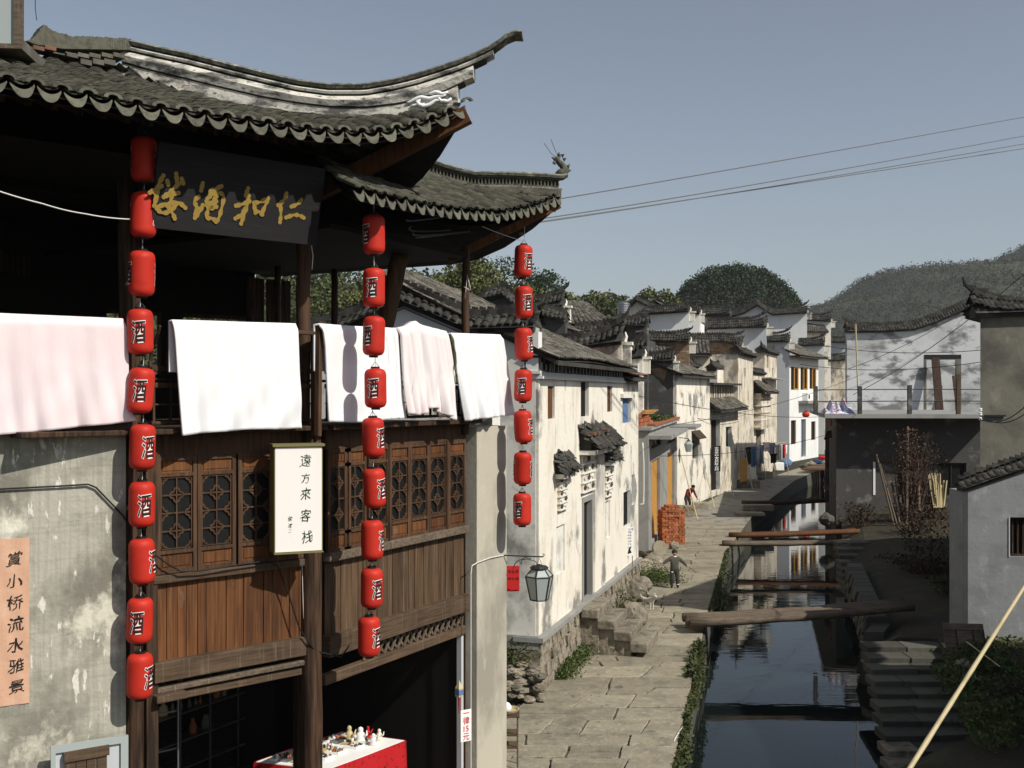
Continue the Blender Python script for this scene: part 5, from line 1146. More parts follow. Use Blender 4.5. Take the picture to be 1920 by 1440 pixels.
def window(parent, F, box, fm='wood_dk', pm='glass_dk', bars=1, depth=-.12, name='window', ft=.05):
    a, b_, c_, d_ = box; mb = MB()
    for (x0, x1, z0, z1) in ((a, a + ft, c_, d_), (b_ - ft, b_, c_, d_), (a + ft, b_ - ft, c_, c_ + ft), (a + ft, b_ - ft, d_ - ft, d_)): mb.fbox(F, x0, x1, depth - .04, depth + .02, z0, z1)
    for k in range(bars): x = a + (b_ - a) * (k + 1) / (bars + 1); mb.fbox(F, x - ft / 3, x + ft / 3, depth - .03, depth + .01, c_ + ft, d_ - ft)
    o = mb.build(name, M[fm], parent); mb = MB(); mb.fbox(F, a + ft, b_ - ft, depth - .05, depth - .042, c_ + ft, d_ - ft); sub('pane', mb.mesh('pane', M[pm]), o); return o
def body(parent, F, u0, u1, n0, n1, z0, z1, m, name='side_wall'):
    mb = MB(); mb.fbox(F, u0, u1, n0, n1, z0, z1); return mb.build(name, M[m] if isinstance(m, str) else m, parent)
CR_ = (.955, -.296)
# ------------------------------------------------------------------ the white house with the carved door hood
F1 = frame_pts((.5375, 21.5), (3.07, 29.7)); W1 = ((3.07 - .5375) ** 2 + 8.2 ** 2) ** .5
h1 = thing('plaster_house', 'cream plastered house with a carved door hood and worn stone steps', 'house', (.54, 21.5, 0))
HB = 1.10; HT = 6.36
hol = [pbox(F1, 1027, 724, 1040, 785), pbox(F1, 1089, 716, 1104, 781), pbox(F1, 1138.5, 724, 1148, 772), pbox(F1, 1043, 985, 1059, 1074), pbox(F1, 1132, 940, 1144, 1010)]
dr = pbox(F1, 1091, 930, 1110, 1100); dr = (dr[0], dr[1], HB - .02, dr[3]); hol.append(dr)
wall_holes(F1, 0, W1, HB, HT, [(*h_, .12) if h_ is dr else (*h_, .07 if i_ != 1 else .09) for i_, h_ in enumerate(hol)], M['cream'], h1, 'wall', .30, back=M['wood_black'], reveal=M['sidewall'])
for k in (0, 2):
    a, b_, c_, d_ = hol[k]; mb = MB(); mb.fbox(F1, a + .01, b_ - .01, -.068, -.05, c_ + .01, d_ - .01); mb.build('shutter', M['plank'], h1)
a, b_, c_, d_ = hol[3]; mb = MB(); mb.fbox(F1, a + .15, b_, -.068, -.05, c_, d_); mb.build('blocked_window', M['sidewall'], h1)
a, b_, c_, d_ = hol[4]; mb = MB(); mb.fbox(F1, a + .15, b_, -.068, -.05, c_, d_); mb.build('blocked_window', M['sidewall'], h1)
a, b_, c_, d_ = dr; mb = MB(); mb.fbox(F1, a, a + .10, -.11, .03, c_, d_); mb.fbox(F1, b_ - .10, b_, -.11, .03, c_, d_); mb.fbox(F1, a + .1, b_ - .1, -.11, .03, d_ - .12, d_); mb.build('door_surround', M['concrete'], h1)
body(h1, F1, .2, W1, -7, -.32, HB, 6.3, 'sidewall', 'inner_block'); 
# plinth of rubble, each visible stone a part
mb = MB(); mb.fbox(F1, -.10, W1 + 2.4, -.5, .06, -.1, HB - .10); mb.build('plinth_core', M['plinth'], h1); body(h1, F1, -.14, W1 + 2.4, -.5, .13, HB - .098, HB, 'concrete', 'plinth_cap')
rg = random.Random(8)
for r_ in range(4):
    u = -.12
    while u < 10.6:
        l = rg.uniform(.22, .5); z0 = .02 + r_ * .245; mb = MB(); n1 = .07 + rg.uniform(.0, .06)
        if not (dr[0] - .6 < u < dr[0] + 1.4):
            c8 = [F1.at(u + .02, n1, z0), F1.at(u + l - .01, n1, z0), F1.at(u + l - .01, 0, z0), F1.at(u + .02, 0, z0), F1.at(u + .03, n1 - .03, z0 + .22), F1.at(u + l - .03, n1 - .03, z0 + .22), F1.at(u + l - .03, 0, z0 + .22), F1.at(u + .03, 0, z0 + .22)]
            mb.hexa([p + Vector((rg.gauss(0, .01), rg.gauss(0, .01), rg.gauss(0, .012))) for p in c8]); mb.build('plinth_stone', M['plinth'], h1)
        u += l
# frieze under the eave
body(h1, F1, -.02, W1, -.3, .05, 6.36, 6.44, 'white', 'moulding'); body(h1, F1, -.03, W1, -.3, .10, 6.30 - .0, 6.355, 'white', 'moulding')
mfr = mat('black_and_white_eave_frieze', (.045, .045, .045), .9, [((.62, .60, .55), (9, 9, .9), 3, .56, .62, .85)])
body(h1, F1, -.03, W1, -.3, .03, 6.445, 6.72, mfr, 'eave_frieze'); body(h1, F1, -.05, W1, -.3, .22, 6.722, 6.77, 'wood_dk', 'eave_board')
for k in range(26):
    u = .1 + k * .33; body(h1, F1, u, u + .03, .03, .042, 6.46, 6.46 + rnd.uniform(.12, .25), 'white', 'frieze_tooth')
eL = F1.at(-.05, .42, 6.72); eR = F1.at(W1 + .02, .42, 6.72)
roof_patch(h1, eL, eR, F1.at(-.05, -4.2, 8.95), F1.at(W1, -4.2, 8.75), seed=2, pitch=.21, step=.13, sag=.10, jit=2.2)
# gable wall toward the camera
F1s = Frame((.5375, 21.49), CR_)
gtop = [(560, 640), (660, 610), (757, 563), (885, 617), (1004, 614)]
uz = gable(h1, F1s, gtop, HB, 'sidewall', th=.3, name='gable_wall', w=.8, h=.40, up=(0, .12), seed=3)
mb = MB(); mw_ = [(uz[1][0], uz[1][1] - .75), (uz[3][0], uz[3][1] - .45), (uz[3][0], uz[3][1] - .16), (uz[2][0], uz[2][1] - .10), (uz[1][0], uz[1][1] - .10)]
mb.prism(F1s, [(uz[1][0], uz[1][1] - .9), (uz[3][0], uz[3][1] - .9), (uz[3][0], uz[3][1] - .19), (uz[2][0], uz[2][1] - .16), (uz[1][0], uz[1][1] - .17)], 0, .012); mb.build('gable_limewash', M['white'], h1)
for off in (.10, .17):
    mb = MB()
    for a, b_ in ((1, 2), (2, 3)): mb.bar(F1s.at(uz[a][0], .016, uz[a][1] - off), F1s.at(uz[b_][0], .016, uz[b_][1] - off), .014 if off > .1 else .03, .03, up=tuple(F1s.n))
    mb.build('gable_line', M['black'], h1)
body(h1, F1s, -.26, .0, -.25, .03, 6.45, 7.25, 'white', 'corner_pier'); body(h1, F1s, -.30, .05, -.28, .06, 6.40, 6.46, 'sidewall', 'corner_corbel')
body(h1, F1s, -3.5, .02, -.4, .10, .85, HB + .02, 'concrete', 'gable_plinth_cap'); body(h1, F1s, -3.5, -.0, -.4, .04, -.1, .85, 'plinth', 'gable_plinth')
# door hood, carved panels, side hoods
def carved(box, rows, cols, m1='cream_old', m2='brick'):
    a, b_, c_, d_ = box; body(h1, F1, a, b_, -.02, .05, c_, d_, m1, 'carved_panel')
    for i in range(rows):
        z0 = c_ + (d_ - c_) * i / rows; body(h1, F1, a - .02, b_ + .02, .0, .085, z0, z0 + .03, 'white', 'carved_moulding')
        for j in range(cols):
            u0 = a + (b_ - a) * (j + .18) / cols; u1 = a + (b_ - a) * (j + .82) / cols; zz0 = z0 + (d_ - c_) / rows * .25; zz1 = z0 + (d_ - c_) / rows * .9
            mb = MB(); um = (u0 + u1) / 2; zm = (zz0 + zz1) / 2; mb.prism(F1, [(um, zz0), (u1, zm), (um, zz1), (u0, zm)], .05, .075); mb.build('carved_diamond', M['sidewall' if (i + j) % 2 else 'wood_h'], h1)
bpx = pbox(F1, 1089, 852, 1111, 925); carved((bpx[0], bpx[1], bpx[2] + .05, bpx[3]), 4, 3)
for (x0, y0, x1, y1, r_, c_) in ((1045, 893, 1060, 955, 5, 2), (1132, 866, 1146, 930, 5, 2)):
    b4 = pbox(F1, x0, y0, x1, y1); carved(b4, r_, c_)
def hood(x0, x1, ytop, ymid, n1, hh, seed, label):
    u0, u1 = F1.U(x0), F1.U(x1); z1 = F1.hit((x0 + x1) / 2, ymid)[1]; rg = random.Random(seed)
    body(h1, F1, u0, u1, 0, n1 * .7, z1 - .12, z1 - .02, 'sidewall', 'hood_corbel')
    O, X, Y, Z = [], [], [], []
    for k in range(int((u1 - u0) / .12) + 1):
        for j in range(6):
            u = u0 + k * .12 + rg.gauss(0, .03); n = n1 * (1 - j / 6.0); zz_ = z1 + hh * j / 6 + rg.gauss(0, .03)
            o = F1.at(u, n, zz_); y = (-F1.n * 1.0 + Vector((0, 0, .55 + rg.gauss(0, .25))) + F1.u * rg.gauss(0, .35)).normalized(); x = (F1.u - y * F1.u.dot(y)).normalized(); O.append(tuple(o)); X.append(tuple(x)); Y.append(tuple(y)); Z.append(tuple(x.cross(y)))
    V, F = stamp(_cc[0], _cc[1], O, X, Y, Z); o = link('hood_tiles', np_mesh('hood_tiles', V, F, M['tile_cap']), h1); o['kind'] = 'stuff'
    body(h1, F1, u0 + .05, u1 - .05, 0, n1 * .5, z1, z1 + hh * .7, 'tile_cap', 'hood_core')
hood(1086, 1136, 806, 838, .55, .55, 4, ''); hood(1040, 1066, 855, 884, .30, .42, 5, ''); hood(1131, 1150, 832, 862, .28, .38, 6, '')
for (x, y) in ((1087, 812), (1095, 811), (1113, 806)):
    u, z = F1.hit(x, y); mb = MB(); mb.fbox(F1, u, u + .28, .1, .35, z - .05, z + .02); mb.build('broken_tile', M['tile_red'], h1)
u, z = F1.hit(1124, 826); mb = MB(); mb.lathe([(.05, -.3), (.30, -.2), (.34, 0), (.26, .2), (.08, .3)], tuple(F1.at(u, .30, z)), 10, .6); mb.build('hood_finial', M['tile_cap'], h1, smooth=True)
mstain = mat('soot_stain', (.30, .29, .27), .95, [((.62, .56, .46), (3, 3, 1.4), 5, .5, .62, .8)])
# chipped pilaster right of the door
b4 = pbox(F1, 1112, 838, 1131, 1096); body(h1, F1, b4[0], b4[1], 0, .05, HB + .01, b4[3], 'cream', 'pilaster')
# door steps
for k in range(4):
    z1 = HB - .04 - .245 * (k + .0); n0 = .1 + k * .37; u0 = dr[0] - .55 + k * .04; l = 1.55
    mb = MB(); mb.fbox(F1, u0, u0 + l * .56, n0, n0 + .42, z1 - .23, z1); mb.fbox(F1, u0 + l * .57, u0 + l, n0, n0 + .41, z1 - .235, z1 - .01); mb.build('door_step', M['step'], h1, bevel=.03)
    if k < 3: body(h1, F1, u0 + .1, u0 + l - .2, .06, n0 + .4, -.05, z1 - .24, 'plinth', 'step_fill')
# ------------------------------------------------------------------ annexe with the blue shutter
h2 = thing('white_annexe', 'narrow white plastered annexe with a blue shutter beside the carved-door house', 'house', (3.3, 30.5, 0))
F2 = frame_pts((3.09, 29.78), (3.79, 32.0)); W2 = math.hypot(.70, 2.22)
ho = [pbox(F2, 1164, 746, 1183, 793), pbox(F2, 1169, 921, 1182, 986), pbox(F2, 1184.5, 890, 1190, 946)]
wall_holes(F2, 0, W2, 1.0, 6.35, ho, M['cream'], h2, reveal=M['white'], depth=.09); body(h2, F2, 0, W2, -6, -.33, 1, 6.3, 'sidewall', 'inner_block')
a, b_, c_, d_ = ho[0]; body(h2, F2, a, a + (b_ - a) * .9, -.085, -.06, c_, d_, 'blue', 'shutter'); body(h2, F2, a - .1, b_ + .1, 0, .1, d_, d_ + .12, 'sidewall', 'window_lintel')
b4 = pbox(F2, 1165, 865, 1197, 1040); mb = MB(); mb.prism(F2, [(.02, 1.02), (W2, 1.02), (W2, 5.05), (.02, 4.25)], 0, .008); mb.build('fresh_limewash', M['pure'], h2) if False else None
body(h2, F2, 0, W2, -.28, .05, 6.352, 6.50, mfr, 'eave_frieze'); roof_patch(h2, F2.at(-.02, .3, 6.50), F2.at(W2 + .02, .3, 6.50), F2.at(0, -3, 7.7), F2.at(W2, -3, 7.7), m='tile_red', seed=6, pitch=.2, step=.14)
body(h2, F2, W2 - .12, W2 + .02, -3, .02, 6.352, 6.9, 'white', 'side_parapet')
# ------------------------------------------------------------------ concrete shed with orange door frames
h3 = thing('concrete_house', 'unfinished bare concrete house with tall orange door frames', 'house', (5.1, 40, 0))
F3 = frame_pts((5.12, 40), (8.35, 54)); W3 = math.hypot(3.23, 14)
ho = [pbox(F3, 1221.5, 817, 1239.5, 838), pbox(F3, 1251, 813, 1266, 830), pbox(F3, 1222, 861, 1237, 1003), pbox(F3, 1251, 846, 1264.5, 950)]
ho = [ho[0], ho[1], (ho[2][0], ho[2][1], .25, ho[2][3]), (ho[3][0], ho[3][1], .25, ho[3][3])]
wall_holes(F3, 0, W3, -.05, 4.62, ho, M['concrete'], h3, depth=.15, reveal=M['concrete']); body(h3, F3, 0, W3, -4, -.51, -.05, 4.6, 'concrete', 'inner_block')
for k in (2, 3):
    a, b_, c_, d_ = ho[k]; body(h3, F3, a + .02, b_ - .02, -.145, -.12, c_, d_ - .02, 'orange', 'door_frame')
for k in (0, 1): window(h3, F3, ho[k], depth=-.09)
body(h3, F3, -.02, .0, -4, -.02, -.05, 4.6, 'concrete', 'flank_wall'); body(h3, F3, -.15, W3 + .1, -4, .12, 4.62, 4.74, 'concrete', 'roof_slab'); body(h3, F3, .1, 9.5, .005, .85, 4.28, 4.42, 'concrete', 'canopy'); body(h3, F3, 9.6, W3 + .2, .005, 1.2, 4.34, 4.48, 'concrete', 'canopy')
bk = thing('roof_brick_pile', 'pile of orange bricks and planks stored on the concrete roof', 'brick pile', F3.at(1, -.8, 4.75)); rg = random.Random(5)
for r_ in range(3):
    for k in range(17 - r_ * 3):
        for j in range(2): mb = MB(); u = .2 + k * .27 + rg.gauss(0, .01); n = -.3 - j * .25; mb.fbox(F3, u, u + .24, n - .2, n, 4.745 + r_ * .16, 4.745 + r_ * .16 + .14); mb.build('brick', M['brick'], bk)
for k in range(3): mb = MB(); mb.bar(F3.at(.3 + k, -.2 - k * .1, 5.25 + .04 * k), F3.at(7 + k, -.5, 5.15 + .05 * k), .12, .04); mb.build('plank', M['orange'], bk)
pts = [F3.at(rnd.uniform(5, 13), rnd.uniform(-1.2, 0), 4.8 + rnd.random() * .12) for _ in range(2600)]; leaves('roof_grass', pts, .11, M['grass'], up=.6, label='green grass and moss growing on the concrete roof edge', cat='grass', kind='stuff')
mb = MB(); mb.fbox(F3, 1, W3, -.15, .16, 4.745, 4.83); mb.build('roof_edge_bricks', M['brick'], h3)
# ------------------------------------------------------------------ row behind: cream wall with small lamp
h4 = thing('cream_corner_house', 'cream plastered corner house with grey tiles, a wall lamp and a dark brick flank', 'house', (8.3, 54.5, 0))
F4 = frame_pts((8.42, 54.6), (11.5, 62.0)); W4 = math.hypot(3.08, 7.4)
ho = [pbox(F4, 1298, 826, 1309, 860)]
wall_holes(F4, 0, W4, -.05, 6.95, ho, M['cream'], h4, depth=.25); body(h4, F4, .1, W4, -6, -.26, -.05, 6.9, 'darkwall', 'inner_block')
a, b_, c_, d_ = ho[0]; mb = MB(); mb.hexa([F4.at(a - .2, .4, d_ + .1), F4.at(b_ + .3, .4, d_ + .1), F4.at(b_ + .3, .02, d_ + .5), F4.at(a - .2, .02, d_ + .5), F4.at(a - .2, .4, d_ + .16), F4.at(b_ + .3, .4, d_ + .16), F4.at(b_ + .3, .02, d_ + .56), F4.at(a - .2, .02, d_ + .56)]); mb.build('window_awning', M['drystem'], h4)
roof_patch(h4, F4.at(-.2, .4, 6.98), F4.at(W4, .4, 6.98), F4.at(-.2, -3.4, 8.6), F4.at(W4, -3.4, 8.6), seed=9, jit=2)
F4s = Frame((8.42, 54.58), (.965, -.26)); gable(h4, F4s, [(1150, 676), (1262, 676)], -.05, 'darkwall', th=.3, name='flank_wall', up=(0, .35), white=(-1,), seed=4, w=.9, h=.45)
b4 = pbox(F4s, 1220, 688, 1252, 704); mb = MB(); mb.prism(F4s, [(b4[0], b4[3] - .1), (b4[0] + .3, b4[2]), (b4[1] - .2, b4[2] - .3), (b4[1], b4[2] + .3), (b4[1] - .1, b4[3])], 0, .012); mb.build('exposed_brick', M['brickwall'], h4)
wl = thing('wall_lamp', 'small glass lamp on the cream corner house wall', 'lamp', F4.at(F4.U(1291), .5, 3)); u, z = F4.hit(1291, 837, .5); c0 = F4.at(u, .5, z)
mb = MB(); mb.lathe([(.14, -.28), (.24, .12), (.12, .26)], tuple(c0), 6); mb.build('lamp_glass', M['lampglass'], wl); mb = MB(); mb.lathe([(.12, .26), (.05, .34), (.01, .4)], tuple(c0), 6); mb.tube([c0 + Vector((0, 0, .4)), F4.at(u, 0, z + .45)], .02, 5); mb.build('lamp_arm', M['metal'], wl)
# antique shop
h5 = thing('antique_shop', 'streaked plaster antique shop with a black vertical sign and a narrow tiled pent roof', 'house', (11.5, 62, 0))
F5 = frame_pts((11.52, 62.05), (14.4, 68.0)); W5 = math.hypot(2.88, 5.95); zt5 = F5.hit(1357, 768)[1]
ho = [pbox(F5, 1333, 786, 1350, 912), pbox(F5, 1361, 800, 1372, 838)]; ho[0] = (ho[0][0], ho[0][1], .25, ho[0][3])
wall_holes(F5, 0, W5, -.05, zt5, ho, M['cream_old'], h5, depth=.25, reveal=M['sidewall']); body(h5, F5, 0, W5, -5, -.26, -.05, zt5 - .1, 'brickwall', 'inner_block')
roof_patch(h5, F5.at(-.1, .7, zt5 + .0), F5.at(W5 - .1, .7, zt5 + .1), F5.at(0, -.1, zt5 + .55), F5.at(W5, -.1, zt5 + .6), seed=12, sag=.03)
zr5 = F5.hit(1357, 722)[1]; body(h5, F5, 0, W5, -.7, -.3, zt5, zr5, 'cream_old', 'upper_wall')
for k in range(16): body(h5, F5, .2 + k * .4, .24 + k * .4, -.3, -.26, zt5 + .55, zr5, 'wood_h', 'upper_slat')
body(h5, F5, -.1, W5, -.8, .25, zr5, zr5 + .12, 'tile_cap', 'balcony_edge')
zr6 = F5.hit(1360, 688)[1]; body(h5, F5, 0, W5, -3, -2.4, zr5, zr6, 'brickwall', 'back_wall')
cap(h5, [F5.at(0, -2.7, zr6), F5.at(W5, -2.7, zr6 + .1)], w=.9, h=.45, up=(0, .4), seed=7)
body(h5, F5, W5 - 1.6, W5 - .1, -1.6, -.9, zr5 + .1, zr5 + 1.0, 'cream', 'small_turret'); cap(h5, [F5.at(W5 - 1.8, -1.25, zr5 + 1.0), F5.at(W5, -1.25, zr5 + 1.05)], w=.8, h=.4, up=(.2, .2), seed=8)
sg = thing('shop_sign', 'black vertical sign with white characters beside the antique shop door', 'sign', P(1344, 884, 62)); Fs = Frame(P(1336, 860, 62).xy, (.97, .25))
(ua, za), (ub, zb) = Fs.hit(1336.5, 884), Fs.hit(1351, 836); mb = MB(); mb.fbox(Fs, ua, ub, -.05, 0, za, zb); mb.build('sign_board', M['black'], sg)
for i, ch in enumerate('古民古玩店'):
    q = MB(); write(q, ch, lambda x, y: Fs.at(x, .006, y), .27, (ua + ub) / 2, zb - (zb - za) * (.12 + .19 * i), bold=.012); q.build('white_character', M['pure'], sg)
# tall cream houses
h6 = thing('tall_cream_house', 'tall narrow cream house with dark streaks above the clothes rack', 'house', (14.4, 68, 0))
F6 = frame_pts((14.42, 68.05), (16.6, 73.5)); W6 = math.hypot(2.18, 5.45); zt6 = F6.hit(1398, 664)[1]
wall_holes(F6, 0, W6, -.05, zt6, [pbox(F6, 1396, 690, 1398, 706)], M['cream_old'], h6, depth=.25); body(h6, F6, 0, W6, -5, -.26, -.05, zt6 - .1, 'cream_old', 'inner_block')
cap(h6, [F6.at(-.1, -.1, zt6), F6.at(W6, -.1, zt6 - .1)], w=.9, h=.4, up=(.35, 0), seed=3)
h7 = thing('gate_house', 'narrow house with a carved brick gate hood behind the washing', 'house', (16.6, 73.5, 0))
F7 = frame_pts((16.62, 73.55), (18.7, 79)); W7 = math.hypot(2.08, 5.45); zt7 = F7.hit(1422, 700)[1]; d7 = pbox(F7, 1418, 800, 1427, 890); d7 = (d7[0], d7[1], .2, d7[3])
wall_holes(F7, 0, W7, -.05, zt7, [d7], M['cream_old'], h7, depth=.3); body(h7, F7, 0, W7, -5, -.31, -.05, zt7 - .1, 'cream_old', 'inner_block'); cap(h7, [F7.at(0, -.1, zt7), F7.at(W7, -.1, zt7)], seed=5)
zh = F7.hit(1428, 735)[1]
roof_patch(h7, F7.at(-.2, 1.0, zh), F7.at(W7 + .6, 1.0, zh), F7.at(.2, .0, zh + .75), F7.at(W7 - .2, .0, zh + .75), seed=15, sag=.04); body(h7, F7, .4, W7 - .4, .0, .5, zh - 2.6, zh - .1, 'cream_old', 'gate_panel')
for k in range(5): body(h7, F7, .3, W7 - .3, .0, .62 - .03 * k, zh - .5 - k * .5, zh - .40 - k * .5, 'sidewall' if k % 2 else 'cream_old', 'gate_moulding')
h8 = thing('tall_pale_house', 'tall pale plastered house with a small roof terrace opening', 'house', (18.7, 79, 0))
F8 = frame_pts((18.72, 79.05), (21.35, 86)); W8 = math.hypot(2.63, 6.95); zt8 = F8.hit(1445, 662)[1]
wall_holes(F8, 0, W8, -.05, zt8, [pbox(F8, 1437.5, 664.5, 1441, 690), pbox(F8, 1448, 690, 1450, 706)], M['cream_old'], h8, depth=.4); body(h8, F8, 0, W8, -5, -.41, -.05, zt8 - .1, 'cream_old', 'inner_block')
cap(h8, [F8.at(-.3, -.2, zt8), F8.at(W8, -.2, zt8)], w=1, h=.5, up=(.2, .3), seed=11); body(h8, F8, -1.5, W8 - .5, .02, .7, zt8 - 2.05, zt8 - 1.95, 'concrete', 'ledge')
# big grey-white house with orange shutters
h9 = thing('shuttered_house', 'tall white house with orange window shutters and a broad shade-grey flank wall', 'house', (24.4, 94, 0))
F9 = frame_pts((24.42, 94), (29.3, 102)); W9 = math.hypot(4.88, 8); zt9 = 9.25
ho = [pbox(F9, 1483, 688, 1497, 731), pbox(F9, 1501, 689, 1514, 731), pbox(F9, 1518, 690, 1530, 729), pbox(F9, 1483, 788, 1492.5, 833), pbox(F9, 1502, 786, 1511, 862), pbox(F9, 1521, 790, 1529, 825)]; ho[4] = (ho[4][0], ho[4][1], .2, ho[4][3])
wall_holes(F9, 0, W9, -.05, zt9, ho, M['white'], h9, depth=.3); body(h9, F9, 0, W9, -7, -.31, -.05, zt9 - .1, 'bluewhite', 'inner_block')
for k in range(3):
    a, b_, c_, d_ = ho[k]; w = (b_ - a); o = window(h9, F9, ho[k], 'wood_dk', bars=0)
    body(h9, F9, a + w * .42, a + w * .50, -.1, .02, c_, d_, 'orange', 'shutter'); body(h9, F9, a + w * .90, b_ + .02, -.1, .02, c_, d_, 'orange', 'shutter'); body(h9, F9, a + w * .5, b_, -.1, .01, c_, c_ + .12, 'orange', 'shutter_rail'); body(h9, F9, a + w * .5, b_, -.1, .01, d_ - .12, d_, 'orange', 'shutter_rail')
for k in (3, 5): window(h9, F9, ho[k], 'plank')
a, b_, c_, d_ = ho[4]; body(h9, F9, a, a + (b_ - a) * .45, -.28, -.1, c_, d_, 'blue', 'door_leaf')
body(h9, F9, 2.8, W9, .0, .9, 5.1, 5.35, 'concrete', 'balcony_slab'); body(h9, F9, 0, W9, .0, .8, zt9, zt9 + .12, 'plank', 'eave_soffit'); roof_patch(h9, F9.at(-.1, 1.0, zt9 + .1), F9.at(W9 + .2, 1.0, zt9 + .1), F9.at(-.1, -3, zt9 + 1.9), F9.at(W9, -3, zt9 + 1.9), seed=17, pitch=.26)
F9s = Frame((24.42, 93.98), (.95, -.31)); gable(h9, F9s, [(1436, 640), (1480, 640)], -.05, 'bluewhite', th=.4, name='flank_wall', up=(.1, .5), white=(-1,), w=1.5, h=.9, seed=6)  # flank takes a greyed copy of the white, its shade painted in
mb = MB(); u, z = F9.hit(1514, 744, .35); mb.fbox(F9, u - .5, u + .5, 0.01, .5, z - .35, z + .35); ac = thing('air_conditioner', 'white air conditioner unit under the orange shutters', 'air conditioner', F9.at(u, .2, z)); mb.build('casing', M['pure'], ac); mb = MB(); mb.lathe([(.22, 0), (.22, .02), (.02, .025)], (0, 0, 0), 14); me = mb.mesh('fan_grille', M['metal']); o = link('fan_grille', me, ac); o.matrix_basis = Matrix.Translation(F9.at(u, .502, z)) @ Matrix.Rotation(F9.rz, 4, 'Z') @ Matrix.Rotation(R(90), 4, 'X')
# ------------------------------------------------------------------ back rows: parapets and roofs climbing behind
def back_house(label, d, top, m, a=-.28, roof=None, zb=0, depth=6, **kw):
    x0 = top[0][0]; F = Frame(P(x0, 700, d).xy, (math.cos(a), math.sin(a))); o_ = thing('parapet_house', label, 'house', (*P(x0, 700, d).xy, zb)); uz = gable(o_, F, top, zb, m, **kw)
    za = min(z for u, z in uz) - .5; body(o_, F, uz[0][0] + .05, max(uz[0][0] + .6, uz[-1][0] - 1.7), -depth, -.4, zb, za, m, 'rear_block')
    if roof:
        rh, side = roof; ue = (uz[0][0], uz[-1][0]); zt_ = min(z for u, z in uz) - .35
        roof_patch(o_, F.at(ue[1] + .3, -depth, zt_), F.at(ue[1] + .3, -.45, zt_), F.at((ue[0] + ue[1]) / 2, -depth, zt_ + rh), F.at((ue[0] + ue[1]) / 2, -.45, zt_ + rh), seed=int(d), name='roof_tiles')
        roof_patch(o_, F.at(ue[0] - .3, -.45, zt_), F.at(ue[0] - .3, -depth, zt_), F.at((ue[0] + ue[1]) / 2, -.45, zt_ + rh), F.at((ue[0] + ue[1]) / 2, -depth, zt_ + rh), seed=int(d) + 1, name='roof_tiles')
    return o_, F, uz
back_house('dark stone parapet house right behind the right lantern string', 33, [(890, 640), (960, 636), (1030, 650), (1100, 648), (1166, 640)], 'cream_old', up=(0, .5), white=(-1,), w=.8, h=.4, seed=21)
back_house('old stone gable with loose tiles left of the steel tank', 42, [(880, 590), (912, 560), (945, 552), (985, 585), (1060, 600)], 'darkwall', w=1.0, h=.45, seed=22, roof=(1.0, 1))
back_house('rubble parapet with a curled tile end behind the lantern tops', 44, [(1003, 574), (1056, 572)], 'plinth', up=(0, .4), white=(-1,), w=.9, h=.45, seed=23)
o_, F_, uz = back_house('grey tiled house with a dark open attic between the parapets', 47, [(1050, 612), (1135, 612)], 'darkwall', cap_=False, seed=24)
roof_patch(o_, F_.at(uz[0][0] - .3, .9, uz[0][1] + .05), F_.at(uz[1][0] + .9, .9, uz[1][1] - .02), F_.at(uz[0][0] - 1.2, -4.2, uz[0][1] + 1.5), F_.at(uz[1][0] - 1.6, -4.2, uz[1][1] + 1.35), seed=25)
back_house('low parapet with a grey coping right of the dark attic', 45, [(1078, 624), (1153, 622)], 'cream_old', up=(0, .3), white=(-1,), w=.9, h=.42, seed=26)
back_house('curled horn parapet above the annexe', 37, [(1085, 656), (1167, 650)], 'cream', up=(0, .75), white=(-1,), w=.8, h=.42, seed=27)
back_house('stepped parapet with a tall curled end beside the grey flank wall', 43, [(1130, 674), (1205, 668)], 'sidewall', up=(0, .85), white=(-1,), w=.9, h=.42, seed=28)
back_house('dark coping wall behind the grey flank wall', 63, [(1165, 638), (1292, 640)], 'brickwall', up=(0, .25), white=(-1,), w=1.2, h=.6, seed=29)
back_house('short dark parapet below the steel tank', 52, [(1172, 610), (1214, 611)], 'darkwall', up=(0, .3), w=1.0, h=.45, seed=30)
back_house('white parapet wall left of the wooded knoll', 74, [(1186, 606), (1215, 588), (1292, 583)], 'white', up=(0, .35), white=(-1,), w=1.3, h=.55, seed=31)
back_house('small white parapet just right of the white wall', 80, [(1290, 588), (1312, 587)], 'white', up=(0, .35), white=(-1,), w=1.1, h=.5, seed=32)
back_house('brown weathered gable house behind the steel tank', 90, [(1178, 580), (1194, 563), (1236, 584), (1275, 582)], 'cream_old', w=1.3, h=.5, seed=33, roof=(1.4, 1))
back_house('dark double coping wall above the antique shop', 76, [(1290, 641), (1358, 640), (1390, 648)], 'brickwall', up=(0, .5), white=(-1,), w=1.3, h=.65, seed=34)
back_house('brown brick wall with black coping over the antique shop', 78, [(1328, 652), (1390, 656)], 'brickwall', up=(0, .4), w=1.2, h=.6, seed=35)
back_house('long white parapet with a raised right end below the knoll', 82, [(1326, 616), (1437, 612)], 'bluewhite', up=(0, .6), white=(-1,), w=1.5, h=.85, seed=36)
back_house('big white gable house with a peaked coping under the wooded knoll', 112, [(1362, 596), (1396, 587), (1420, 572), (1448, 590), (1513, 586)], 'white', up=(0, .5), white=(-1,), w=1.6, h=.8, seed=37)
back_house('dark tiled roof house left of the big white gable', 104, [(1316, 590), (1370, 588)], 'darkwall', up=(0, .5), w=1.5, h=.9, seed=38)
o_, F_, uz = back_house('low house with a lean-to tiled roof right of the big gable', 116, [(1513, 600), (1558, 602)], 'white', up=(0, .5), white=(-1,), w=1.6, h=.8, seed=39)
o_, F_, uz = back_house('small parapet house right of the orange shutters', 106, [(1497, 648), (1546, 646)], 'white', up=(0, .5), white=(-1,), w=1.6, h=.8, seed=40)
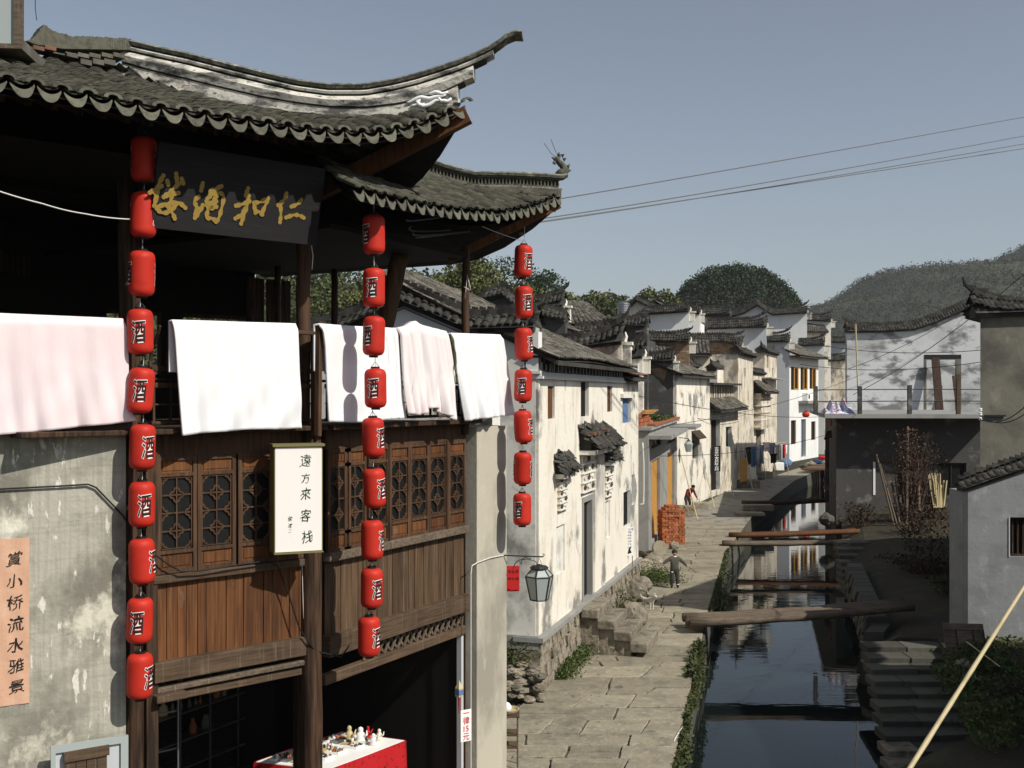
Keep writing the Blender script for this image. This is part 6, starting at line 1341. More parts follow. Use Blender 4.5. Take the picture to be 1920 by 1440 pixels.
back_house('weathered brown house at the far end of the lane', 116, [(1538, 678), (1590, 674)], 'cream_old', up=(0, .2), w=1.6, h=.8, seed=41)
back_house('pale parapet far down the lane beside the terrace', 126, [(1540, 640), (1594, 642)], 'bluewhite', up=(0, .3), w=1.6, h=.7, seed=42)
back_house('brown timber house closing the lane behind the terrace rail', 120, [(1556, 706), (1612, 700)], 'olivewall', w=1.6, h=.7, seed=43)
# roof slopes filling between the parapets
def slope(label, d, e0, e1, r0, r1, dr_, m='tile_far'):
    o_ = thing('tiled_roof_house', label, 'house', (*P(e0[0], 700, d).xy, 0)); A, B, C_, D = P(*e0, d), P(*e1, d), P(*r1, d + dr_), P(*r0, d + dr_)
    roof_patch(o_, A, B, D, C_, m=m, seed=int(d) + int(e0[0])); mb = MB(); mb.hexa([Vector((p.x, p.y, 0)) for p in (A.lerp(D, .1), B.lerp(C_, .1), C_, D)] + [p - Vector((0, 0, .23)) for p in (A.lerp(D, .1), B.lerp(C_, .1), C_, D)]); mb.build('wall', M['cream_old'], o_)
slope('grey roof slope between the two curled parapets', 40, (1100, 668), (1185, 672), (1080, 640), (1150, 640), 3.5)
slope('grey tiled slope behind the stepped parapets', 60, (1165, 662), (1262, 668), (1180, 632), (1250, 632), 4)
slope('broad grey roof slope behind the first gable', 34, (900, 640), (1060, 650), (830, 600), (1000, 612), 5)
slope('tiled slope left of the brick coping wall', 68, (1262, 662), (1335, 664), (1262, 638), (1330, 640), 4)
slope('tiled roof slope right of the antique shop coping', 86, (1385, 664), (1440, 666), (1390, 648), (1436, 650), 4)
slope('dark lean-to roof below the right end of the big gable', 113, (1506, 622), (1554, 622), (1513, 600), (1540, 602), 4)
slope('tiled slope under the long white parapet', 86, (1300, 618), (1345, 618), (1312, 596), (1335, 598), 5)
slope('grey roof of the house behind the first stone gable', 58, (930, 612), (1010, 612), (940, 585), (1000, 588), 5)
slope('grey roof behind the white parapet wall', 95, (1225, 592), (1300, 590), (1235, 572), (1290, 574), 6)
slope('roof slope seen through the gallery', 48, (590, 640), (760, 640), (600, 600), (740, 600), 6)
# ================================================================== right bank
r1 = thing('terrace_house', 'dark plastered house with a railed concrete terrace and blackened white gable wall', 'house', (15.2, 50, .5))
FA = Frame(P(1568, 800, 50).xy, (1, -.04)); ua_, ub_ = 0, FA.U(1852)
ho = [pbox(FA, 1641, 866, 1692, 928), pbox(FA, 1758, 868, 1812, 930)]
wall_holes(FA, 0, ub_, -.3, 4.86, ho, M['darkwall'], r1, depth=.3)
window(r1, FA, ho[0], 'redframe' if 'redframe' in M else 'plank'); a, b_, c_, d_ = ho[0]; body(r1, FA, a - .10, a, -.05, .03, c_, d_, 'white', 'window_trim'); window(r1, FA, ho[1])
SD = Vector((3.0, 12, 0)).normalized(); A = FA.at(0, 0, 0); B = A + SD * 12.4
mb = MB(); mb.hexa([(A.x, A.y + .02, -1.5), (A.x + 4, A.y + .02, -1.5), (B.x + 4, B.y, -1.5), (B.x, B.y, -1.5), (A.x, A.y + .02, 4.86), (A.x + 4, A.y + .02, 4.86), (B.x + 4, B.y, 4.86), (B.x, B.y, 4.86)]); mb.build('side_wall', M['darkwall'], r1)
mb = MB(); a0, a1 = P(1518, 775, 50.5), FA.at(ub_, 0, 0); mb.hexa([(14.25, 48.6, 4.88), (a1.x, 48.2, 4.88), (a1.x + 2, 62, 4.88), (17.3, 62, 4.88), (14.25, 48.6, 5.06), (a1.x, 48.2, 5.06), (a1.x + 2, 62, 5.06), (17.3, 62, 5.06)]); mb.build('terrace_slab', M['concrete'], r1)
FT1 = Frame((14.3, 48.75), (1, -.045))
for px, yt in ((1530, 724), (1613, 724), (1706.5, 722), (1798, 702)):
    u = FT1.U(px); zt = FT1.hit(px, yt)[1]; mb = MB(); mb.fbox(FT1, u - .085, u + .085, -.17, 0, 5.065, zt + .0); mb.build('rail_post', M['wood_h'] if px > 1790 else M['darkwall'], r1)
for y in (731, 753):
    mb = MB(); mb.tube([FT1.at(FT1.U(1528), -.1, FT1.hit(1528, y)[1]), FT1.at(FT1.U(1700), -.1, FT1.hit(1700, y - 1)[1]), FT1.at(FT1.U(1843), -.1, FT1.hit(1843, y - 1)[1])], .022, 5); mb.build('rail', M['metal'], r1)
FB = Frame(P(1590, 700, 62).xy, (1, -.04))
topb = [(1588, 621), (1650, 621), (1713, 617), (1752, 604), (1792, 587), (1824, 573), (1850, 562)]
uz = gable(r1, FB, topb, 4.9, 'gablewall', th=.35, name='gable_wall', w=1.0, h=.5, up=(.35, .1), seed=50)
A_, B_ = FB.at(uz[0][0] + .1, -.36, 0), FB.at(uz[-1][0], -.36, 0); sk = Vector((4.5, 10, 0)); mb = MB(); mb.hexa([(p.x, p.y, z) for z in (4.5, 9.6) for p in (A_, B_, B_ + sk, A_ + sk)]); mb.build('rear_block', M['gablewall'], r1)
b4 = pbox(FB, 1733, 665, 1802, 764)
for q_ in ((b4[0], b4[1], b4[3] - .25, b4[3]), (b4[0], b4[0] + .12, 5.1, b4[3] - .25), (b4[1] - .3, b4[1], 5.1, b4[3] - .25)): body(r1, FB, q_[0], q_[1], -.02, .03, q_[2], q_[3], 'olivewall' if q_[2] < 6 else 'black', 'blocked_door_frame')
# boards leaning on the terrace
for x0, x1, yt, lab in ((1751, 1766, 670, 'tall dark red board standing against the blackened gable wall'), (1790, 1795, 704, 'short dark board leaning beside the right terrace post')):
    u0, u1 = FB.U(x0, .8), FB.U(x1, .8); zt = FB.hit(x0, yt, .8)[1]; mb = MB(); mb.hexa([FB.at(u0, 1.1, 5.07), FB.at(u1, 1.1, 5.07), FB.at(u1, 1.0, 5.07), FB.at(u0, 1.0, 5.07), FB.at(u0, .45, zt), FB.at(u1, .45, zt), FB.at(u1, .35, zt), FB.at(u0, .35, zt)]); tag(mb.build('board', M['wood_dk'], bevel=.01), lab, 'board')
tp = MB(); u = FT1.U(1616); tp.tube([FT1.at(u, -.5, 5.07), FT1.at(u - .15, -.5, FT1.hit(1612, 606)[1])], .035, 6); tag(tp.build('washing_pole', M['bamboo']), 'thin bamboo pole standing at the second terrace post', 'pole')
# heap of striped cloth
mb = MB(); rg = random.Random(6)
mst = mat('striped_plastic_cloth', (.62, .60, .66), .6, [((.10, .16, .42), (2.2, 14, 3), 3, .52, .56, .9), ((.55, .08, .08), (12, 3, 4), 3, .58, .62, .9)])
def heap(a, c_):
    u = FT1.U(1550) + (FT1.U(1611) - FT1.U(1550)) * a; h = .5 * math.sin(math.pi * a) ** .5 * math.sin(math.pi * c_) * (1 + .35 * math.sin(a * 17 + c_ * 5) + .25 * math.sin(a * 31))
    return FT1.at(u, -.25 - 1.2 * c_, 5.07 + max(0, h))
mb.grid(heap, 40, 16); tag(mb.build('cloth_heap', mst, smooth=False), 'heap of blue, red and white striped cloth on the left end of the terrace', 'cloth heap')
for k, (a, b_) in enumerate(((P(1500, 640, 60), P(1845, 656, 48)), (P(1500, 683, 60), P(1845, 678, 48)), (P(1590, 692, 61), P(1840, 560, 60)), (P(1600, 740, 52), P(1930, 505, 40)), (P(1838, 780, 25), P(1960, 738, 22)), (P(1838, 786, 25), P(1960, 715, 22)), (P(1150, 732, 33), P(1560, 780, 60)), (P(1240, 800, 42), P(1620, 700, 60)), (P(1215, 855, 42), P(1560, 812, 60)), (P(1270, 775, 56), P(1400, 776, 68)))):
    q = MB(); q.tube([a.lerp(b_, i / 12) - Vector((0, 0, .35 * 4 * (i / 12) * (1 - i / 12))) for i in range(13)], .016 if k < 4 else .012, 5)
    tag(q.build('wire', M['metal']), ['upper wire stretched across the blackened gable wall', 'lower wire stretched across the blackened gable wall', 'wire rising along the gable edge of the terrace house', 'wire rising steeply over the terrace to the upper right', 'lower wire leaving the white insulators to the right', 'upper wire leaving the white insulators to the right', 'wire across the lane from the carved-door house', 'wire rising from the concrete house over the lane', 'lowest wire across the lane at the concrete house', 'short wire between the cream houses'][k], 'wire')
# tall khaki building, right edge
r2 = thing('khaki_building', 'tall khaki plastered building with a curled black coping at the right edge', 'building', (11.1, 25.2, .5))
FC2 = Frame(P(1838, 700, 25.2).xy, (.995, -.10)); z2 = FC2.hit(1838, 590)[1]
back = Vector((.56, .83, 0)).normalized(); c0 = FC2.at(0, 0, 0); c1 = FC2.at(9, 0, 0); c2 = c1 + back * 15; c3 = c0 + back * 15
mb = MB(); mb.hexa([(p.x, p.y, z) for z in (-.2, z2) for p in (c0, c1, c2, c3)]); mb.build('wall', M['olivewall'], r2)
cap(r2, [FC2.at(-.15, -.1, z2 + .02), FC2.at(9, -.1, z2 + .3)], w=.6, h=.26, up=(.45, 0), seed=61, pitch=.13)
cap(r2, [Vector((c0.x, c0.y + .3, z2 + .02)), Vector((c3.x, c3.y, z2 + .02))], w=.6, h=.26, up=(.1, .1), seed=62)
ins = thing('insulators', 'row of three white insulators on the corner of the khaki building', 'insulators', FC2.at(0, .1, 5.4))
for y in (768, 776, 785): mb = MB(); u, z = FC2.hit(1838.5, y, .1); mb.lathe([(.03, -.04), (.045, -.02), (.03, 0), (.045, .02), (.02, .04)], tuple(FC2.at(u, .1, z)), 8); mb.build('insulator', M['pure'], ins)
mb = MB(); u, z = FC2.hit(1845, 781, .06); mb.fbox(FC2, u, u + .5, .02, .06, z, z + .04); mb.build('crossarm', M['metal'], ins)
# low grey-white house at the lower right
r3 = thing('low_lime_house', 'low patchy grey-white house with a tiled verge and barred window, lower right', 'house', (10.26, 24, .5))
FD = Frame(P(1815, 1000, 24).xy, (1, -.03)); uE = FD.U(1990)
zl, zr = FD.hit(1815, 915)[1], FD.hit(1990, 852)[1]
h_ = pbox(FD, 1893, 970, 1952, 1044); 
wall_holes(FD, 0, uE, .2, zl - .02, [(h_[0], h_[1], h_[2], h_[3])], M['lowhouse'], r3, depth=.25)
mb = MB(); mb.prism(FD, [(0, zl - .022), (uE, zl - .022), (uE, zr), (0, zl)], -.3, -.0); mb.build('gable_top', M['lowhouse'], r3); body(r3, FD, 0, uE, -1.1, -.26, .2, zl - .1, 'lowhouse', 'inner_block')
o = window(r3, FD, h_, 'wood_dk', bars=5); body(r3, FD, h_[0] - .025, h_[0], -.02, .02, h_[2], h_[3], 'bluewhite', 'window_trim')
cap(r3, [FD.at(-.12, -.15, zl + .0), FD.at(uE, -.15, zr)], w=.55, h=.18, up=(0, 0), seed=63, pitch=.13)
body(r3, FD, -.02, uE, -.3, .06, .2, .50, 'plinth', 'plinth')
# neighbouring house just outside the frame on the right; it shades the near bank
r4 = thing('neighbour_house', 'grey plastered neighbour house just past the right edge, shading the steps', 'house', (11.5, 14, .5))
mb = MB(); mb.box(11.7, 19, 7, 19.3, .2, 6.6); mb.build('wall', M['lowhouse'], r4)
roof_patch(r4, (11.4, 19.5, 6.6), (11.4, 6.8, 6.6), (15.2, 19.5, 8.4), (15.2, 6.8, 8.4), seed=70, pitch=.3, step=.22)
# ------------------------------------------------------------------ stairs down to the water
def bank_steps(label, za, zb, n, x0f, x1f, zt, zbm, group):
    t = thing('bank_steps', label, 'steps', (x0f(za), za, zt)); rg = random.Random(n)
    for k in range(n):
        f = k / (n - 1); Z = za + (zb - za) * f; z = zt + (zbm - zt) * f; dz = abs(zb - za) / n * 1.25; x0, x1 = x0f(Z), x1f(Z); xs = [x0, x0 + (x1 - x0) * rg.uniform(.35, .65), x1]
        for a, b_ in zip(xs, xs[1:]):
            mb = MB(); g = rg.uniform(0, .03); mb.hexa([(a + .01, Z - dz * .5 + g, z - .16), (b_ - .01, Z - dz * .5 + g * 2, z - .16), (b_ - .01, Z + dz * .5, z - .16), (a + .01, Z + dz * .5, z - .16), (a + .01, Z - dz * .5 + g, z), (b_ - .01, Z - dz * .5 + g * 2, z + rg.gauss(0, .01)), (b_ - .01, Z + dz * .5, z), (a + .01, Z + dz * .5, z)]); mb.build('step_stone', M['stone_dk'] if rg.random() > .1 else M['step'], t, bevel=.015)
    return t
bank_steps('wide worn stone steps climbing from the water at the lower right', 24.6, 19.0, 11, lambda z: interp([(18, 6.45), (24.8, 8.15)], z), lambda z: interp([(18, 8.1), (24.8, 10.0)], z), .22, -.86, None)
bank_steps('narrow flight of stone steps on the far right bank beyond the log bridge', 42.0, 37.0, 8, lambda z: interp([(37, 11.45), (42, 12.7)], z), lambda z: interp([(37, 12.5), (42, 14.0)], z), .18, -.80, None)
# rubble bank wall on the right
bw = thing('right_bank_wall', 'dark rubble bank wall on the right side of the canal', 'wall', (9, 28, -.9)); rg = random.Random(12)
for row in range(4):
    z = 25.4 + row * .2
    while z < 36.5:
        l = rg.uniform(.5, 1.0); xa, xb = interp(CR, z), interp(CR, z + l); w = rg.uniform(-.05, .05); z0 = -1.0 + row * .3; mb = MB()
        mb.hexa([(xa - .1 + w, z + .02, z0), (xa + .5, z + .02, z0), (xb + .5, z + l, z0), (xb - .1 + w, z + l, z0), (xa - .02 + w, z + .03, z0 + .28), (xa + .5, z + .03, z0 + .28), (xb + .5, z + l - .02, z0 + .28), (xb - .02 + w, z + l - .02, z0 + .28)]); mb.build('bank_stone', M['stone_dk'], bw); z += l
# ------------------------------------------------------------------ log bridges
def bridge(label, a, b_, n, r, width, m='log', flat=.6):
    a, b_ = Vector(a), Vector(b_); t = thing('log_bridge', label, 'footbridge', a, 'footbridges over the canal'); d = (b_ - a).normalized(); s_ = d.cross(Vector((0, 0, 1))).normalized(); rg = random.Random(n + int(a.y))
    for k in range(n):
        off = s_ * (width * (k / (n - 1) - .5) if n > 1 else 0); mb = MB(); pts = []; rr = []
        for i in range(11):
            q_ = i / 10; pts.append(a.lerp(b_, q_) + off + Vector((0, rg.gauss(0, .008), rg.gauss(0, .008) - .03 * math.sin(math.pi * q_))) + d * (rg.uniform(-.1, .1) if i in (0, 10) else 0)); rr.append(r * (1.12 - .2 * q_ + rg.gauss(0, .02)))
        mb.tube(pts, rr, 8); o = mb.build('log', M[m], t, smooth=True)
bridge('thick bridge of squared logs nearest the viewer across the canal', P(1290, 1165, 27.0) + Vector((0, 0, .02)), P(1700, 1134, 27.6), 5, .10, .72)
bridge('pale thin plank footbridge, second from the viewer', (interp(CL, 42.2) - .35, 42.2, .08), (13.6, 42.5, .10), 2, .09, .22)
bridge('reddish log footbridge, third from the viewer, beyond the pale plank one', (interp(CL, 44.6) - .3, 44.6, .08), (14.6, 44.9, .22), 2, .10, .26, 'plank')
bridge('dark footbridge deep in the shade in front of the terrace house', (interp(CL, 57) - .8, 57.5, .10), (17.2, 58, .2), 3, .10, .5, 'wood_dk')
for k, (x, z, w, d, h) in enumerate(((11.0, 52.2, 1.4, .7, .16), (11.8, 54.5, 1.6, .6, .30))):
    mb = MB(); mb.box(x, x + w, z, z + d, 0, h); tag(mb.build('kerb_slab', M['stone'], bevel=.03), ['low stone slab at the shaded canal edge', 'raised stone slab behind the low one at the canal edge'][k], 'stone slab')
# ------------------------------------------------------------------ leaning panel, pole, rocks and plants, lower right
FP2 = Frame(P(1777, 1240, 22).xy, (.985, -.1)); u1 = FP2.U(1853); z0 = FP2.hit(1815, 1243)[1]; z1 = FP2.hit(1815, 1176)[1]
lp = thing('leaning_door', 'old brown panelled wooden door leaning on its side by the low house', 'door', FP2.at(0, 0, z0))
def dp(x, z, n): return FP2.at(u1 * x, n - .35 * z, z0 + (z1 - z0) * z)
def dbox(x0, x1, za, zb, n0, n1, nm, m='log'):
    mb = MB(); mb.hexa([dp(x0, za, n1), dp(x1, za, n1), dp(x1, za, n0), dp(x0, za, n0), dp(x0, zb, n1), dp(x1, zb, n1), dp(x1, zb, n0), dp(x0, zb, n0)]); return mb.build(nm, M[m], lp)
for x0, x1, a, b_ in ((0, 1, .85, 1), (0, 1, -.05, .05)): dbox(x0, x1, a, b_, -.02, .03, 'rail')
for x0, x1 in ((0, .28), (.31, .70), (.74, .97)): dbox(x0, x1, .05, .84, -.02, .012, 'door_panel')
for x in (.28, .70, .97): dbox(x, x + .035, .05, .85, -.02, .03, 'stile', 'wood_dk')
from mathutils.noise import noise as _noise
def rock(label, c, s, m='stone_dk', seed=0, group=None, name='rock', cat='rock'):
    rg = random.Random(seed + int(c[0] * 13) + int(c[1] * 7)); bm = bmesh.new(); bmesh.ops.create_icosphere(bm, subdivisions=3, radius=1)
    ax = [(rg.gauss(0, 1), rg.gauss(0, 1), rg.gauss(0, 1)) for _ in range(5)]
    for v in bm.verts:
        k = 1
        for a in ax: k -= .16 * max(0, (v.co.x * a[0] + v.co.y * a[1] + v.co.z * a[2]) / (a[0] ** 2 + a[1] ** 2 + a[2] ** 2) ** .5 - .35)
        v.co = Vector((v.co.x * s[0], v.co.y * s[1], v.co.z * s[2])) * k * (1 + .26 * (_noise(v.co * 1.7 + Vector(c)) + .5 * _noise(v.co * 4.1 + Vector(c))))
    for v in bm.verts: v.co += Vector(c)
    me = bpy.data.meshes.new(name); bm.to_mesh(me); bm.free(); me.materials.append(M[m]); return tag(link(name, me), label, cat, group)
rock('squarish brown rock propped against the leaning door', P(1805, 1246, 21.3), (.22, .18, .12), 'stone'); rock('flat brown stone in front of the squarish rock', P(1818, 1272, 20.8), (.22, .16, .08), 'stone')
bp_ = MB(); a = P(1640, 1545, 13.6); b_ = P(1990, 990, 17.5); n = 26; bp_.tube([a.lerp(b_, i / n) for i in range(n + 1)], [(.036 - .012 * i / n) * (1.12 if i % 3 == 0 else 1) for i in range(n + 1)], 10); tag(bp_.build('bamboo_pole', M['bamboo'], smooth=True), 'long pale bamboo pole slanting up across the lower right corner', 'pole')
q = MB(); q.tube([P(1812, 1203, 21.5), P(1875, 1250, 20.5)], .012, 5); tag(q.build('stick', M['bamboo']), 'thin stick lying over the leaning door', 'stick')
def bush(name, label, c, r, n, size, m, up=.3, cat='bush', stems=6):
    t = thing(name, label, cat, (c[0], c[1], c[2] - r[2])); pts = []
    sub_c = [Vector(c) + Vector((rnd.gauss(0, r[0] * .45), rnd.gauss(0, r[1] * .45), rnd.gauss(0, r[2] * .4))) for _ in range(9)]
    for q_ in sub_c: pts += list(blob_pts(q_, [k * .55 for k in r], n // 9, .3))
    leaves('foliage', pts, size, M[m], t, up=up)
    mb = MB()
    for k in range(stems): e = sub_c[k % 9]; mb.tube([Vector((c[0] + rnd.gauss(0, r[0] * .2), c[1], c[2] - r[2])), e.lerp(Vector(c), .3), e], [.02, .014, .006], 5)
    mb.build('stems', M['bark'], t); return t
def heads(name, label, c, n, r, size, m='cabbage', cat='vegetable'):
    for k in range(n):
        x, y = c[0] + rnd.uniform(-r[0], r[0]), c[1] + rnd.uniform(-r[1], r[1]); V = []; pts = []; t = npr.uniform(0, 6.28, 26); el = npr.uniform(.2, 1.2, 26)
        Y = np.stack([np.cos(t) * np.cos(el), np.sin(t) * np.cos(el), np.sin(el)], 1); X = np.stack([-np.sin(t), np.cos(t), 0 * t], 1); Z = np.cross(X, Y); s = npr.uniform(.6, 1.1, 26)[:, None] * size
        V, F = stamp(leafV, leafF, np.tile([[x, y, c[2]]], (26, 1)), X * s * 1.3, Y * s, Z * s); o = link(name, np_mesh(name, V, F, M[m]))
        tag(o, label, cat, 'leafy greens growing by the low house')
heads('leafy_green', 'bright leafy green plant growing in the patch by the low grey-white house', (10.0, 20.9, .52), 16, (.6, .8), .20)
for k, (x, y, lab) in enumerate(((8.2, 19.6, 'dark grassy clump beside the wide steps'), (8.9, 18.4, 'rust-tinted weed clump below the leafy greens'), (8.6, 17.0, 'low dark bush at the lower right edge'), (9.6, 21.4, 'dark weeds behind the leaning door'))):
    bush('weed_clump', lab, (x, y, .75), (.55, .7, .35), 1700, .07, 'drystem' if k == 1 else 'grass', up=.5)
pts = [(npr.uniform(interp([(18, 8.3), (24.8, 10.1)], z), 13), z, bank_r(z) + npr.random() * .10) for z in npr.uniform(15, 24.5, 7000)]; leaves('ground_weeds', pts, .07, M['grass'], up=.7, kind='stuff', label='low grass and weeds covering the right bank', cat='weeds')
pts = [(interp(CR, z) + npr.uniform(2.3, 9), z, bank_r(z) + npr.random() * .10) for z in npr.uniform(26, 50, 6500)]; leaves('bank_undergrowth', pts, .12, M['drystem'], up=.6, kind='stuff', label='dry brown undergrowth on the shaded right bank', cat='undergrowth')
for k, (x, y, lab) in enumerate(((9.4, 18.9, 'dark leafy clump at the edge of the wide steps, middle'), (9.9, 17.4, 'brown weed heap near the lower right corner'), (7.9, 17.2, 'dark fringe of weeds beside the lowest steps'), (10.6, 19.6, 'green clump in front of the leafy greens'))):
    bush('weed_clump', lab, (x, y, .7), (.7, .8, .3), 1800, .07, 'grass' if k % 2 == 0 else 'drystem', up=.5)
# dead shrubs in front of the terrace house
def dead_shrub(label, cx, d, y0, y1, w, n, mm='drystem'):
    t = thing('dead_shrub', label, 'shrub', P(cx, y0, d)); mb = MB(); b0 = P(cx, y0, d); hh = (y0 - y1) / FPX * d; wm = w / FPX * d
    for k in range(n):
        x = rnd.gauss(0, wm * .35); top = b0 + Vector((x * 1.3 + rnd.gauss(0, wm * .15), rnd.gauss(0, .4), hh * rnd.uniform(.4, 1.0))); bs = b0 + Vector((x * .5, rnd.gauss(0, .2), 0)); md = bs.lerp(top, .5) + Vector((rnd.gauss(0, .12), 0, 0)); mb.tube([bs, md, top], [.028, .02, .006], 4)
    mb.build('stems', M[mm], t)
    pts = [b0 + Vector((rnd.gauss(0, wm * .4), rnd.gauss(0, .4), hh * rnd.random() ** .8)) for _ in range(n * 22)]; leaves('dead_leaves', pts, .10, M[mm], t, up=.3)
dead_shrub('tall reddish dead shrub in front of the dark terrace wall', 1706, 46, 995, 805, 34, 60, 'deadred'); dead_shrub('dark dead shrub right of the tall reddish one', 1742, 47, 990, 830, 30, 40)
dead_shrub('spreading straw-coloured dry bush on the bank below the terrace', 1722, 43, 1000, 945, 50, 20); dead_shrub('low brown scrub at the foot of the terrace wall, left', 1610, 46, 985, 945, 45, 20)
for k, (x0, y0, x1, y1) in enumerate(((1650, 870, 1682, 985), (1643, 852, 1678, 992), (1672, 905, 1690, 996), (1702, 800, 1700, 990), (1722, 868, 1724, 960))):
    q = MB(); q.tube([P(x1, y1, 45), P(x0, y0, 46.5)], .05, 6); tag(q.build('leaning_pole', M['log']), ['second pole from the left leaning below the dark terrace window', 'leftmost and tallest slanting pole below the dark terrace window', 'short slanting pole right of the two long ones', 'tall upright pole inside the reddish dead shrub', 'short upright pole right of the reddish dead shrub'][k], 'pole', 'poles leaning below the terrace')
bd = thing('stalk_bundle', 'pale bundle of dry stalks standing right of the dead shrubs', 'bundle', P(1760, 955, 46)); mb = MB()
for k in range(26): x = rnd.gauss(0, 8); mb.tube([P(1760 + x * .6, 952, 46), P(1757 + x * 1.1, 892 + rnd.uniform(-6, 20), 46.3 + rnd.gauss(0, .1))], .03, 5)
o = mb.build('stalks', M['bamboo'], bd)
rock('rounded dark boulder at the water edge under the terrace', P(1550, 975, 50), (.40, .4, .34), 'stone_dk'); 
bush('bank_scrub', 'dark scrub on the bank right of the log bridge end', (12.6, 30.5, .4), (.9, 1.0, .3), 1200, .08, 'ivy')
bush('bank_scrub', 'low brown bramble on the bank behind the wide steps', (13.4, 35.0, .4), (1.2, 1.5, .3), 1500, .10, 'drystem')
# ================================================================== trees and hills
def tree(name, label, x, y, z0, h, r, m='tree', n=1500, leaf=.42, group=None, clumps=14, sq=.8, conif=False):
    t = thing(name, label, 'tree', (x, y, z0), group); mb = MB(); top = Vector((x + rnd.gauss(0, .3), y, z0 + h * .8)); mb.tube([Vector((x, y, z0 - .5)), Vector((x + rnd.gauss(0, .2), y, z0 + h * .4)), top], [r * .11, r * .08, r * .03], 7)
    cs = []
    for k in range(clumps):
        f = (k + .5) / clumps; a = k * 2.4 + rnd.random()
        if conif: zz_ = z0 + h * (.2 + .78 * f); rad = r * (1 - f) * .8 + .2; rr = r * .30 * (1.2 - f)
        else: rr = r * rnd.uniform(.30, .46); v_ = -.85 + 1.85 * f; zz_ = z0 + h - r * 1.02 + v_ * (r * 1.0 - rr * .75); rad = (r - rr * .8) * math.sqrt(max(.02, 1 - v_ * v_ * .95))
        c = Vector((x + math.cos(a) * rad * rnd.uniform(.6, 1), y + math.sin(a) * rad * rnd.uniform(.6, 1), zz_)); cs.append((c, rr)); 
        if k % 2 == 0: mb.tube([Vector((x, y, z0 + h * (.2 + .5 * f))), c], [r * .05, r * .015], 5)
    mb.build('trunk', M['bark'], t); pts = []
    for c, rr in cs: pts += list(blob_pts(c, (rr, rr, rr * sq), n // clumps, .45))
    leaves('crown', pts, leaf, M[m], t, up=.1); return t
# low wooded rise behind the village, as terrain
def hill(name, prof, d, depth, base, nx=60, nz=16, wob=1.5, m='hill_far', far=None):
    """prof: [(px, py)] skyline at distance d; a real slope rising towards it and falling behind."""
    x0, x1 = prof[0][0], prof[-1][0]; mb = MB()
    def pt(a, c):
        px = x0 + (x1 - x0) * a; top = CAMZ - (interp(prof, px) - HZ) / FPX * d; f = math.sin(math.pi * (.5 * min(1, c / .6))) if c < .6 else math.cos(math.pi * .5 * (c - .6) / .4)
        Y = d + depth * (c - .6); X = (px - 960) / FPX * d * (1 + .0 * c); n_ = wob * (math.sin(X * .045 + Y * .02) + .6 * math.sin(X * .11 + 2 + Y * .05))
        return Vector((X, Y, base + (top - base) * f + n_ * f * (1 if c != .6 else 0)))
    mb.grid(pt, nx, nz); return tag(mb.build(name, M[m], smooth=True), kind='structure'), pt
h1_, pt1 = hill('near_hill', [(-700, 560), (300, 545), (560, 556), (700, 560), (900, 562), (1045, 585), (1130, 592), (1200, 606), (1270, 640)], 150, 50, 2, m='soil')
h2_, pt2 = hill('wooded_knoll', [(1225, 640), (1262, 585), (1290, 543), (1330, 520), (1380, 513), (1430, 521), (1468, 545), (1490, 575), (1505, 615), (1520, 650)], 260, 34, 2, wob=.4, m='soil')
h3_, pt3 = hill('far_hill', [(1380, 640), (1470, 600), (1525, 582), (1570, 563), (1610, 540), (1650, 520), (1700, 516), (1745, 517), (1790, 515), (1830, 505), (1862, 496), (1920, 472), (2000, 440), (2150, 420), (2400, 430)], 900, 700, 5, nx=120, nz=24, wob=3)
h4_, pt4 = hill('distant_hill', [(300, 640), (700, 600), (1100, 600), (1300, 610), (1500, 620), (1800, 600), (2600, 560)], 1500, 900, 5, nx=60, wob=5)
def wood(name, label, pt, n, size, m, amin=0, amax=1, cmin=.15, cmax=.75, clump=14, crad=1.6, z_off=.4):
    pts = []
    for _ in range(n // clump):
        a, c = npr.uniform(amin, amax), npr.uniform(cmin, cmax); p = pt(a, c); r = crad * npr.uniform(.6, 1.35); pts += list(blob_pts((p.x, p.y, p.z + r * z_off), (r, r, r * 1.15), clump, .6))
    leaves(name, pts, size, M[m], up=.1, kind='stuff', label=label, cat='woodland')
wood('knoll_wood', 'dense dark green wood covering the rounded knoll', pt2, 64000, .52, 'tree2', crad=1.25, clump=32, cmin=.05, cmax=.72)
wood('hillside_wood', 'even distant woodland covering the long hill at the right', pt3, 140000, 1.35, 'hill_far', crad=2.6, clump=10, cmin=.1, cmax=.68)
wood('village_wood', 'mixed green woodland on the rise behind the roofs', pt1, 42000, .62, 'tree', amin=.1, amax=.95, crad=1.5, clump=20, cmin=.1, cmax=.7)
# thin trees along the far skyline
for k, px in enumerate((1633, 1646, 1722, 1731, 1590, 1620, 1700, 1760, 1815, 1850, 1880, 1668)):
    prof = [(1380, 640), (1470, 600), (1525, 582), (1570, 563), (1610, 540), (1650, 520), (1700, 516), (1745, 517), (1790, 515), (1830, 505), (1862, 496), (1920, 472)]; p = P(px, interp(prof, px), 900)
    tree('skyline_tree', 'tiny tree standing up from the skyline of the long far hill', p.x, p.y, p.z - 2, rnd.uniform(5, 9), 2.0, 'hill_far', 60, 1.4, 'small trees along the far skyline', 5)
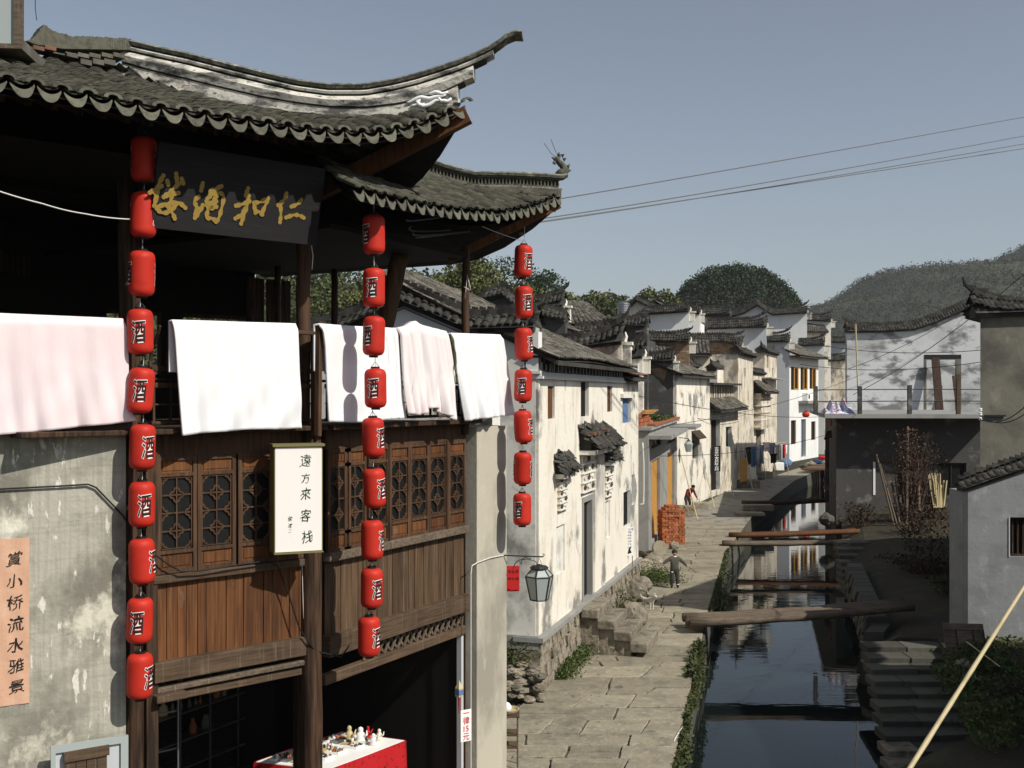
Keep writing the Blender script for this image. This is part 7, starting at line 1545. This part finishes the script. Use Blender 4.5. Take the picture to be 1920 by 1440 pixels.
# individual trees behind the village
T = [('broadleaf_tree', 'tall pale feathery tree just right of the gallery post', 884, 92, 470, 3.0, 'tree_y'), ('broadleaf_tree', 'dark rounded tree top behind the right lantern string', 955, 120, 474, 5.0, 'tree2'), ('broadleaf_tree', 'round dark tree right of the lantern string', 1018, 118, 502, 3.3, 'tree2'),
     ('bamboo_clump', 'yellow-green bamboo mass between the gallery post and lanterns', 912, 105, 505, 4.6, 'tree_y'), ('bamboo_clump', 'olive bamboo mass left of the gallery post', 820, 100, 505, 4.6, 'tree_y'), ('broadleaf_tree', 'green tree left of the bamboo, seen under the eave', 858, 112, 496, 4.2, 'tree'),
     ('broadleaf_tree', 'yellowish tree seen through the open gallery', 660, 95, 532, 4.5, 'tree_y'), ('broadleaf_tree', 'green tree at the left of the gallery opening', 600, 95, 536, 4.0, 'tree'), ('bamboo_clump', 'light green bamboo beside the dark round tree', 985, 108, 528, 3.4, 'tree_y'), ('broadleaf_tree', 'small olive tree right of the round dark tree', 1052, 122, 548, 3.2, 'tree')]
for nm, lab, px, d, py, r, m in T:
    p = P(px, py, d); z0 = 3.5; tree(nm, lab, p.x, d, z0, p.z - z0, r, m, 3800, .30, clumps=22)
for k in range(26):
    px = 1062 + k * 8.6; d = 150 + rnd.uniform(-6, 10); p = P(px, interp([(1050, 548), (1100, 544), (1145, 540), (1175, 556), (1200, 546), (1215, 536), (1250, 538), (1275, 556), (1300, 570)], px) + rnd.uniform(-3, 8), d)
    tree('treeline_tree', 'one of the small trees in the row on the skyline left of the knoll', p.x, d, 6, p.z - 6, 2.0, 'tree' if k % 3 else 'tree_y', 420, .42, 'row of trees on the skyline left of the knoll', 9, conif=(k % 3 == 1))
# steel water tank on the roofs
tk = thing('water_tank', 'ribbed steel water tank standing among the roofs', 'water tank', P(1169, 600, 56)); c = P(1169, 600, 56); w = 11.5 / FPX * 56; hh = 33 / FPX * 56
mb = MB(); mb.lathe([(w * .96, 0)] + [(w * (1 + .02 * (i % 2)), hh * (.05 + .9 * i / 14)) for i in range(15)] + [(w * .6, hh * 1.0), (w * .15, hh * 1.06)], tuple(c), 20); mb.build('tank_shell', M['steel'], tk)
mb = MB()
for k in range(3): a = k * 2.1; mb.tube([c + Vector((w * .8 * math.cos(a), w * .8 * math.sin(a), 0)), c + Vector((w * .9 * math.cos(a), w * .9 * math.sin(a), -2.2))], .05, 5)
mb.build('tank_legs', M['metal'], tk)
# ================================================================== light haze over the valley
mb = MB(); mb.box(-1150, 2600, -60, 2500, -3.2, 190); mh = bpy.data.materials.new('valley_haze'); mh.use_nodes = True; nt = mh.node_tree; nt.nodes.clear()
ho_ = nt.nodes.new('ShaderNodeOutputMaterial'); pv = nt.nodes.new('ShaderNodeVolumePrincipled'); pv.inputs['Color'].default_value = (.86, .90, .96, 1); pv.inputs['Density'].default_value = .00014; pv.inputs['Anisotropy'].default_value = 0.0
nt.links.new(pv.outputs[0], ho_.inputs['Volume']); tag(mb.build('haze', mh), kind='stuff')
# ================================================================== people and animals
def figure(name, label, cat, joints, bones, mats, regions, loc, rz, extra=None, sub_lv=2):
    """joints: name -> (xyz, radius); one skinned surface, materials by nearest joint."""
    names = list(joints); me = bpy.data.meshes.new('body'); me.from_pydata([joints[n][0] for n in names], [(names.index(a), names.index(b)) for a, b in bones], [])
    o = bpy.data.objects.new('body', me); scene.collection.objects.link(o); md = o.modifiers.new('s', 'SKIN')
    for i, n in enumerate(names):
        s_ = me.skin_vertices[0].data[i]; r = joints[n][1]; s_.radius = (r, r) if not isinstance(r, tuple) else r; s_.use_root = (i == 0)
    sb = o.modifiers.new('u', 'SUBSURF'); sb.levels = sub_lv; sb.render_levels = sub_lv; bpy.context.view_layer.update()
    m2 = bpy.data.meshes.new_from_object(o.evaluated_get(bpy.context.evaluated_depsgraph_get())); bpy.data.objects.remove(o)
    for m_ in mats: m2.materials.append(M[m_])
    segs = [(Vector(joints[a][0]), Vector(joints[b][0]), regions.get((a, b), regions.get(b, 0))) for a, b in bones]
    for p in m2.polygons:
        c = p.center; best = None
        for a, b, k in segs:
            ab = b - a; t = max(0, min(1, (c - a).dot(ab) / ab.length_squared)); dd = (c - a - ab * t).length
            if best is None or dd < best[0]: best = (dd, k)
        p.material_index = best[1]; p.use_smooth = True
    t = thing(name, label, cat, loc, local=True, rz=rz); m2.name = 'body'; sub('body', m2, t)
    for nm, mb_, m_ in (extra or []): sub(nm, mb_.mesh(nm, M[m_], True), t)
    return t
def sph(c, r, sz=1.0, seg=14, cut=-1):
    mb = MB(); prof = [(max(.001, r * math.cos(a)), r * sz * math.sin(a)) for a in [(-math.pi / 2 * (1 if cut < 0 else cut)) + i * (math.pi / 2 + math.pi / 2 * (1 if cut < 0 else cut)) / 9 for i in range(10)]]; mb.lathe(prof, c, seg); return mb
# boy, 1.2 m, facing the viewer, arms spread, a stick in one hand
J = {'pelvis': ((0, 0, .58), .118), 'waist': ((0, 0, .68), .12), 'chest': ((0, -.005, .84), .135), 'neckb': ((0, 0, .95), .05), 'neck': ((0, 0, .985), .038), 'head': ((0, -.01, 1.06), .085), 'crown': ((0, 0, 1.10), .066),
     'sl': ((-.13, 0, .91), .068), 'el': ((-.26, -.02, .82), .055), 'wl': ((-.37, -.05, .74), .040), 'hl': ((-.41, -.06, .715), .024), 'sr': ((.13, 0, .91), .068), 'er': ((.26, -.02, .80), .055), 'wr': ((.36, -.07, .70), .040), 'hr': ((.395, -.085, .68), .024),
     'tl': ((-.072, 0, .50), .088), 'kl': ((-.085, -.02, .30), .066), 'al': ((-.085, .01, .08), .050), 'fl': ((-.09, -.09, .03), .032), 'tr': ((.072, 0, .50), .088), 'kr': ((.08, -.03, .30), .066), 'ar': ((.085, .0, .08), .050), 'fr': ((.095, -.10, .03), .032)}
for s_, sx in (('l', -1), ('r', 1)):
    hx, hy, hz = J['h' + s_][0]
    for i, (a, l) in enumerate(((-25, .032), (-8, .038), (8, .036), (24, .028))):
        J['f%s%d' % (s_, i)] = ((hx + sx * l * 1.1, hy + .02 * math.sin(R(a)) * 1.6, hz - .012 - .03 * math.cos(R(a)) * .5), .0065)
    J['th' + s_] = ((hx + sx * .012, hy - .03, hz - .005), .007)
B = [('pelvis', 'waist'), ('waist', 'chest'), ('chest', 'neckb'), ('neckb', 'neck'), ('neck', 'head'), ('head', 'crown'), ('chest', 'sl'), ('sl', 'el'), ('el', 'wl'), ('wl', 'hl'), ('chest', 'sr'), ('sr', 'er'), ('er', 'wr'), ('wr', 'hr'), ('pelvis', 'tl'), ('tl', 'kl'), ('kl', 'al'), ('al', 'fl'), ('pelvis', 'tr'), ('tr', 'kr'), ('kr', 'ar'), ('ar', 'fr')]
B += [('h' + s_, 'f%s%d' % (s_, i)) for s_ in 'lr' for i in range(4)] + [('h' + s_, 'th' + s_) for s_ in 'lr']
RG = {b: 2 for _, b in B}; RG.update({'waist': 0, 'chest': 0, 'neckb': 0, 'sl': 0, 'el': 0, 'wl': 0, 'sr': 0, 'er': 0, 'wr': 0, 'tl': 1, 'kl': 1, 'al': 1, 'tr': 1, 'kr': 1, 'ar': 1, 'fl': 3, 'fr': 3})
bp = G(1265, 1103)
ex = [('hair', sph((0, .02, 1.105), .092, .85), 'hair'), ('eye', sph((-.026, -.078, 1.075), .008), 'ink'), ('eye', sph((.026, -.078, 1.075), .008), 'ink'), ('nose', sph((0, -.088, 1.055), .011), 'skin'), ('mouth', sph((0, -.078, 1.032), .012, .4), 'redpaper'), ('ear', sph((-.076, 0, 1.07), .016), 'skin'), ('ear', sph((.076, 0, 1.07), .016), 'skin')]
col = MB(); col.lathe([(.058, .955), (.062, .975), (.05, .985)], (0, 0, 0), 14); ex.append(('collar', col, 'pure'))
cuf = MB(); cuf.lathe([(.052, .10), (.055, .115), (.05, .13)], (.085, 0, 0), 12); ex.append(('trouser_patch', cuf, 'pure')); kp = sph((-.08, -.055, .50), .045, .6); ex.append(('knee_patch', kp, 'pure'))
boy = figure('person', 'small boy in a grey-brown jacket walking with arms spread on the path', 'person', J, B, ['jacket', 'trousers', 'skin', 'hair'], RG, (bp.x, bp.y, .012), -.05, ex)
q = MB(); hx = Vector((bp.x + .40, bp.y - .09, .70)); q.tube([hx + Vector((-.1, .02, .06)), hx + Vector((.22, -.05, -.17))], .010, 5); tag(q.build('stick', M['bark']), 'short stick held in the hand of the small boy', 'stick')
# adult bending forward in a maroon jacket
J2 = {'pelvis': ((0, .12, .86), .13), 'waist': ((0, .0, 1.0), .13), 'chest': ((0, -.18, 1.16), .15), 'neckb': ((0, -.30, 1.25), .07), 'neck': ((0, -.34, 1.27), .055), 'head': ((0, -.42, 1.30), .085), 'crown': ((0, -.46, 1.38), .075),
      'sl': ((-.17, -.22, 1.18), .07), 'el': ((-.30, -.30, .95), .055), 'wl': ((-.26, -.50, .80), .038), 'hl': ((-.24, -.56, .76), .032), 'sr': ((.17, -.22, 1.18), .07), 'er': ((.27, -.25, .92), .055), 'wr': ((.22, -.45, .78), .038), 'hr': ((.20, -.51, .74), .032),
      'tl': ((-.10, .08, .78), .10), 'kl': ((-.13, -.05, .46), .07), 'al': ((-.12, .06, .09), .05), 'fl': ((-.12, -.10, .04), .042), 'tr': ((.10, .08, .78), .10), 'kr': ((.12, .0, .46), .07), 'ar': ((.12, .12, .09), .05), 'fr': ((.12, -.04, .04), .042)}
for s_, sx in (('l', -1), ('r', 1)):
    hx, hy, hz = J2['h' + s_][0]
    for i, a in enumerate((-24, -8, 8, 22)): J2['f%s%d' % (s_, i)] = ((hx + .03 * math.sin(R(a)) * 1.5, hy - .05 * (1 - abs(i - 1.4) * .12), hz - .045), .009)
    J2['th' + s_] = ((hx - sx * .035, hy - .02, hz - .01), .009)
ap = G(1290, 962); ex = [('hair', sph((0, -.42, 1.375), .10, .85), 'hair'), ('nose', sph((0, -.515, 1.29), .014), 'skin'), ('ear', sph((-.09, -.42, 1.31), .02), 'skin'), ('ear', sph((.09, -.42, 1.31), .02), 'skin'), ('eye', sph((-.03, -.50, 1.32), .009), 'ink'), ('eye', sph((.03, -.50, 1.32), .009), 'ink')]
figure('person', 'adult in a maroon jacket stooping by the cream house wall', 'person', J2, B, ['maroon', 'trousers', 'skin', 'hair'], RG, (ap.x, ap.y, .0), .5, ex)
# small cream dog
D = {'pelvis': ((.14, 0, .26), .065), 'belly': ((0, 0, .255), .065), 'chest': ((-.14, 0, .27), .08), 'neck': ((-.22, 0, .34), .045), 'head': ((-.27, 0, .40), .052), 'muzzle': ((-.35, 0, .385), .026), 'tail1': ((.22, 0, .32), .02), 'tail2': ((.27, 0, .40), .012),
     'f1': ((-.14, .05, .15), .028), 'f1b': ((-.13, .05, .03), .018), 'f1c': ((-.16, .05, .015), .018), 'f2': ((-.15, -.05, .15), .028), 'f2b': ((-.16, -.05, .03), .018), 'f2c': ((-.19, -.05, .015), .018), 'h1': ((.10, .05, .16), .036), 'h1k': ((.17, .05, .10), .018), 'h1b': ((.15, .05, .02), .016), 'h1c': ((.12, .05, .015), .017), 'h2': ((.12, -.05, .16), .036), 'h2k': ((.20, -.05, .10), .018), 'h2b': ((.18, -.05, .02), .016), 'h2c': ((.15, -.05, .015), .017)}
BD = [('pelvis', 'belly'), ('belly', 'chest'), ('chest', 'neck'), ('neck', 'head'), ('head', 'muzzle'), ('pelvis', 'tail1'), ('tail1', 'tail2'), ('chest', 'f1'), ('f1', 'f1b'), ('f1b', 'f1c'), ('chest', 'f2'), ('f2', 'f2b'), ('f2b', 'f2c'), ('pelvis', 'h1'), ('h1', 'h1k'), ('h1k', 'h1b'), ('h1b', 'h1c'), ('pelvis', 'h2'), ('h2', 'h2k'), ('h2k', 'h2b'), ('h2b', 'h2c')]
e = MB(); e.lathe([(.02, 0), (.012, .03), (.002, .055)], (-.255, .03, .435), 6); e.lathe([(.02, 0), (.012, .03), (.002, .055)], (-.255, -.03, .435), 6)
dp_ = G(1214, 1143); figure('dog', 'small cream dog standing by the big block at the doorsteps', 'dog', D, BD, ['fur'], {}, (dp_.x, dp_.y, .01), 2.3, [('ears', e, 'fur'), ('nose', sph((-.375, 0, .39), .012), 'ink')])
# ================================================================== street things
rg = random.Random(77)
bs = thing('brick_stack', 'head-high stack of orange bricks in front of the concrete house', 'brick stack', (6.0, 42.3, 0)); FBk = Frame((5.95, 42.2), (.97, .24))
for ly in range(17):
    z = .01 + ly * .092; odd = ly % 2
    for k in range(4 if not odd else 7):
        for j in range(3 if not odd else 1):
            if odd: u0, u1, n1, n0 = k * .14, k * .14 + .115, 0, -.50
            else: u0, u1, n1, n0 = k * .245, k * .245 + .235, -j * .17, -j * .17 - .12
            if ly > 14 and (k < 1 or u0 > .7): continue
            mb = MB(); jx, jy = rg.gauss(0, .008), rg.gauss(0, .012); mb.fbox(FBk, u0 + jx, u1 + jx, n0 + jy, n1 + jy, z, z + .084); mb.build('brick', M['brick'], bs)
def onroad(px, py): return G(px, py)
p = G(1237, 1043); mst_ = thing('millstone', 'round worn millstone leaning beside the brick stack', 'millstone', p); mb = MB(); 
for r_, z in (): pass
mb.lathe([(.06, -.07), (.28, -.07), (.30, -.04), (.30, .04), (.28, .07), (.06, .07)], (0, 0, 0), 22); me = mb.mesh('stone_disc', M['stone'], False); o = link('stone_disc', me, mst_); o.matrix_basis = Matrix.Translation(p + Vector((0, 0, .28))) @ Matrix.Rotation(.3, 4, 'Z') @ Matrix.Rotation(R(72), 4, 'X')
rock('rounded tan boulder between the millstone and the bricks', G(1264, 1030) + Vector((0, 0, .15)), (.2, .18, .2), 'stone')
for k, (x, y, s) in enumerate(((1207, 1032, .22), (1214, 1022, .18), (1202, 1016, .16), (1218, 1040, .14))): rock(['grey stone at the corner of the concrete house, nearest', 'grey stone leaning at the concrete corner, upper', 'flat grey stone against the annexe wall', 'small grey stone by the millstone'][k], G(x, y) + Vector((0, 0, s * .6)), (s * 1.1, s, s * .7), 'stone')
q = MB(); q.tube([G(1200, 1040) + Vector((0, 0, .08)), G(1230, 1052) + Vector((0, 0, .08))], .085, 9); tag(q.build('log', M['log'], smooth=True), 'short weathered log lying in front of the grey stones', 'log')
for k in range(14):
    x = 1180 + rg.uniform(-6, 62); y = 1066 + rg.uniform(-12, 24) - (x - 1180) * .15; s = rg.uniform(.13, .26); rock('grey rubble stone in the low pile between the steps and the millstone', G(x, y) + Vector((0, 0, s * .4)), (s * 1.3, s, s * .7), 'stone', k, 'rubble stones between the steps and the millstone')
rock('big dark block of stone at the foot of the doorsteps', G(1188, 1175) + Vector((0, 0, .30)), (.40, .36, .42), 'step', name='stone_block', cat='stone block')
rock('flat stone lying at the near side of the dark block', G(1150, 1190) + Vector((0, 0, .06)), (.5, .3, .12), 'stone_dk')
# rubble pile in the near left corner below the plaster house
for k in range(70):
    x = 948 + rg.uniform(0, 68); y = rg.uniform(1232, 1296); d = 12000 / (1300 - 738) * (1 + (1296 - y) / 900); s = rg.uniform(.06, .12); z = max(.03, (1300 - y) / FPX * 21.5 * .82)
    rock('brown rubble stone piled at the foot of the plaster house gable', ((x - 960) / FPX * 21.0, 21.0 - rg.uniform(0, .5) + z * .5, z), (s * 1.25, s, s * .62), 'plinth' if k % 3 else 'step', k, 'rubble stones piled below the plaster house')
leaves('gable_weeds', [(rg.uniform(-.3, .4), 21.3 + rg.gauss(0, .1), rg.uniform(.3, 1.0)) for _ in range(900)], .05, M['ivy'], up=.4, label='weeds growing over the rubble pile by the house corner', cat='weeds', kind='stuff')
pts = []
for _ in range(4200):
    z = rg.uniform(22.3, 26.2); pts.append((interp([(22, .85), (26.2, 1.95)], z) + abs(rg.gauss(0, .16)), z, rg.random() ** 2 * .22))
leaves('path_weeds', pts, .055, M['grass'], up=.8, label='green weeds along the foot of the rubble plinth', cat='weeds', kind='stuff')
leaves('step_weeds', [(2.9 + rg.gauss(0, .18), 29.0 + rg.gauss(0, .8), abs(rg.gauss(0, .3))) for _ in range(2200)], .06, M['ivy'], up=.6, label='tuft of weeds behind the doorsteps against the plinth', cat='weeds', kind='stuff')
leaves('rubble_weeds', [(4.6 + rg.gauss(0, .35), 34.2 + rg.gauss(0, .5), abs(rg.gauss(0, .18))) for _ in range(2400)], .06, M['grass'], up=.6, label='green weeds on the rubble behind the big block', cat='weeds', kind='stuff')
# notice board
nbp_ = P(1176, 1068, 30.4); nbp_.z = .78; FNb = Frame((nbp_.x - .17, nbp_.y), (.97, .1)); ntb = thing('notice_board', 'white notice board on thin legs against the annexe', 'notice board', nbp_); d_ = nbp_.y
zt_, zb_ = CAMZ - (988 - HZ) / FPX * d_, CAMZ - (1042 - HZ) / FPX * d_; mb = MB(); mb.fbox(FNb, 0, .36, -.02, 0, zb_, zt_); mb.build('board', M['pure'], ntb)
for u in (.03, .33): mb = MB(); mb.tube([FNb.at(u, -.03, .74), FNb.at(u, -.03, zt_)], .012, 5); mb.build('leg', M['log'], ntb)
for r_ in range(7):
    q = MB(); mt_ = 'ink' if r_ else 'blue'
    for i in range(5 if r_ else 4): write(q, '手工山茶特产名画小吃笔墨店'[(r_ * 3 + i) % 13], lambda x, y: FNb.at(x, .004, y), .055 if r_ else .075, .05 + i * (.055 if r_ else .09), zt_ - .07 - r_ * .085)
    q.build('notice_writing', M[mt_], ntb)
q = MB(); q.prism(FNb, [(.18, zb_ + .05), (.30, zb_ + .08), (.26, zb_ + .18), (.30, zb_ + .27), (.22, zb_ + .22), (.20, zb_ + .12)], .003, .006); q.build('ink_drawing', M['ink'], ntb)
for k, (x, z, sx, sy, sz) in enumerate(((3.3, 30.4, .36, .38, .40), (3.62, 31.2, .34, .36, .33), (3.95, 32.0, .32, .34, .26), (3.7, 30.8, .28, .28, .2))): rock(['rough stone ledge under the notice board', 'stone behind the notice board ledge', 'farthest stone of the ledge by the annexe wall', 'low stone before the notice board'][k], (x, z, sz), (sx, sy, sz * 1.05), 'step', k + 50)
# stool with basket, near left
FS2 = Frame((-.17, 17.0), (1, 0)); stl = thing('stool', 'small wooden stand beside the cement pier', 'stand', (.0, 17, 0)); zt_ = CAMZ - (1345 - HZ) / FPX * 17; 
for u, n in ((.05, 0), (.26, 0), (.05, -.3), (.26, -.3)): mb = MB(); mb.tube([FS2.at(u, n, 0), FS2.at(u, n, zt_)], .016, 6); mb.build('leg', M['log'], stl)
for z in (zt_ - .3, zt_ - .5): mb = MB(); mb.fbox(FS2, .04, .27, -.31, .01, z, z + .02); mb.build('shelf', M['wood_h'], stl)
mb = MB(); mb.fbox(FS2, .02, .29, -.33, .03, zt_, zt_ + .02); mb.build('top', M['wood_h'], stl)
bk_ = thing('basket', 'shallow round wicker basket on the stand by the pier', 'basket', FS2.at(.12, -.12, zt_ + .02)); mb = MB(); mb.lathe([(.10, 0), (.15, .05), (.17, .085), (.155, .085), (.135, .05), (.08, .015)], tuple(FS2.at(.12, -.12, zt_ + .022)), 20); mb.build('basket_bowl', M['bamboo'], bk_)
mb = MB(); mb.lathe([(.03, 0), (.08, .03), (.085, .09), (.05, .14), (.01, .16)], tuple(FS2.at(.08, -.12, zt_ + .05)), 12); tag(mb.build('bundle', M['cloth'], smooth=True), 'white bundle lying in the wicker basket', 'bundle')
# flower pot and red things by the annexe
for k, (x, y) in enumerate(((1187, 1078), (1178, 1084))):
    c = G(x, y); mb = MB(); mb.lathe([(.07, 0), (.10, .16), (.11, .18), (.09, .18), (.07, .12)], tuple(c), 12); tag(mb.build('flower_pot', M['brick']), ['orange flower pot under the notice board', 'second flower pot left of the orange one'][k], 'pot')
# ------------------------------------------------------------------ washing, poles, far-lane things
def pole(label, a, b_, r=.03, m='bamboo', nm='pole'): q = MB(); q.tube([a, (a + b_) / 2 + Vector((0, 0, -.02)), b_], [r, r * .9, r * .7], 6); tag(q.build(nm, M[m]), label, 'pole')
pole('long leaning pole before the cream corner house', G(1308, 975), P(1275, 848, 55)); pole('pole leaning on the wall left of the antique shop', G(1340, 952), P(1322, 880, 60.5)); pole('dark crooked pole in the lane near the antique shop', G(1376, 930), P(1362, 858, 66))
pole('left prop of the washing line', G(1411, 918), P(1395, 832, 68)); pole('second prop of the washing line', G(1437, 905), P(1426, 826, 72)); pole('third prop of the washing line', G(1458, 893), P(1445, 835, 77)); pole('right prop of the washing line', G(1480, 890), P(1466, 830, 79))
pole('horizontal pole of the washing line, nearer half', P(1390, 840, 67), P(1432, 830, 73)); pole('horizontal pole of the washing line, farther half', P(1430, 831, 73), P(1476, 829, 80))
cl = [(1403, 838, 870, 9, 'ink_green', 'dark green jacket'), (1413, 837, 874, 9, 'blue', 'navy trousers'), (1421, 836, 862, 6, 'bluewhite', 'pale blue shirt'), (1428, 834, 868, 8, 'blue', 'blue jacket'), (1437, 829, 846, 12, 'cloth_pink', 'bright pink top'), (1447, 831, 850, 11, 'lilac', 'lilac padded coat'), (1450, 850, 868, 11, 'black', 'black trousers'), (1458, 833, 862, 7, 'cream', 'beige shirt'), (1464, 833, 864, 6, 'lampglass', 'grey-blue trousers'), (1469, 833, 858, 5, 'redpaper', 'small red shirt'), (1473, 834, 852, 5, 'pure', 'white cloth')]
M['lilac'] = mat('lilac_cloth', (.30, .26, .38), .9)
for px, y0, y1, w, m, lab in cl:
    d = interp([(1390, 67), (1432, 73), (1476, 80)], px) - .1; A_ = P(px, y0, d); wd = w / FPX * d; hh = (y1 - y0) / FPX * d; ph = px * .7; mb = MB()
    def gm(a, c):
        wid = wd * (1.15 if c < .25 else .85 + .12 * math.sin(ph)); x = (a - .5) * wid; return A_ + Vector((x, .07 * math.sin(a * 9 + ph) + .05 * (1 if a < .5 else -1) * math.sin(c * 3), -hh * c * (1 - .06 * math.sin(a * 12 + ph))))
    mb.grid(gm, 10, 8); o = mb.build('garment', M[m], smooth=True); s_ = o.modifiers.new('t', 'SOLIDIFY'); s_.thickness = .05; tag(o, lab + ' hanging on the washing line', 'garment', 'washing on the line')
o = MB(); a, b_ = P(1388, 905, 67), P(1401, 900, 67.5); c_, d_ = P(1387, 864, 67.6), P(1401, 857, 68); n_ = Vector((0, .06, 0)); o.hexa([a, b_, b_ + n_, a + n_, c_, d_, d_ + n_, c_ + n_]); tag(o.build('wood_sheet', M['orange']), 'orange-brown wooden sheet leaning below the washing', 'board')
for k, (x, y, w, d, h, m, lab) in enumerate(((1396, 915, 2.0, 1.0, .5, 'plinth', 'stone bench block under the washing line'), (1428, 897, 1.6, 1.0, .45, 'stone', 'broad pale stone step below the washing'), (1315, 955, .8, .6, .35, 'stone', 'pale stone block by the stooping adult'), (1475, 880, .9, .6, .9, 'blue', 'dark blue bundle at the white house corner'), (1462, 882, .7, .5, .6, 'pure', 'white box beside the dark blue bundle'), (1287, 968, .8, .5, .5, 'plinth', 'low stone block where the stooping adult works'))):
    p_ = G(x, y); 
    if k in (3,): rock(lab, p_ + Vector((0, 0, h / 2)), (w / 2, d / 2, h / 2), m, k, name='bundle', cat='bundle'); continue
    mb = MB(); mb.box(p_.x - w / 2, p_.x + w / 2, p_.y, p_.y + d, -.02, h); tag(mb.build('stone_block' if m != 'pure' else 'box', M[m], bevel=.04), lab, 'stone block' if m != 'pure' else 'box')
M['darkblue'] = mat('dark_blue_fabric', (.03, .06, .14), .9)
# platform and goods at the far bend
pf2 = thing('plank_platform', 'brown plank platform over the canal at the far bend', 'platform', P(1515, 880, 84))
for k in range(7): mb = MB(); z = 80 + k * 1.2; x0 = interp(CL, z) - .5; mb.box(x0, x0 + 4.6, z, z + 1.05, .25 + .02 * (k % 2), .33 + .02 * (k % 2)); mb.build('plank', M['log'] if k % 3 else M['plank'], pf2)
for k in range(5): z = 80 + k * 1.8; x0 = interp(CL, z) + .6; mb = MB(); mb.tube([Vector((x0, z, .25)), Vector((x0, z, -1.2))], .09, 6); mb.build('support_post', M['wood_dk'], pf2)
for k, (px, py, s, m, lab) in enumerate(((1533, 858, .45, 'darkblue', 'blue sack on the far plank platform'), (1523, 862, .5, 'stone', 'pale sack beside the blue one'), (1508, 866, .45, 'stone_dk', 'grey sack at the left of the platform'), (1541, 850, .35, 'redpaper', 'small red bag behind the blue sack'))): rock(lab, P(px, py + 8, 86), (s, s * .6, s * .5), m, k, name='sack', cat='sack')
for k, (px, py, d) in enumerate(((1511, 777, 90), (1559, 795, 54))):
    c = P(px, py, d); t = thing('round_lantern', ['faded red round lantern at the white house door', 'small red round lantern at the terrace house corner'][k], 'lantern', c); mb = MB(); r_ = .32 if k == 0 else .13; mb.lathe([(r_ * math.sin(math.pi * (.12 + .76 * i / 8)), -r_ * .85 * math.cos(math.pi * (.12 + .76 * i / 8))) for i in range(9)], tuple(c), 14); mb.build('lantern_body', M['red'], t, smooth=True)
    mb = MB(); mb.lathe([(r_ * .4, r_ * .8), (r_ * .4, r_ * .98), (.01, r_ * 1.0), (.01, r_ * 2.0)], tuple(c), 8); mb.build('lantern_cap', M['black'], t)
aw = thing('shed_roof', 'dark little awning at the left corner of the terrace house', 'awning', P(1550, 815, 54)); mb = MB(); a = [P(1545, 822, 54), P(1566, 815, 54), P(1566, 806, 54.4), P(1550, 808, 54.4)]; mb.hexa([p_ - Vector((0, 0, .08)) for p_ in a] + a); mb.build('awning_sheet', M['wood_dk'], aw)
mb = MB(); mb.hexa([P(1547, 940, 54), P(1555, 940, 54), P(1555, 940, 54.3), P(1547, 940, 54.3), P(1547, 818, 54), P(1555, 818, 54), P(1555, 818, 54.3), P(1547, 818, 54.3)]); mb.build('awning_post', M['darkwall'], aw)
# gooseneck pipe on the annexe edge
cable('annexe_pipe', 'thin pale pipe on the flank of the concrete house', [P(1205, 830, 39.9), P(1207, 870, 39.9), P(1207, 945, 39.9), P(1200, 946, 39.9)], .03, 'cable_w', 0, 3, 'pipe')
